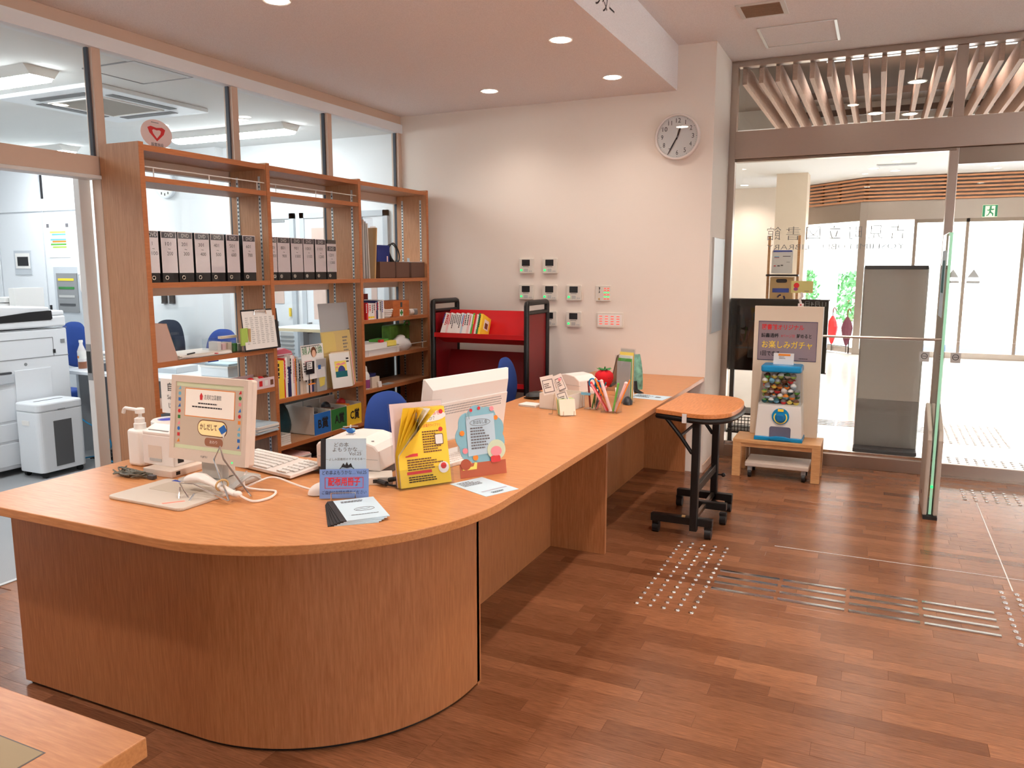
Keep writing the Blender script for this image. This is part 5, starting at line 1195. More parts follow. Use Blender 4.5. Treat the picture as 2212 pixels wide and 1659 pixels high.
ob('snail_shell', MB().prism(disc(0.022, 18, -0.075, 0.052), fp(0,0,0.004), X3, FV, FN*0.002), pm('shell_brown', (176,82,54), 0.7), fc); ob('snail_body', MB().prism([(-0.09,0.030),(-0.03,0.030),(-0.026,0.055),(-0.036,0.058),(-0.042,0.042),(-0.09,0.038)], fp(0,0,0.003), X3, FV, FN*0.002), 'yellow_light', fc)
ob('clip', MB().tube([fp(-0.055,0.225,0.006),fp(-0.055,0.262,0.006),fp(-0.046,0.262,0.006),fp(-0.046,0.228,0.006)], 0.001, 5), 'chrome', fc)
fy = thing('flyer', 'pale blue flyer lying flat in front of the flower frame', 'flyer', (-1.303, 2.559, TOP), 65.5)
ob('sheet', MB().box(-0.078,0.078,-0.11,0.11,0.0,0.0012), 'paper_blue', fy); plines(fy, (-0.06,0.095,0.0012), X3, Y3, 0.11, 0.06, 5, 'ink_grey', 'flyer_text', 0.9); decal(fy, 'grey_bar', rect(0.12,0.010,0.005,-0.055), (0,0,0.0012), X3, Y3, pm('bar_grey', (176,176,190), 0.7)); plines(fy, (-0.03,-0.075,0.0012), X3, Y3, 0.06, 0.02, 2, 'ink', 'flyer_text', 1.0)

# big white monitor facing the staff
wm = thing('staff_monitor', 'large white desktop monitor seen from behind on the counter', 'monitor', (-1.645, 3.0, TOP), -104.6)
tw = R(9); WV = Vector((0, math.sin(tw), math.cos(tw))); WN = X3.cross(WV)
def wb_(x0, x1, d0, d1, z0, z1): return MB().obox(Vector((x0,0.0,0.075))+WV*z0-WN*d0, X3*(x1-x0), -WN*(d1-d0), WV*(z1-z0))
wf_ = wb_(-0.265, 0.265, 0.0, 0.012, 0.0, 0.292)
ob('screen_frame', wf_, 'white', wm, bevel=0.003); ob('screen', wb_(-0.253, 0.253, -0.001, 0.0, 0.02, 0.28), 'black_gloss', wm)
ob('rear_shell', MB().add([Vector((0,0,0.075))+X3*x+WV*z-WN*d for x, z, d in ((-0.265,0.0,0.012),(0.265,0.0,0.012),(0.265,0.292,0.012),(-0.265,0.292,0.012),(-0.24,0.02,0.04),(0.24,0.02,0.04),(0.24,0.25,0.04),(-0.24,0.25,0.04))], [(4,7,6,5),(0,4,5,1),(1,5,6,2),(2,6,7,3),(3,7,4,0)]), 'white_warm', wm)
ob('rear_ridge', wb_(-0.24, 0.24, 0.04, 0.046, 0.02, 0.19), 'white_warm', wm, bevel=0.003)
vent = MB()
for r_ in range(4):
    for k in range(42):
        q = wb_(-0.20+0.0095*k+(0.0047 if r_ % 2 else 0), -0.20+0.0095*k+0.005+(0.0047 if r_ % 2 else 0), 0.046, 0.0466, 0.138+0.011*r_, 0.143+0.011*r_); vent.add(q.v, q.f)
vo = ob('vent_holes', vent, 'grey', wm); vo['kind'] = 'stuff'
for x, z in ((-0.06,0.10),(0.04,0.10)): ob('screw', wb_(x-0.004, x+0.004, 0.046, 0.048, z-0.004, z+0.004), 'grey_dark', wm)
ob('stand_neck', MB().box(-0.05,0.05,0.03,0.06,0.01,0.16), 'white', wm, bevel=0.004); ob('stand_foot', MB().prism(rrect(0.24,0.19,0.03), (0,0.03,0), X3, Y3, (0,0,0.012)), 'white', wm, bevel=0.003)
sk2 = thing('staff_keyboard', 'white keyboard under the staff monitor', 'keyboard', (-1.60, 2.83, TOP), 75)
ob('body', MB().box(-0.15,0.15,-0.06,0.06,0,0.018), 'white', sk2, bevel=0.003)
for r_ in range(4):
    for k in range(12): ob('key', MB().box(-0.14+0.0235*k,-0.121+0.0235*k,-0.05+0.025*r_,-0.03+0.025*r_,0.018,0.022), 'white_warm', sk2)
# ---------------------------------------------------------------- back wall: clock, remote controls, switches
ck = thing('wall_clock', 'round white wall clock with black numerals near the corner', 'clock', (-1.409, YB, 2.503), 0)
def dsk(r, y0, y1, n=48): return MB().prism(disc(r, n), (0,y0,0), X3, Z3, (0,y1-y0,0))
ob('case', MB().prism(disc(0.162, 56), (0,-0.036,0), X3, Z3, (0,0.036,0)), 'white_warm', ck, bevel=0.006)
ob('dial', MB().prism(disc(0.148, 56), (0,-0.0385,0), X3, Z3, (0,0.002,0)), 'white', ck)
for k in range(12):
    a = R(90-30*(k+1)); txt(ck, str(k+1), 0.046, (0.113*math.cos(a), -0.039, 0.113*math.sin(a)), X3, Z3, 'ink', 'numeral', w=0.016 if k < 9 and k != 0 else None, res=4)
tk_ = MB()
for k in range(60):
    a = R(6*k); tk_.flat(disc(0.0026 if k % 5 == 0 else 0.0014, 6, 0.1395*math.cos(a), 0.1395*math.sin(a)), (0,-0.0392,0), X3, Z3)
o = ob('minute_dots', tk_, 'ink', ck); o['kind'] = 'stuff'
def hand(nm, ang, L, w, y):
    a = R(90-ang); u = Vector((math.cos(a),0,math.sin(a))); v = Vector((-math.sin(a),0,math.cos(a)))
    ob(nm, MB().prism([(-0.02,-w*0.7),(L*0.6,-w),(L,-w*0.3),(L,w*0.3),(L*0.6,w),(-0.02,w*0.7)], (0,y,0), u, v, (0,-0.0015,0)), 'ink', ck)
hand('hour_hand', 17.5, 0.082, 0.006, -0.041); hand('minute_hand', 209, 0.138, 0.005, -0.044)
ob('pin', dsk(0.006, -0.047, -0.04, 12), 'grey', ck); ob('glass', MB().prism(disc(0.150, 48), (0,-0.052,0), X3, Z3, (0,0.002,0)), 'acrylic', ck)
ob('rim', MB().tube([(0.155*math.cos(2*PI*k/48), -0.044, 0.155*math.sin(2*PI*k/48)) for k in range(48)], 0.009, 8, closed=True), 'white_warm', ck, smooth=True)

RC = 'air conditioner remotes on the back wall'
rows_ = ((1.5715,'top'), (1.3595,'middle'), (1.148,'bottom'))
def remote(x, z, label):
    t = thing('wall_remote', label, 'remote control', (x, YB, z), 0, RC)
    ob('housing', MB().prism(rrect(0.126, 0.122, 0.006), (0,-0.020,0), X3, Z3, (0,0.020,0)), 'off_white', t, bevel=0.003)
    ob('display', MB().prism(rrect(0.070, 0.050, 0.003), (-0.002,-0.0215,0.025), X3, Z3, (0,0.0015,0)), 'lcd', t)
    ob('green_button', MB().prism(rrect(0.017,0.015,0.003), (-0.042,-0.0225,-0.034), X3, Z3, (0,0.0025,0)), 'led_green', t)
    ob('keypad', MB().prism(rrect(0.034,0.026,0.004), (0.0,-0.0218,-0.035), X3, Z3, (0,0.0018,0)), 'grey_light', t)
    for dx in (0.032, 0.046): ob('key', MB().prism(rrect(0.009,0.010,0.002), (dx,-0.0222,-0.042), X3, Z3, (0,0.0022,0)), 'grey_light', t)
    ob('caption', MB().box(-0.028,0.024,-0.0205,-0.02,-0.010,-0.006), 'ink_grey', t)
xs_ = {'left': -2.624, 'centre': -2.417, 'right': -2.208}
for (c, r_) in (('left','top'),('centre','top'),('left','middle'),('centre','middle'),('right','middle'),('left','bottom'),('centre','bottom'),('right','bottom')):
    z = dict((b, a) for a, b in rows_)[r_]
    remote(xs_[c], z, {'left':'leftmost','centre':'second from left','right':'rightmost'}[c]+' white wall remote in the '+r_+' row')
sp = thing('light_switch', 'square white switch panel with key and small lights on the back wall', 'switch', (-1.968, YB, 1.358), 0)
ob('plate', MB().prism(rrect(0.122,0.122,0.005), (0,-0.012,0), X3, Z3, (0,0.012,0)), 'off_white', sp, bevel=0.002)
ob('key_lock', MB().prism(disc(0.008,14), (-0.03,-0.014,-0.045), X3, Z3, (0,0.002,0)), 'kraft', sp)
ob('key_symbol', MB().prism([(-0.034,0.0),(-0.024,0.006),(-0.028,0.022),(-0.022,0.045),(-0.034,0.05),(-0.03,0.02)], (0,-0.0135,0), X3, Z3, (0,0.001,0)), 'ink', sp)
for r_ in range(6):
    for c in range(2): ob('indicator', MB().box(0.008+0.026*c,0.026+0.026*c,-0.0135,-0.012,0.036-0.0165*r_,0.042-0.0165*r_), 'led_green' if r_ in (2,4) else 'led_red', sp)
sp2 = thing('light_switch', 'wide white switch bank with rows of red lights on the back wall', 'switch', (-1.908, YB, 1.149), 0)
ob('plate', MB().prism(rrect(0.215,0.118,0.005), (0,-0.012,0), X3, Z3, (0,0.012,0)), 'off_white', sp2, bevel=0.002)
ob('inner_plate', MB().prism(rrect(0.195,0.09,0.003), (0,-0.0135,0), X3, Z3, (0,0.0015,0)), 'white', sp2)
for r_ in range(4):
    for c in range(8): ob('indicator', MB().box(-0.086+0.0125*(c % 2)+0.047*(c//2),-0.076+0.0125*(c % 2)+0.047*(c//2)+0.002,-0.015,-0.0135,0.027-0.020*r_,0.033-0.020*r_), 'led_red', sp2)
# notice board edge on the pillar side
pb_ = thing('pillar_panel', 'narrow white panel on the side of the wall end by the glass', 'panel', (-1.155, 6.28, 1.42), 0)
ob('panel', MB().box(0,0.012,-0.22,0.22,-0.36,0.36), 'office_grey', pb_, bevel=0.002); ob('panel_edge', MB().box(0,0.014,-0.226,-0.22,-0.362,0.362), 'alu', pb_)

# ---------------------------------------------------------------- red book cart
bt_ = thing('book_cart', 'red steel book cart with black tube posts against the back wall', 'book cart', (0,0,0))
CX0, CX1, CY0, CY1 = -3.232, -2.412, 5.465, 5.865
for x in (CX0, CX1):
    ob('side_hoop', MB().tube([(x,CY0,0.10),(x,CY0,1.265),(x,CY0+0.006,1.285),(x,CY0+0.026,1.29),(x,CY1-0.026,1.29),(x,CY1-0.006,1.285),(x,CY1,1.265),(x,CY1,0.10)], 0.021, 12), 'black_metal', bt_, smooth=True)
    ob('cross_bar', MB().tube([(x,CY0,1.215),(x,CY1,1.215)], 0.016, 10), 'black_metal', bt_, smooth=True)
    xi = x+0.022 if x == CX0 else x-0.022
    ob('end_panel', MB().box(min(x,xi)-0.001,max(x,xi)-0.001 if x == CX1 else max(x,xi)-0.012,CY0+0.02,CY1-0.02,0.12,1.20), 'dark_red', bt_)
    for y in (CY0, CY1):
        ob('caster', MB().tube([(x-0.014,y,0.045),(x+0.014,y,0.045)], 0.045, 16), 'black', bt_, smooth=True); ob('caster_fork', MB().box(x-0.02,x+0.02,y-0.02,y+0.02,0.07,0.11), 'grey', bt_)
def slope_shelf(z, h, mat, mat2):
    t = ob('sloped_shelf', MB().obox((CX0+0.014,CY0+0.165,z-0.08), (CX1-CX0-0.028,0,0), (0,0.10,h+0.075), (0,-0.003,0.0012)), mat, bt_)
    ob('shelf_floor', MB().obox((CX0+0.014,CY0-0.005,z-0.018), (CX1-CX0-0.028,0,0), (0,0.172,-0.064), (0,0.001,0.003)), mat, t)
    ob('shelf_lip', MB().box(CX0+0.014,CX1-0.014,CY0-0.012,CY0-0.005,z-0.026,z+0.010), mat2, t)
    return t
slope_shelf(1.035, 0.185, 'red_steel', 'red_steel')
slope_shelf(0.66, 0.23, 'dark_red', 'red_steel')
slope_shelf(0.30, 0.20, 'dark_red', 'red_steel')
cs = [('paper','blue_print',0.024),('paper','red',0.022),('paper_pink','red',0.018),('paper','red',0.016),('paper','ink',0.016),('paper','ink',0.016),('paper','ink',0.016),('paper','ink',0.016),('paper','ink',0.016),('paper','ink',0.018),('paper_blue','blue',0.016),('paper','red',0.02),('paper','ink',0.02),('paper_pink','ink',0.02),('paper','red',0.016),('green_bright','paper',0.016),('red','yellow',0.018),('paper_pink','red',0.016),('green','paper',0.018),('yellow','ink',0.022)]
x = CX0+0.055
for k, (c, i_, w) in enumerate(cs):
    last = k == len(cs)-1
    nm = {'paper':'white spined','paper_pink':'pink spined','paper_blue':'pale blue spined','green_bright':'light green','red':'red','green':'green','yellow':'yellow covered'}[c]
    t = book('cart_book', '%s children book, %s from the left on the red cart' % (nm, ORD[k]), 'book', (x+w/2, CY0+0.004, 1.024), 0, w-0.001, 0.19-0.004*(k % 3), 0.15, c, i_, 'books on the red cart')
    t.rotation_euler = (R(-20.5), R(8 if k < 2 else 3 if k < 12 else 1), 0)
    if last:
        ob('cover_picture', MB().box(w/2-0.0005, w/2+0.0005, 0.04, 0.12, 0.075, 0.155), 'paper', t); ob('cover_figure', MB().box(w/2, w/2+0.001, 0.055, 0.105, 0.085, 0.13), 'brown', t)
    x += w

# ---------------------------------------------------------------- office chairs
def chair(label, loc, rz, top, m, wid=0.46, group='swivel chairs'):
    t = thing('office_chair', label, 'chair', (loc[0], loc[1], 0), rz, group)
    hb = 0.42
    n = 44; bb = MB(); rings = [(0.0,1),(0.5,1),(0.8,1),(0.93,1),(0.99,1),(1.0,0.5),(0.99,0),(0.93,0),(0.8,0),(0.5,0),(0.0,0)]
    for t_, s_ in rings:
        for k in range(n):
            a = 2*PI*k/n; c_, q_ = math.cos(a), math.sin(a); e = 2/2.9
            x = wid/2*t_*math.copysign(abs(c_)**e, c_); z = hb/2*t_*math.copysign(abs(q_)**e, q_)
            x *= 1-0.16*max(0, z/(hb/2))
            dep = 0.028*(1-t_**5)
            y = 0.29+0.035*(z/(hb/2))**2*0.5-1.3*x*x*0.35 + (-dep if s_ == 1 else dep if s_ == 0 else 0)
            bb.v.append((x, y, top-hb/2+z))
    for i in range(len(rings)-1):
        for k in range(n): bb.f.append((i*n+k, (i+1)*n+k, (i+1)*n+(k+1) % n, i*n+(k+1) % n))
    ob('backrest', bb, m, t, smooth=True)
    ob('seat', MB().prism(rrect(0.48,0.46,0.10,6), (0,0,0.41), X3, Y3, (0,0,0.07)), m, t, bevel=0.02, seg=3)
    ob('back_bracket', MB().tube([(0,0.10,0.395),(0,0.28,0.40),(0,0.33,0.50),(0,0.335,top-0.22)], 0.022, 8), 'black', t, smooth=True)
    ob('column', MB().lathe([(0.045,0.10),(0.03,0.14),(0.025,0.40),(0.10,0.405),(0.10,0.41)], n=16), 'black', t, smooth=True)
    for k in range(5):
        a = 2*PI*k/5+0.3; c_, s_ = math.cos(a), math.sin(a)
        ob('base_arm', MB().tube([(0.03*c_,0.03*s_,0.105),(0.28*c_,0.28*s_,0.075)], 0.022, 8, 0.015), 'black', t); ob('caster', MB().tube([(0.28*c_-0.02*s_,0.28*s_+0.02*c_,0.03),(0.28*c_+0.02*s_,0.28*s_-0.02*c_,0.03)], 0.03, 12), 'black', t, smooth=True)
    return t
chair('blue swivel chair behind the white label printer', (-2.16, 3.60), 88, 0.875, 'blue_fabric', 0.46)
chair('blue swivel chair between the staff monitor and the red cart', (-2.17, 5.22), 98, 0.905, 'blue_fabric', 0.46)

# ---------------------------------------------------------------- things on the far counter
wbx = thing('card_box', 'open white card box on the far counter', 'box', (-1.655, 4.27, TOP), -10)
box_open(wbx, 'body', 0.195, 0.19, 0.092, 'off_white'); ob('lining', MB().box(-0.09,0.09,-0.085,0.085,0.004,0.03), 'kraft', wbx)
fcard = thing('white_card_pack', 'flat white pack lying left of the open card box', 'card', (-1.845, 4.245, TOP), -8)
ob('pack', MB().box(-0.06,0.06,-0.045,0.045,0,0.014), 'white', fcard, bevel=0.002); ob('pack_edge', MB().box(-0.058,0.058,-0.0455,-0.045,0.004,0.010), 'grey_light', fcard)
bm_ = thing('black_device', 'black desk device behind the open card box', 'device', (-1.93, 4.52, TOP), -20)
ob('body', MB().sph((0,0,0.018), 0.06, 16, 8, (1.0,1.3,0.42)), 'black', bm_, smooth=True); ob('base', MB().box(-0.05,0.05,-0.06,0.06,0,0.008), 'black', bm_, bevel=0.003)
# wire card stand with two framed code cards (codes left blank)
ws = thing('wire_card_stand', 'wire stand with two small framed cards and folded leaflets', 'stand', (-1.60, 4.065, TOP), 12)
ob('wire', MB().tube([(-0.05,-0.02,0.003),(-0.03,-0.015,0.003),(-0.02,0.0,0.12),(0.02,0.0,0.12),(0.03,-0.015,0.003),(0.05,-0.02,0.003)], 0.002, 6), 'chrome', ws, smooth=True)
for (x, z, a, w, h_) in ((-0.055,0.165,14,0.075,0.105),(0.012,0.178,24,0.05,0.10),(0.028,0.095,20,0.062,0.10)):
    u = Vector((math.cos(R(a)),0,math.sin(R(a)))); v = Vector((-math.sin(R(a)),0,math.cos(R(a)))); o = Vector((x,-0.01,z))
    cd_ = ob('card', MB().obox(o-u*w/2-v*h_/2, u*w, v*h_, u.cross(v)*0.002), 'white', ws)
    decal(ws, 'card_frame', rect(w*0.80,h_*0.70,0,-h_*0.05), o+u.cross(v)*0.002, u, v, 'ink_grey', 0.0004); decal(ws, 'card_field', rect(w*0.70,h_*0.62,0,-h_*0.05), o+u.cross(v)*0.002, u, v, 'paper', 0.0008)
    plines(ws, o-u*w*0.28+v*h_*0.12+u.cross(v)*0.003, u, v, w*0.5, h_*0.3, 3, 'ink', 'card_text', 1.0)
ob('clip_flower', MB().sph((0.01,-0.016,0.20), 0.009, 8, 6), 'pink', ws)
lf = thing('leaflet_rack', 'small rack of folded green and cream leaflets before the wire stand', 'leaflets', (-1.545, 4.055, TOP), 35)
for k, m in enumerate(('cream','lime','paper','green_bright','cream','yellow_light')):
    ob('leaflet', MB().obox(Vector((-0.045,-0.035+0.013*k,0.004)), (0.09,0,0), (0,0.035,0.085), (0,-0.003,0.0015)), m, lf)
ob('rack_wire', MB().tube([(-0.03,-0.05,0.03),(-0.03,-0.05,0.003),(0.03,-0.05,0.003),(0.03,-0.05,0.03)], 0.002, 6).tube([(-0.03,-0.05,0.003),(-0.03,0.05,0.003),(0.03,0.05,0.003),(0.03,-0.05,0.003)], 0.002, 6), 'chrome', lf)
def cup(name, label, loc, w, h_, rz, items):
    t = thing(name, label, 'pen holder', loc, rz)
    box_open(t, 'cup', w, w*0.8, h_, 'acrylic', 0.003)
    for (x, y, dx, dy, L, m, r_) in items:
        p0 = Vector((x,y,0.006)); d = Vector((dx,dy,1)).normalized(); ob('pen', MB().tube([p0, p0+d*L*0.86, p0+d*L], r_, 8), m, t, smooth=True); ob('pen_tip', MB().sph(p0+d*L, r_*1.15, 8, 6), m, t, smooth=True)
    return t
pc = cup('pen_cup', 'clear cup with scissors and pens in the middle of the far counter', (-1.475, 4.30, TOP), 0.085, 0.10, -5, [(-0.02,0.01,-0.15,0.1,0.15,'dark_red',0.006),(0.0,-0.01,0.2,0,0.15,'green',0.005),(0.02,0.0,0.35,0.1,0.16,'teal',0.005),(0.01,0.02,0.1,0.2,0.16,'navy',0.005),(0.03,-0.01,0.45,-0.1,0.15,'pink',0.005)])
ob('scissors_handle', MB().tube([(-0.005+0.020*math.cos(2*PI*k/14), 0.0, 0.155+0.024*math.sin(2*PI*k/14)) for k in range(14)], 0.005, 6, closed=True), 'cyan_plastic', pc, smooth=True)
ob('scissors_handle', MB().tube([(0.030+0.018*math.cos(2*PI*k/14), 0.005, 0.145+0.022*math.sin(2*PI*k/14)) for k in range(14)], 0.005, 6, closed=True), 'cyan_plastic', pc, smooth=True)
ob('scissors_blade', MB().box(0.008,0.016,0.0,0.003,0.01,0.13), 'chrome', pc)
ob('blue_label', MB().box(-0.06,0.0,-0.036,-0.0345,0.085,0.10), 'sky', pc)
cup('craft_pen_cup', 'clear cup with flowery paper covered pens leaning out', (-1.345, 4.245, TOP), 0.10, 0.095, -5, [(-0.02,0.0,-0.75,0.1,0.19,'red',0.007),(-0.01,0.01,-0.55,0.0,0.20,'orange',0.006),(0.0,-0.01,-0.40,0.1,0.18,'paper_pink',0.010),(0.02,0.01,0.35,0.1,0.17,'paper_pink',0.011),(0.01,0.0,0.15,0.1,0.16,'green_bright',0.006),(0.03,0.0,0.42,0.0,0.20,'orange',0.004),(-0.03,0.0,-0.62,-0.1,0.17,'pink',0.006)])
sb = thing('strawberry_plush', 'red strawberry ornament with green felt leaves on the far counter', 'ornament', (-1.655, 5.05, TOP), 0)
ob('berry', MB().lathe([(0.004,0.004),(0.03,0.018),(0.052,0.045),(0.064,0.080),(0.060,0.108),(0.04,0.126),(0.012,0.132),(0.001,0.132)], n=28), pm('felt_red', (222,26,40), 0.9), sb, smooth=True)
for k in range(7):
    a = 2*PI*k/7; ob('leaf', MB().add([(0.006*math.cos(a+1.5),0.006*math.sin(a+1.5),0.134),(0.036*math.cos(a-0.3),0.036*math.sin(a-0.3),0.134),(0.056*math.cos(a),0.056*math.sin(a),0.146),(0.036*math.cos(a+0.3),0.036*math.sin(a+0.3),0.134),(0.0,0.0,0.14)], [(0,1,4),(4,1,2),(4,2,3),(4,3,0)]), 'green', sb)
ob('leaf_stem', MB().tube([(0,0,0.134),(0.006,0,0.155)], 0.005, 6), 'green', sb)
sd = MB()
for k in range(26):
    t = 0.25+0.6*((k*7) % 13)/13; a = 2.4*k; zz = 0.012+0.108*t; PR = [(0.03,0.018),(0.052,0.045),(0.064,0.080),(0.060,0.108),(0.04,0.126)]; i_ = max(0, min(3, sum(1 for q in PR if q[1] < zz)-1)); r_ = PR[i_][0]+(PR[i_+1][0]-PR[i_][0])*(zz-PR[i_][1])/(PR[i_+1][1]-PR[i_][1]); sd.sph((r_*math.cos(a), r_*math.sin(a), zz), 0.0026, 6, 4)
o = ob('seeds', sd, 'ink', sb); o['kind'] = 'stuff'
pr2 = thing('domed_printer', 'white domed label printer behind the pen cup', 'printer', (-1.775, 4.83, TOP), -25)
ob('body', MB().prism([(-0.12,0.0),(-0.12,0.10),(-0.10,0.118),(-0.02,0.132),(0.06,0.124),(0.11,0.095),(0.12,0.0)], (0,-0.08,0), X3, Z3, (0,0.17,0)), 'white_warm', pr2, bevel=0.006); ob('seam', MB().box(-0.12,0.12,-0.082,-0.08,0.062,0.064), 'grey_light', pr2); ob('catch', MB().box(-0.10,-0.07,-0.086,-0.08,0.08,0.092), 'white', pr2)
lt = thing('laptop', 'dark grey laptop opened towards the staff on the far counter', 'laptop', (-1.66, 5.32, TOP), -84)
lv_ = Vector((0, math.sin(R(12)), math.cos(R(12))))
ob('lid', MB().obox((-0.155,0.0,0.012), (0.31,0,0), lv_*0.215, X3.cross(lv_)*0.006), pm('laptop_brown', (96,78,66), 0.35), lt, bevel=0.003); ob('screen', MB().obox(Vector((-0.145,0.0,0.02))+X3.cross(lv_)*0.0062, (0.29,0,0), lv_*0.19, X3.cross(lv_)*0.0005), 'lcd', lt)
ob('keyboard_deck', MB().box(-0.155,0.155,-0.215,0.005,0,0.014), 'grey_dark', lt, bevel=0.003); ob('touchpad', MB().box(-0.04,0.04,-0.20,-0.14,0.014,0.0145), 'grey', lt)
# tall leaflet holder
tlh = thing('tall_leaflet_holder', 'tall clear holder with slim leaflets next to the strawberry', 'leaflet holder', (-1.385, 4.58, TOP), -18)
ob('clear_back', MB().box(-0.055,0.055,0.055,0.058,0,0.33), 'acrylic', tlh); ob('clear_front', MB().box(-0.055,0.055,-0.002,0.0,0,0.29), 'acrylic', tlh); ob('clear_base', MB().box(-0.055,0.055,0,0.058,0,0.003), 'acrylic', tlh)
for k, m in enumerate(('grey_light','green_bright','paper','yellow_light','grey_light')): ob('leaflet', MB().obox((-0.05,0.008+0.009*k,0.003), (0.10,0,0), (0,0.002,0), (0.0,0.006,0.25+0.018*k)), m, tlh)
ccs = thing('curved_card_stand', 'thin patterned card in a black stand seen edge on', 'card', (-1.405, 5.00, TOP), 62)
def cc(a, b): return (-0.075+0.15*a, 0.03+0.05*b*b-0.02*b, 0.012+0.235*b)
ob('card_sheet', MB().grid(cc, 6, 12), pm('card_pattern', (110,160,140), 0.6, noise=0.5, nscale=22), ccs, smooth=True); ob('black_stand', MB().prism([(-0.04,0),(0.05,0),(0.035,0.02),(0.055,0.10),(0.035,0.12),(0.02,0.02)], (-0.02,0,0), Y3, Z3, (0.04,0,0)), 'black', ccs)
ff = thing('info_sheet', 'pale printed sheet lying flat near the counter edge by the folding table', 'sheet', (-1.29, 4.86, TOP), -8)
ob('sheet', MB().box(-0.12,0.12,-0.085,0.085,0,0.0015), 'paper_blue', ff); plines(ff, (-0.10,0.06,0.0015), X3, Y3, 0.12, 0.10, 5, 'ink', 'sheet_text', 1.0); decal(ff, 'grey_block', rect(0.035,0.035,0.055,0.01), (0,0,0.0015), X3, Y3, 'ink_grey')
bk_ = thing('black_mouse', 'black mouse shaped stapler at the foot of the tall leaflet holder', 'mouse', (-1.34, 4.55, TOP), 20)
ob('shell', MB().grid(lambda a, b: (0.03*math.cos(2*PI*a)*math.sin(PI*b/2+0.001), 0.05*math.sin(2*PI*a)*math.sin(PI*b/2+0.001), 0.002+0.045*math.cos(PI*b/2)), 20, 8), pm('charcoal', (44,46,50), 0.35), bk_, smooth=True); ob('base', MB().lathe([(0.028,0),(0.03,0.003),(0.001,0.003)], n=18), 'black', bk_)
ol = thing('white_slip', 'white folded slip leaning on the curved card stand', 'slip', (-1.45, 4.86, TOP), 30)
ob('slip', MB().obox((-0.06,0,0.002), (0.12,0,0), (0,0.03,0.045), (0,-0.001,0.001)), 'white', ol); ob('slip_base', MB().box(-0.06,0.06,-0.03,0.0,0,0.002), 'white', ol)
gbx = thing('grey_monitor_back', 'plain pale grey panel standing beside the staff monitor', 'panel', (-2.30, 3.86, 0.62), -80)
ob('panel', MB().box(-0.10,0.10,0,0.006,0.0,0.20), pm('panel_grey', (176,172,172), 0.5), gbx); ob('support', MB().box(-0.03,0.03,0.006,0.02,-0.62,0.1), 'grey', gbx)

# ---------------------------------------------------------------- folding wheeled table at the counter edge
ft = thing('folding_table', 'small folding table with wooden top and black wheeled frame beside the counter', 'table', (0,0,0))
fo_ = [(-1.135,4.425),(-0.93,4.355),(-0.84,4.345),(-0.77,4.385),(-0.722,4.46),(-0.700,4.58),(-0.694,4.70),(-0.698,4.82),(-0.715,4.92),(-0.755,5.01),(-0.82,5.06),(-0.90,5.075),(-1.112,5.095)]
fo_ = [fo_[0]]+[(p.x,p.y) for p in curve([(a,b,0) for a, b in fo_[1:-1]], 4)]+[fo_[-1]]
def inset(P, k): cx = sum(p[0] for p in P)/len(P); cy = sum(p[1] for p in P)/len(P); return [(cx+(a-cx)*k, cy+(b-cy)*k) for a, b in P]
ob('tabletop', MB().prism(fo_, (0,0,0.722), X3, Y3, (0,0,0.026)), 'table_top', ft, bevel=0.003)
ob('frame_ring', MB().tube([(a,b,0.706) for a, b in inset(fo_, 0.965)], 0.016, 8, closed=True), 'black_metal', ft, smooth=True)
ob('tape_strip', MB().box(-0.965,-0.94,4.352,4.358,0.69,0.742), 'plastic_clear', ft)
def foot(y, x0, x1, z, nm='foot_bar'):
    b_ = ob(nm, MB().box(x0,x1,y-0.022,y+0.022,z,z+0.045), 'black_metal', ft, bevel=0.004)
    return b_
def caster(x, y):
    ob('caster_wheel', MB().tube([(x-0.018,y,0.032),(x+0.018,y,0.032)], 0.032, 18), 'black', ft, smooth=True); ob('caster_fork', MB().box(x-0.022,x+0.022,y-0.02,y+0.02,0.05,0.075), 'black_metal', ft, bevel=0.006)
foot(4.45, -1.15, -0.79, 0.075); foot(5.03, -1.13, -0.775, 0.075); foot(4.76, -0.94, -0.765, 0.09)
for x, y in ((-1.125,4.47),(-0.815,4.455),(-1.115,5.04),(-0.80,5.04),(-0.785,4.765)): caster(x, y)
for y in (4.42, 5.03):
    ob('column', MB().box(-0.915,-0.872,y-0.022,y+0.022,0.05,0.70), 'black_metal', ft, bevel=0.004)
    ob('fold_brace', MB().tube([(-1.07,y,0.70),(-0.985,y,0.60),(-0.92,y,0.51),(-0.89,y,0.505)], 0.012, 8), 'black_metal', ft, smooth=True)
ob('cross_bar', MB().box(-0.905,-0.882,4.44,5.01,0.26,0.31), 'black_metal', ft, bevel=0.003)
ob('brace_bar', MB().tube([(-0.985,4.42,0.60),(-0.985,5.03,0.60)], 0.009, 8), 'grey_dark', ft, smooth=True)
ob('lower_bar', MB().box(-0.905,-0.885,4.45,5.03,0.10,0.125), 'steel_dark', ft)
ob('knob', MB().tube([(-0.872,5.03,0.24),(-0.845,5.03,0.24)], 0.005, 8).sph((-0.838,5.03,0.24), 0.014, 10, 8), 'black', ft, smooth=True)
ob('brass_latch', MB().box(-0.965,-0.945,4.425,4.445,0.12,0.128), 'kraft', ft)

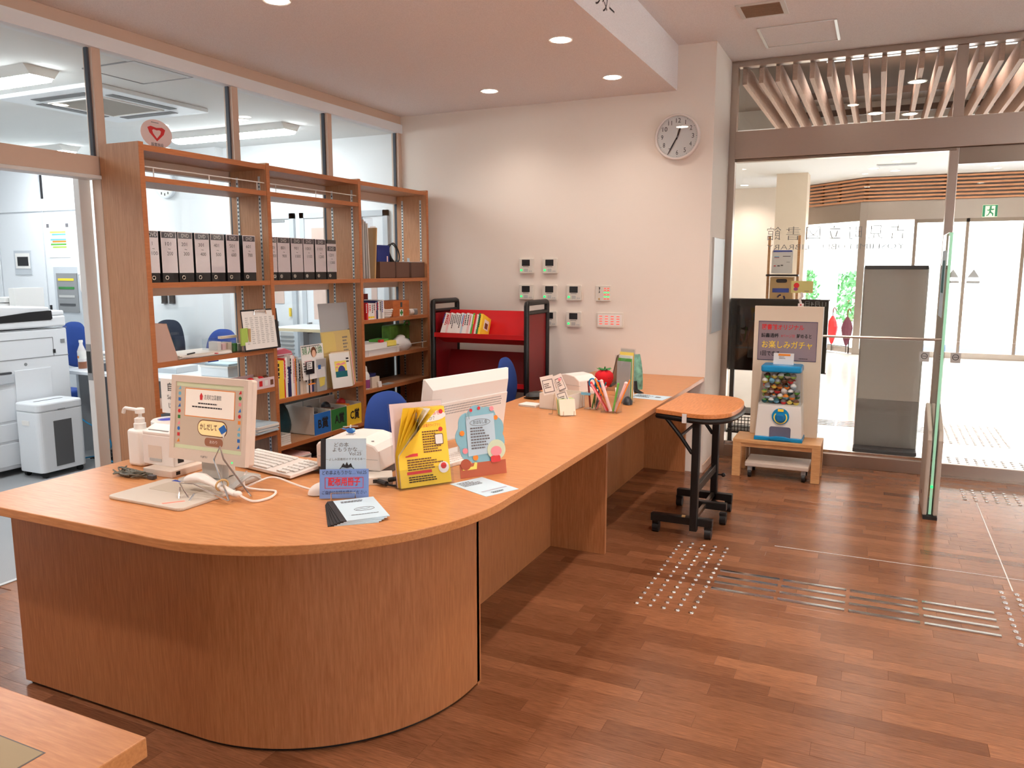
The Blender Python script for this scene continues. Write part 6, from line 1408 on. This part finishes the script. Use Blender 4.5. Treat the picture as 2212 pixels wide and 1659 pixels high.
# ---------------------------------------------------------------- capsule toy machine on its bench
bn = thing('wooden_bench', 'low light wooden bench under the capsule machine', 'bench', (-0.625, 5.97, 0))
ob('top', MB().box(-0.31,0.31,0.0,0.30,0.258,0.286), 'bench_wood', bn, bevel=0.003)
for x in (-0.31, 0.25):
    for y in (0.0, 0.24): ob('leg', MB().box(x,x+0.06,y,y+0.06,0,0.258), 'bench_wood', bn, bevel=0.003)
ob('apron', MB().box(-0.25,0.25,0.015,0.03,0.228,0.258), 'bench_wood', bn); ob('apron', MB().box(-0.25,0.25,0.27,0.285,0.228,0.258), 'bench_wood', bn)
dl_ = thing('dolly', 'flat grey wheeled dolly stored under the wooden bench', 'dolly', (-0.615, 6.10, 0), 0)
ob('deck', MB().box(-0.225,0.225,-0.14,0.15,0.085,0.118), pm('deck_grey', (206,192,180), 0.4), dl_, bevel=0.006)
for x in (-0.19, 0.19):
    for y in (-0.11, 0.11): ob('wheel', MB().tube([(x-0.012,y,0.030),(x+0.012,y,0.030)], 0.030, 14), 'black', dl_, smooth=True); ob('wheel_fork', MB().box(x-0.016,x+0.016,y-0.016,y+0.016,0.05,0.086), 'grey', dl_)
ob('tow_handle', MB().tube([(-0.235,0.155,0.10),(-0.235,0.155,0.25),(-0.15,0.155,0.25)], 0.005, 6), 'white', dl_)
cm_ = thing('capsule_machine', 'white and blue capsule toy machine full of capsules', 'capsule machine', (-0.617, 6.0, 0.286))
def fr(z): # half width and half depth of the tapered body at height z
    return 0.168-0.036*z/0.575, 0.10
def taper(z0, z1, y0=0.0, y1=0.19, k=1.0):
    a, _ = fr(z0); b, _ = fr(z1); a *= k; b *= k
    return MB().add([(-a,y0,z0),(a,y0,z0),(a,y1,z0),(-a,y1,z0),(-b,y0,z1),(b,y0,z1),(b,y1,z1),(-b,y1,z1)], [(0,3,2,1),(4,5,6,7),(0,1,5,4),(1,2,6,5),(2,3,7,6),(3,0,4,7)])
ob('blue_base', taper(0.0, 0.030, -0.008, 0.195, 1.02), 'cyan_plastic', cm_, bevel=0.006); ob('body', taper(0.028, 0.268), 'white', cm_, bevel=0.006)
ob('back_panel', taper(0.268, 0.52, 0.165, 0.19), 'white_warm', cm_)
ob('window_floor', taper(0.268, 0.274, 0.0, 0.165), 'white', cm_)
ob('window', taper(0.27, 0.515, -0.001, 0.003), 'acrylic', cm_)
for s in (-1, 1): ob('window_side', MB().add([(s*0.1495,0.0,0.27),(s*0.1495,0.165,0.27),(s*0.134,0.165,0.515),(s*0.134,0.0,0.515)], [(0,1,2,3)]), 'acrylic', cm_)
ob('blue_lid', MB().prism(rrect(0.285,0.215,0.03,5), (0,0.093,0.512), X3, Y3, (0,0,0.05)), 'cyan_plastic', cm_, bevel=0.014, seg=3)
q_ = random.Random(5); caps = []; caps_id = []
cc_ = ['sky','green_bright','yellow_light','red','orange','green','paper_blue','brown','lime','white','teal']
for lay in range(6):
    for r_ in range(2):
        n_ = 6 if lay < 3 else 5
        for k in range(n_):
            x = -0.112+0.0448*k+(0.018 if (lay+r_) % 2 else 0)+q_.uniform(-.004,.004)
            if abs(x) > 0.118: continue
            if lay == 5 and q_.random() < 0.45: continue
            y = 0.032+0.05*r_+q_.uniform(-.005,.005); z = 0.297+0.037*lay+q_.uniform(-.004,.004)
            caps.append((x, y, z)); caps_id.append((lay, ('front','rear')[r_], k))
for k, p in enumerate(caps):
    lay, fr_, col_ = caps_id[k]
    c = thing('toy_capsule', 'toy capsule in the machine, %s layer from the bottom, %s row, %s from left' % (ORD[lay], fr_, ORD[col_]), 'capsule', (-0.617+p[0], 6.0+p[1], 0.286+p[2]-0.0215), q_.uniform(0,360), 'capsules inside the machine')
    m1 = cc_[q_.randrange(len(cc_))]; r_ = 0.0215
    up_ = MB().lathe([(0.0, 0.0)] and [(r_,r_), (r_*0.94,r_*1.34), (r_*0.77,r_*1.64), (r_*0.5,r_*1.87), (0.001,r_*2)], n=12); lo_ = MB().lathe([(0.001,0.0),(r_*0.5,r_*0.13),(r_*0.77,r_*0.36),(r_*0.94,r_*0.66),(r_,r_)], n=12)
    ob('lower_shell', lo_, m1, c, smooth=True); ob('upper_shell', up_, ('acrylic','white',cc_[(k*5) % len(cc_)],'grey','acrylic','brown')[k % 6], c, smooth=True)
    ob('prize', MB().sph((0,0,r_*0.9), r_*0.62, 8, 6), cc_[(k*3+1) % len(cc_)], c, smooth=True)
ob('dial_plate', MB().prism(disc(0.061,32), (0.012,-0.001,0.188), X3, Z3, (0,-0.006,0)), 'cyan_plastic', cm_)
ob('dial_ring', MB().tube([(0.012+0.044*math.cos(R(a)), -0.009, 0.180+0.044*math.sin(R(a))) for a in range(-220,41,20)], 0.005, 6), 'yellow_light', cm_, smooth=True)
ob('dial_knob', MB().prism(rrect(0.052,0.050,0.02,5), (0.012,-0.007,0.178), X3, Z3, (0,-0.022,0)), pm('cyan_dark', (18,110,170), 0.3), cm_, bevel=0.006)
ob('coin_tab', MB().box(-0.008,0.032,-0.012,-0.006,0.225,0.244), 'yellow', cm_)
ob('chute', MB().prism(rrect(0.15,0.095,0.016,4), (0.012,-0.0015,0.062), X3, Z3, (0,0.001,0)), pm('chute_grey', (104,106,128), 0.35), cm_)
ob('chute_lip', MB().prism([(-0.078,0.0),(0.078,0.0),(0.072,0.018),(0.03,0.026),(-0.03,0.026),(-0.072,0.018)], (0.012,-0.018,0.012), X3, Z3, (0,0.018,0)), 'cyan_plastic', cm_, bevel=0.003)
ob('price_card', MB().box(-0.068,0.075,0.10,0.102,0.555,0.645), 'plastic_clear', cm_); ob('orange_label', MB().box(-0.035,0.05,0.0985,0.0995,0.625,0.64), 'orange', cm_); plines(cm_, (-0.03,0.0995,0.622), X3, Z3, 0.06, 0.02, 2, 'ink_grey', 'card_text', 1.0)
# display board behind the machine
db = thing('capsule_sign_board', 'tall cream board with a printed capsule game poster', 'sign board', (-0.608, 6.225, 0.286))
ob('board', MB().box(-0.243,0.243,0.0,0.03,0.0,0.985), 'cream', db, bevel=0.003); ob('edge_trim', MB().box(0.243,0.247,0.0,0.03,0.0,0.985), 'white', db)
ob('poster', MB().box(-0.207,0.207,-0.002,0,0.580,0.868), pm('poster_mauve', (150,132,140), 0.5), db)
for a, b, c, d in ((-0.21,0.21,0.576,0.580),(-0.21,0.21,0.868,0.872),(-0.21,-0.207,0.576,0.872),(0.207,0.21,0.576,0.872)): ob('poster_frame', MB().box(a,b,-0.003,0,c,d), 'navy', db)
PO = (0,-0.002,0)
txt(db, '図書館オリジナル', 0.044, (-0.035,-0.002,0.825), X3, Z3, 'red', w=0.30, bold=0.001); txt(db, '読書通帳', 0.034, (-0.125,-0.002,0.762), X3, Z3, 'ink', w=0.125, bold=0.0008); txt(db, '4ページ分', 0.030, (0.005,-0.002,0.762), X3, Z3, 'red', w=0.10); txt(db, '貯めると', 0.034, (0.12,-0.002,0.762), X3, Z3, 'ink', w=0.105, bold=0.0008)
txt(db, 'お楽しみガチャ', 0.060, (0.0,-0.002,0.692), X3, Z3, 'yellow', w=0.36, bold=0.0005); txt(db, '1回できる', 0.040, (-0.12,-0.002,0.625), X3, Z3, 'ink', w=0.14, bold=0.0008); plines(db, (0.09,-0.002,0.60), X3, Z3, 0.10, 0.010, 1, 'ink', 'poster_note', 1.0)
cl = thing('card_clip_sign', 'small yellow green card held by a clear clip on top of the board', 'card', (-0.525, 6.24, 1.271))
ob('clip', MB().box(-0.02,0.02,-0.01,0.01,0,0.022).tube([(0,0,0.02),(-0.01,0,0.05),(0.008,0,0.075),(0,0,0.105)], 0.009, 8), 'plastic_clear', cl, smooth=True); ob('card', MB().box(-0.075,0.078,-0.003,0,0.10,0.188), pm('card_olive', (206,200,130), 0.6), cl)
decal(cl, 'red_mark', disc(0.020,14,-0.038,0.155), (0,-0.003,0), X3, Z3, 'red', 0.0006); decal(cl, 'purple_mark', disc(0.016,12,-0.042,0.128,0.012), (0,-0.003,0), X3, Z3, 'violet', 0.0009); plines(cl, (0.02,-0.003,0.118), X3, Z3, 0.05, 0.010, 1, 'ink_grey', 'card_text', 1.0); ob('heart_pin', MB().sph((0,-0.012,0.012), 0.006, 8, 6), 'red', cl)

# ---------------------------------------------------------------- security gate
sg_ = thing('security_gate', 'slim library security gate with a green edged glass panel', 'gate', (0,0,0))
def gbase(x0, x1): return MB().prism([(5.41,0.02),(5.86,0.02),(5.90,0.60),(5.845,0.67),(5.44,0.56),(5.405,0.50)], (x0,0,0), Y3, Z3, (x1-x0,0,0))
ob('base_cheek', gbase(0.325,0.352), pm('gate_grey', (176,164,152), 0.45), sg_, bevel=0.008); ob('base_cheek', gbase(0.384,0.412), 'gate_grey', sg_, bevel=0.008)
ob('floor_plate', MB().box(0.33,0.41,5.39,5.86,0.0,0.02), 'black', sg_)
ob('glass_panel', MB().box(0.354,0.382,5.415,5.87,0.03,1.76), 'pane_green', sg_)
ob('glass_edge_glow', MB().box(0.360,0.376,5.411,5.416,0.03,1.76), 'glass_edge_glow', sg_); ob('glass_edge_glow', MB().box(0.355,0.381,5.415,5.87,1.758,1.763), 'glass_edge_glow', sg_)
ob('logo_dot', MB().prism(disc(0.014,14,5.62,0.12), (0.3245,0,0), Y3, Z3, (-0.001,0,0)), 'plum', sg_)
ob('status_lamp', MB().box(0.360,0.376,5.406,5.411,0.20,0.215), 'led_green', sg_)
ob('poster', MB().box(0.3525,0.3535,5.50,5.80,1.25,1.66), 'paper_blue', sg_); ob('poster_picture', MB().box(0.3515,0.3525,5.53,5.72,1.40,1.60), 'teal', sg_)
# ---------------------------------------------------------------- office beyond the glass
cpx = -5.85
cpm = thing('copier', 'large white office copier standing beyond the doorway at left', 'copier', (0,0,0))
ob('cabinet', MB().box(-6.50,cpx,3.25,4.19,0.05,1.085), 'office_white', cpm, bevel=0.01)
ob('scanner_unit', MB().box(-6.50,cpx+0.005,3.20,4.185,1.10,1.185), 'office_white', cpm, bevel=0.012)
ob('scanner_head', MB().box(-6.45,cpx,4.07,4.18,1.185,1.225), 'office_white', cpm, bevel=0.01)
ob('feeder', MB().prism([(3.20,1.185),(4.07,1.185),(4.07,1.255),(3.70,1.275),(3.20,1.27)], (-6.45,0,0), Y3, Z3, (cpx+6.45-0.01,0,0)), 'office_white', cpm, bevel=0.012)
ob('feeder_slot', MB().prism([(3.20,1.145),(4.06,1.155),(4.075,1.165),(4.07,1.228),(3.9,1.222),(3.62,1.195),(3.20,1.19)], (cpx-0.02,0,0), Y3, Z3, (0.028,0,0)), 'black', cpm)
ob('feeder_tray', MB().obox((-6.3,3.25,1.275), (0.4,0,0), (0,0.45,0.02), (0,0,0.012)), 'white', cpm)
for (a, b, z) in ((3.2,4.19,1.088),(3.2,4.067,1.017),(3.2,4.19,0.871)): ob('seam', MB().box(cpx,cpx+0.002,a,b,z,z+0.005), 'grey', cpm)
ob('door_seam', MB().box(cpx,cpx+0.002,4.065,4.069,0.87,1.017), 'grey', cpm); ob('latch', MB().box(cpx,cpx+0.006,4.062,4.080,0.895,0.925), 'ink', cpm)
ob('panel_door', MB().box(cpx,cpx+0.006,3.74,4.03,0.14,0.79), 'office_white', cpm, bevel=0.002); ob('panel_door', MB().box(cpx,cpx+0.006,3.2,3.72,0.42,0.66), 'office_white', cpm, bevel=0.002)
ob('handle_recess', MB().box(cpx,cpx+0.02,3.3,3.73,0.70,0.775), 'office_grey', cpm, bevel=0.008); ob('handle_gap', MB().box(cpx,cpx+0.022,3.3,3.71,0.775,0.788), 'grey_dark', cpm)
ob('drawer', MB().box(cpx,cpx+0.008,3.2,4.17,0.27,0.40), 'office_white', cpm, bevel=0.003); ob('drawer', MB().box(cpx,cpx+0.008,3.2,4.17,0.08,0.25), 'office_white', cpm, bevel=0.003)
ob('side_panel', MB().box(-6.4,cpx-0.02,4.19,4.194,0.3,1.0), 'office_grey', cpm); ob('badge', MB().box(cpx,cpx+0.003,4.13,4.165,0.97,1.0), 'grey', cpm); ob('emblem', MB().prism(disc(0.012,12,3.835,0.83), (cpx,0,0), Y3, Z3, (0.002,0,0)), 'grey', cpm)
for y in (3.3,4.1): ob('caster', MB().tube([(-5.9,y,0.03),(-5.94,y,0.03)], 0.03, 12), 'black', cpm)
sh = thing('paper_shredder', 'white paper shredder with a dark front window in the doorway', 'shredder', (-5.665, 3.865, 0))
ob('bin', MB().prism(rrect(0.27,0.37,0.04,5), (0,0,0.045), X3, Y3, (0,0,0.455)), 'office_white', sh, bevel=0.004); ob('head', MB().prism(rrect(0.275,0.375,0.045,5), (0,0,0.50), X3, Y3, (0,0,0.065)), 'office_white', sh, bevel=0.012)
ob('window', MB().box(0.134,0.137,-0.07,0.075,0.08,0.425), pm('smoke', (96,96,98), 0.25), sh); ob('slot', MB().box(-0.02,-0.005,-0.11,0.12,0.5655,0.566), 'ink', sh); ob('side_grip', MB().box(-0.05,0.03,-0.188,-0.184,0.40,0.435), 'white', sh); ob('brand', MB().box(0.1375,0.138,-0.03,0.03,0.505,0.512), 'grey', sh)
for x in (-0.10,0.10):
    for y in (-0.14,0.14): ob('caster', MB().tube([(x-0.012,y,0.022),(x+0.012,y,0.022)], 0.022, 10), 'black', sh)
# desk with its clutter
dk = thing('office_desk', 'white office desk with rounded edge behind the doorway', 'desk', (0,0,0))
ob('desktop', MB().prism([(-6.16,4.50)]+[(-6.03+0.12*math.cos(R(a)), 4.42+0.12*math.sin(R(a))) for a in range(180,271,15)]+[(-4.45,4.30),(-4.45,5.05),(-6.16,5.05)], (0,0,0.69), X3, Y3, (0,0,0.03)), 'office_white', dk, bevel=0.006)
ob('modesty_panel', MB().box(-6.12,-4.5,4.62,4.64,0.02,0.69), 'grey', dk)
for x in (-6.14,-5.3,-4.5): ob('side_panel', MB().box(x,x+0.03,4.45,5.02,0,0.69), 'office_grey', dk)
bo = thing('drink_bottle', 'small drink bottle with a printed label on the office desk', 'bottle', (-6.02, 4.43, 0.72))
ob('body', MB().lathe([(0.03,0),(0.033,0.006),(0.033,0.15),(0.014,0.20),(0.013,0.22)], n=18), 'plastic_clear', bo, smooth=True); ob('tea', MB().lathe([(0.0335,0.004),(0.0335,0.06)], n=18), pm('tea', (150,96,70), 0.3), bo); ob('label', MB().lathe([(0.0337,0.085),(0.0337,0.15)], n=18), 'paper', bo, smooth=True); ob('cap', MB().lathe([(0.016,0.22),(0.016,0.24),(0.001,0.24)], n=14), 'white', bo); decal(bo, 'label_mark', rect(0.018,0.02,0.0,0.10), (0.0,-0.0338,0), X3, Z3, 'orange', 0.001)
pp = paperstack('newspaper_pile', 'pile of newspapers on the office desk beyond the door', (-5.97, 4.78, 0.72), 0.27, 0.30, 9, ['paper','grey_light','off_white','grey'], 14, 0, 0.013)
gx = thing('grey_bag', 'small dark grey pouch on the office desk', 'pouch', (-5.72, 4.44, 0.72))
ob('pouch', MB().prism([(-0.10,0.0),(0.12,0.0),(0.12,0.05),(0.03,0.07),(-0.03,0.055)], (0,-0.05,0), X3, Z3, (0,0.10,0)), 'grey_dark', gx, bevel=0.01); ob('strap', MB().tube([(0.10,0,0.05),(0.13,0.02,0.03),(0.14,0.03,0.005)], 0.006, 6), 'black', gx)
cbl = thing('blue_network_cable', 'loose blue network cable hanging under the office desk', 'cable', (0,0,0))
ob('strand', MB().tube(curve([(-5.95,4.25,0.69),(-5.93,4.22,0.45),(-5.80,4.24,0.33),(-5.62,4.26,0.25),(-5.55,4.28,0.14),(-5.68,4.28,0.05),(-5.85,4.22,0.012)]), 0.006, 6), pm('cable_blue', (40,140,190), 0.4), cbl, smooth=True); ob('strand', MB().tube(curve([(-5.70,4.28,0.05),(-5.55,4.24,0.02),(-5.40,4.30,0.012)]), 0.006, 6), 'cable_blue', cbl, smooth=True)
cbk = thing('black_cable_heap', 'heap of black cables on the office floor', 'cable', (-5.62, 4.36, 0)); q2 = random.Random(8); mm = MB()
for k in range(9): mm.tube(curve([(q2.uniform(-.16,.2), q2.uniform(-.12,.12), q2.uniform(.01,.07)) for _ in range(6)]), 0.008, 5)
ob('loops', mm, 'black', cbk, smooth=True); ob('power_strip', MB().box(-0.12,0.10,-0.03,0.03,0.0,0.04), 'black', cbk, bevel=0.005)
dw = thing('desk_drawer_unit', 'small white drawer tray with blue papers seen through the left bay', 'tray', (-4.64, 4.62, 0.72))
ob('case', MB().box(-0.14,0.14,-0.10,0.13,0,0.085), 'office_white', dw, bevel=0.004); ob('rim', MB().box(-0.145,0.145,-0.105,0.135,0.07,0.085), 'white', dw); ob('papers', MB().box(-0.11,0.13,-0.08,0.11,0.085,0.10), 'paper_blue', dw); ob('rear_papers', MB().obox((-0.10,0.05,0.10), (0.22,0,0), (0,0.05,0.03), (0,0,0.01)), 'paper', dw)
bx2 = thing('white_desk_box', 'white box on the office desk low in the left bay', 'box', (-5.16, 4.62, 0.72))
ob('box_body', MB().box(-0.16,0.12,-0.10,0.12,0,0.05), 'office_white', bx2, bevel=0.004); ob('box_front', MB().box(-0.16,0.12,-0.103,-0.10,0.0,0.035), 'office_grey', bx2)
chair('blue swivel chair back seen left of the bookcase through the doorway', (-6.66, 4.55), 0, 1.07, 'blue_fabric', 0.42)
chair('dark swivel chair back seen through the left bay of the bookcase', (-6.30, 5.30), 0, 1.055, 'navy_fabric', 0.46)
chair('blue swivel chair back seen through the left bay beside the dark one', (-5.60, 5.30), 0, 0.985, 'blue_fabric', 0.42)
# built in white cabinets on the office back wall
for k, (x0, x1) in enumerate(((-9.9,-9.13),(-9.12,-8.36),(-8.35,-7.45))):
    c = thing('white_wall_cabinet', ('white wall cabinet at the far left edge of the office','white wall cabinet in the middle with a recessed control','white wall cabinet at right with the meter box and notice')[k], 'cabinet', (0,0,0), group='white wall cabinets')
    ob('carcass', MB().box(x0,x1,5.82,YB-0.002,0,2.69), 'office_white', c)
    ob('upper_door', MB().box(x0+0.006,x1-0.006,5.80,5.82,2.17,2.67), 'office_white', c, bevel=0.003); ob('lower_door', MB().box(x0+0.006,x1-0.006,5.80,5.82,0.05,2.155), 'office_white', c, bevel=0.003)
    ob('handle', MB().box(x0+0.03,x0+0.05,5.785,5.80,2.30,2.55), 'ink', c); ob('handle', MB().box(x0+0.03,x0+0.05,5.785,5.80,0.95,1.15), 'ink', c)
    if k == 1:
        ob('control_recess', MB().box(-8.87,-8.58,5.79,5.80,1.48,1.75), 'office_grey', c, bevel=0.003); ob('control_face', MB().box(-8.84,-8.60,5.785,5.79,1.55,1.72), 'white', c); ob('control_screen', MB().box(-8.80,-8.62,5.78,5.785,1.58,1.68), 'black', c)
    if k == 2:
        mb_ = ob('meter_box', MB().box(-8.18,-7.76,5.76,5.80,0.93,1.57), 'office_grey', c, bevel=0.004)
        ob('meter_glass', MB().box(-8.13,-7.80,5.752,5.76,1.08,1.50), 'grey', mb_)
        for r_, m in enumerate(('yellow','green','grey_light','grey_dark')): ob('meter_row', MB().box(-8.10,-7.85,5.748,5.752,1.42-0.09*r_,1.445-0.09*r_), m, mb_)
nt_ = thing('wall_notice', 'colour coded notice sheet taped to the white cabinet', 'notice', (-8.10, 5.797, 1.84))
ob('sheet', MB().box(-0.17,0.17,-0.002,0,-0.17,0.17), 'paper', nt_)
for r_, (m, z) in enumerate((('yellow_light',0.10),('sky',0.075),('sky',0.02),('orange',0.0),('green_bright',-0.03),('lime',-0.06))): ob('colour_row', MB().box(-0.13+0.03*(r_ % 2),0.12,-0.003,-0.002,z-0.009,z+0.009), m, nt_)
for x in (-0.16,0.15): ob('tape', MB().box(x-0.02,x+0.02,-0.004,-0.002,0.15,0.19), 'ink_grey', nt_)
ph = thing('wall_phone', 'white wall intercom with hanging handset in the office', 'phone', (-7.66, 5.80, 1.38))
ob('unit', MB().box(-0.11,0.11,-0.06,0,0.10,0.34), 'white', ph, bevel=0.01); ob('handset', MB().tube([(-0.05,-0.05,0.10),(-0.03,-0.06,-0.05),(0.0,-0.05,-0.12)], 0.03, 8), 'white_warm', ph, smooth=True); ob('hook', MB().tube([(-0.04,-0.03,0.34),(-0.02,-0.05,0.36),(0.04,-0.03,0.35)], 0.006, 6), 'ink', ph)
cpb = thing('paper_column', 'stack of white paper trays standing behind the copier', 'trays', (-7.9, 5.15, 0))
ob('cabinet_base', MB().box(-0.25,0.25,-0.2,0.2,0,1.0), 'office_white', cpb)
for k in range(5): ob('tray', MB().box(-0.16,0.10,-0.18,0.15,1.0+0.055*k,1.045+0.055*k), 'white', cpb)
ob('divider', MB().box(0.11,0.20,-0.15,0.15,1.0,1.36), 'white', cpb); ob('divider', MB().box(-0.24,-0.17,-0.15,0.15,1.0,1.20), 'white', cpb)
# far office wall: white clock, intercoms, doors
oc = thing('office_clock', 'round white clock high on the office wall behind the left bay', 'clock', (-6.60, YB, 2.38))
ob('case', MB().prism(disc(0.13,32), (0,-0.04,0), X3, Z3, (0,0.04,0)), 'office_white', oc, bevel=0.008); ob('dial', MB().prism(disc(0.115,32), (0,-0.042,0), X3, Z3, (0,0.002,0)), 'white', oc)
for a in (-90,-60,-120): ob('numeral', MB().box(0.09*math.cos(R(a))-0.006,0.09*math.cos(R(a))+0.006,-0.0435,-0.042,0.09*math.sin(R(a))-0.012,0.09*math.sin(R(a))+0.012), 'ink', oc)
for k, x in enumerate((-6.73,-6.62)):
    t = thing('wall_intercom', ('left','right')[k]+' small black device on the office wall below the binders', 'device', (x, YB, 1.25), 0, 'black wall devices')
    ob('body', MB().box(-0.034,0.034,-0.025,0,-0.05,0.05), 'black', t, bevel=0.004); ob('cradle', MB().box(-0.03,0.03,-0.03,0,-0.06,-0.045), 'grey_dark', t)
struct('trim_6', MB().box(-6.33,-5.84,YB-0.10,YB,0,2.70), 'wall_white')
def odoor(name, x0, x1, z1, glassy):
    d = struct(name, MB().box(x0,x0+0.05,YB-0.03,YB,0,z1).box(x1-0.05,x1,YB-0.03,YB,0,z1).box(x0,x1,YB-0.03,YB,z1-0.05,z1), 'office_grey')
    ob('leaf', MB().box(x0+0.05,x1-0.05,YB-0.02,YB-0.002,0.01,z1-0.05), 'office_white', d)
    if glassy: ob('vision_panel', MB().box(x0+0.13,x1-0.13,YB-0.024,YB-0.02,1.08,z1-0.14), pm('pinkish_glass', (216,190,178), 0.3), d)
    ob('lever', MB().box(x0+0.08,x0+0.10,YB-0.07,YB-0.02,0.95,1.05), 'grey', d)
    return d
dA = odoor('door_3', -5.32, -4.99, 2.06, False)
ob('sign_plate', MB().box(-5.27,-5.10,YB-0.025,YB-0.02,1.98,2.03), 'grey', dA); ob('window_slot', MB().box(-5.25,-5.14,YB-0.025,YB-0.02,1.22,1.36), 'pinkish_glass', dA); ob('vent_grille', MB().box(-5.20,-5.03,YB-0.025,YB-0.02,0.60,0.95), 'grey_light', dA)
for k in range(8): ob('vent_fin', MB().box(-5.20,-5.03,YB-0.032,YB-0.025,0.62+0.04*k,0.635+0.04*k), 'grey', dA)
ob('key_tag', MB().box(-5.075,-5.055,YB-0.04,YB-0.025,1.10,1.18), 'yellow', dA)
odoor('door_4', -4.92, -4.30, 2.06, True)
dC = odoor('door_5', -4.27, -3.95, 2.06, True)
wt = thing('office_side_table', 'white side table with a curved bracket seen through the middle bay', 'table', (-4.58, 5.62, 0))
ob('top', MB().box(-0.32,0.34,-0.18,0.30,1.005,1.035), 'office_white', wt, bevel=0.004); ob('edge', MB().box(-0.32,0.34,-0.185,-0.18,1.005,1.03), pm('edge_cream', (226,208,170), 0.5), wt)
ob('bracket', MB().tube([(0.12+0.25*math.sin(R(a)), 0.05, 1.0-0.25+0.25*math.cos(R(a))) for a in range(0,91,10)], 0.02, 6), 'office_grey', wt, smooth=True); ob('leg', MB().box(-0.30,-0.26,0.2,0.28,0,1.0), 'office_grey', wt); ob('leg', MB().box(0.33,0.37,0.2,0.28,0,1.0), 'office_grey', wt)
tc_ = thing('orange_cone', 'small orange object standing on the office floor by the door', 'cone', (-4.22, 5.45, 0)); ob('cone', MB().lathe([(0.10,0),(0.10,0.01),(0.08,0.02),(0.03,0.88),(0.001,0.9)], n=18), 'orange', tc_, smooth=True); ob('cone_foot', MB().box(-0.13,0.13,-0.13,0.13,0,0.015), 'black', tc_)
# added dark boards that darken the view through the lower glass
pm('dark_backing', (58,48,42), 0.6)
lc = thing('added_dark_board', 'added dark board darkening the view behind the lower right shelves', 'board', (0,0,0))
ob('board', MB().box(-3.915,-3.895,4.96,5.90,0.03,1.15), 'dark_backing', lc); ob('board_foot', MB().box(-3.98,-3.893,5.0,5.86,0.0,0.03), 'black', lc)
lc2 = thing('added_low_board', 'added dark low board darkening the view behind the prize boxes', 'board', (0,0,0))
ob('board', MB().box(-3.915,-3.895,4.02,4.94,0.03,0.66), 'dark_backing', lc2); ob('board_foot', MB().box(-3.98,-3.893,4.06,4.90,0.0,0.03), 'black', lc2)
# ceiling cassette, access panel
ac = thing('ceiling_air_conditioner', 'square ceiling cassette air conditioner in the office', 'air conditioner', (-4.98, 4.01, 2.70))
ob('panel', MB().prism(rrect(0.95,0.95,0.03), (0,0,-0.028), X3, Y3, (0,0,0.028)), 'office_white', ac, bevel=0.006); ob('intake_grille', MB().box(-0.24,0.24,-0.24,0.24,-0.032,-0.028), pm('grille_tan', (164,158,148), 0.8), ac)
for (x0,x1,y0,y1) in ((-0.26,0.26,-0.38,-0.31),(-0.26,0.26,0.31,0.38),(0.31,0.38,-0.26,0.26),(-0.38,-0.31,-0.26,0.26)): ob('outlet_slot', MB().box(x0,x1,y0,y1,-0.031,-0.028), 'grey_dark', ac)
for s in (-1,1): ob('grille_frame', MB().box(-0.26,0.26,s*0.25-0.008,s*0.25+0.008,-0.036,-0.028), 'white', ac); ob('grille_frame', MB().box(s*0.25-0.008,s*0.25+0.008,-0.25,0.25,-0.036,-0.028), 'white', ac)
hp = thing('office_ceiling_hatch', 'square access hatch in the office ceiling by the glass', 'hatch', (-4.06, 3.50, 2.70))
for s in (-1,1): ob('edge', MB().box(-0.21,0.21,s*0.21-0.004,s*0.21+0.004,-0.006,0), 'grey', hp); ob('edge', MB().box(s*0.21-0.004,s*0.21+0.004,-0.21,0.21,-0.006,0), 'grey', hp)
ob('lid', MB().box(-0.205,0.205,-0.205,0.205,-0.003,0), 'ceiling_white', hp)
# round emergency equipment sticker on the glass above the bookcase
st = thing('heart_sticker', 'round pale sticker with a red heart shape on the glass above the bookcase', 'sticker', (XP+0.0055, 3.405, 2.318))
ob('disc', MB().prism(disc(0.11,36,0,0,0.080), (0,0,0), Y3, Z3, (0.0012,0,0)), pm('sticker_pink', (244,220,216), 0.6), st)
heart = [(0.0,-0.045),(-0.05,-0.002),(-0.062,0.026),(-0.04,0.036),(0.0,0.030),(0.04,0.036),(0.062,0.026),(0.05,-0.002)]
ob('heart', MB().prism(heart, (0.0012,0,0.004), Y3, Z3, (0.0006,0,0)), 'red', st); ob('heart_core', MB().prism([(a*0.5,b*0.6) for a, b in heart], (0.0018,0,0.002), Y3, Z3, (0.0004,0,0)), 'sticker_pink', st)
txt(st, '設置施設', 0.022, (0.0016,0.0,-0.062), Y3, Z3, 'ink'); plines(st, (0.0014,-0.035,0.066), Y3, Z3, 0.07, 0.008, 1, 'ink_grey', 'sticker_text', 1.0)
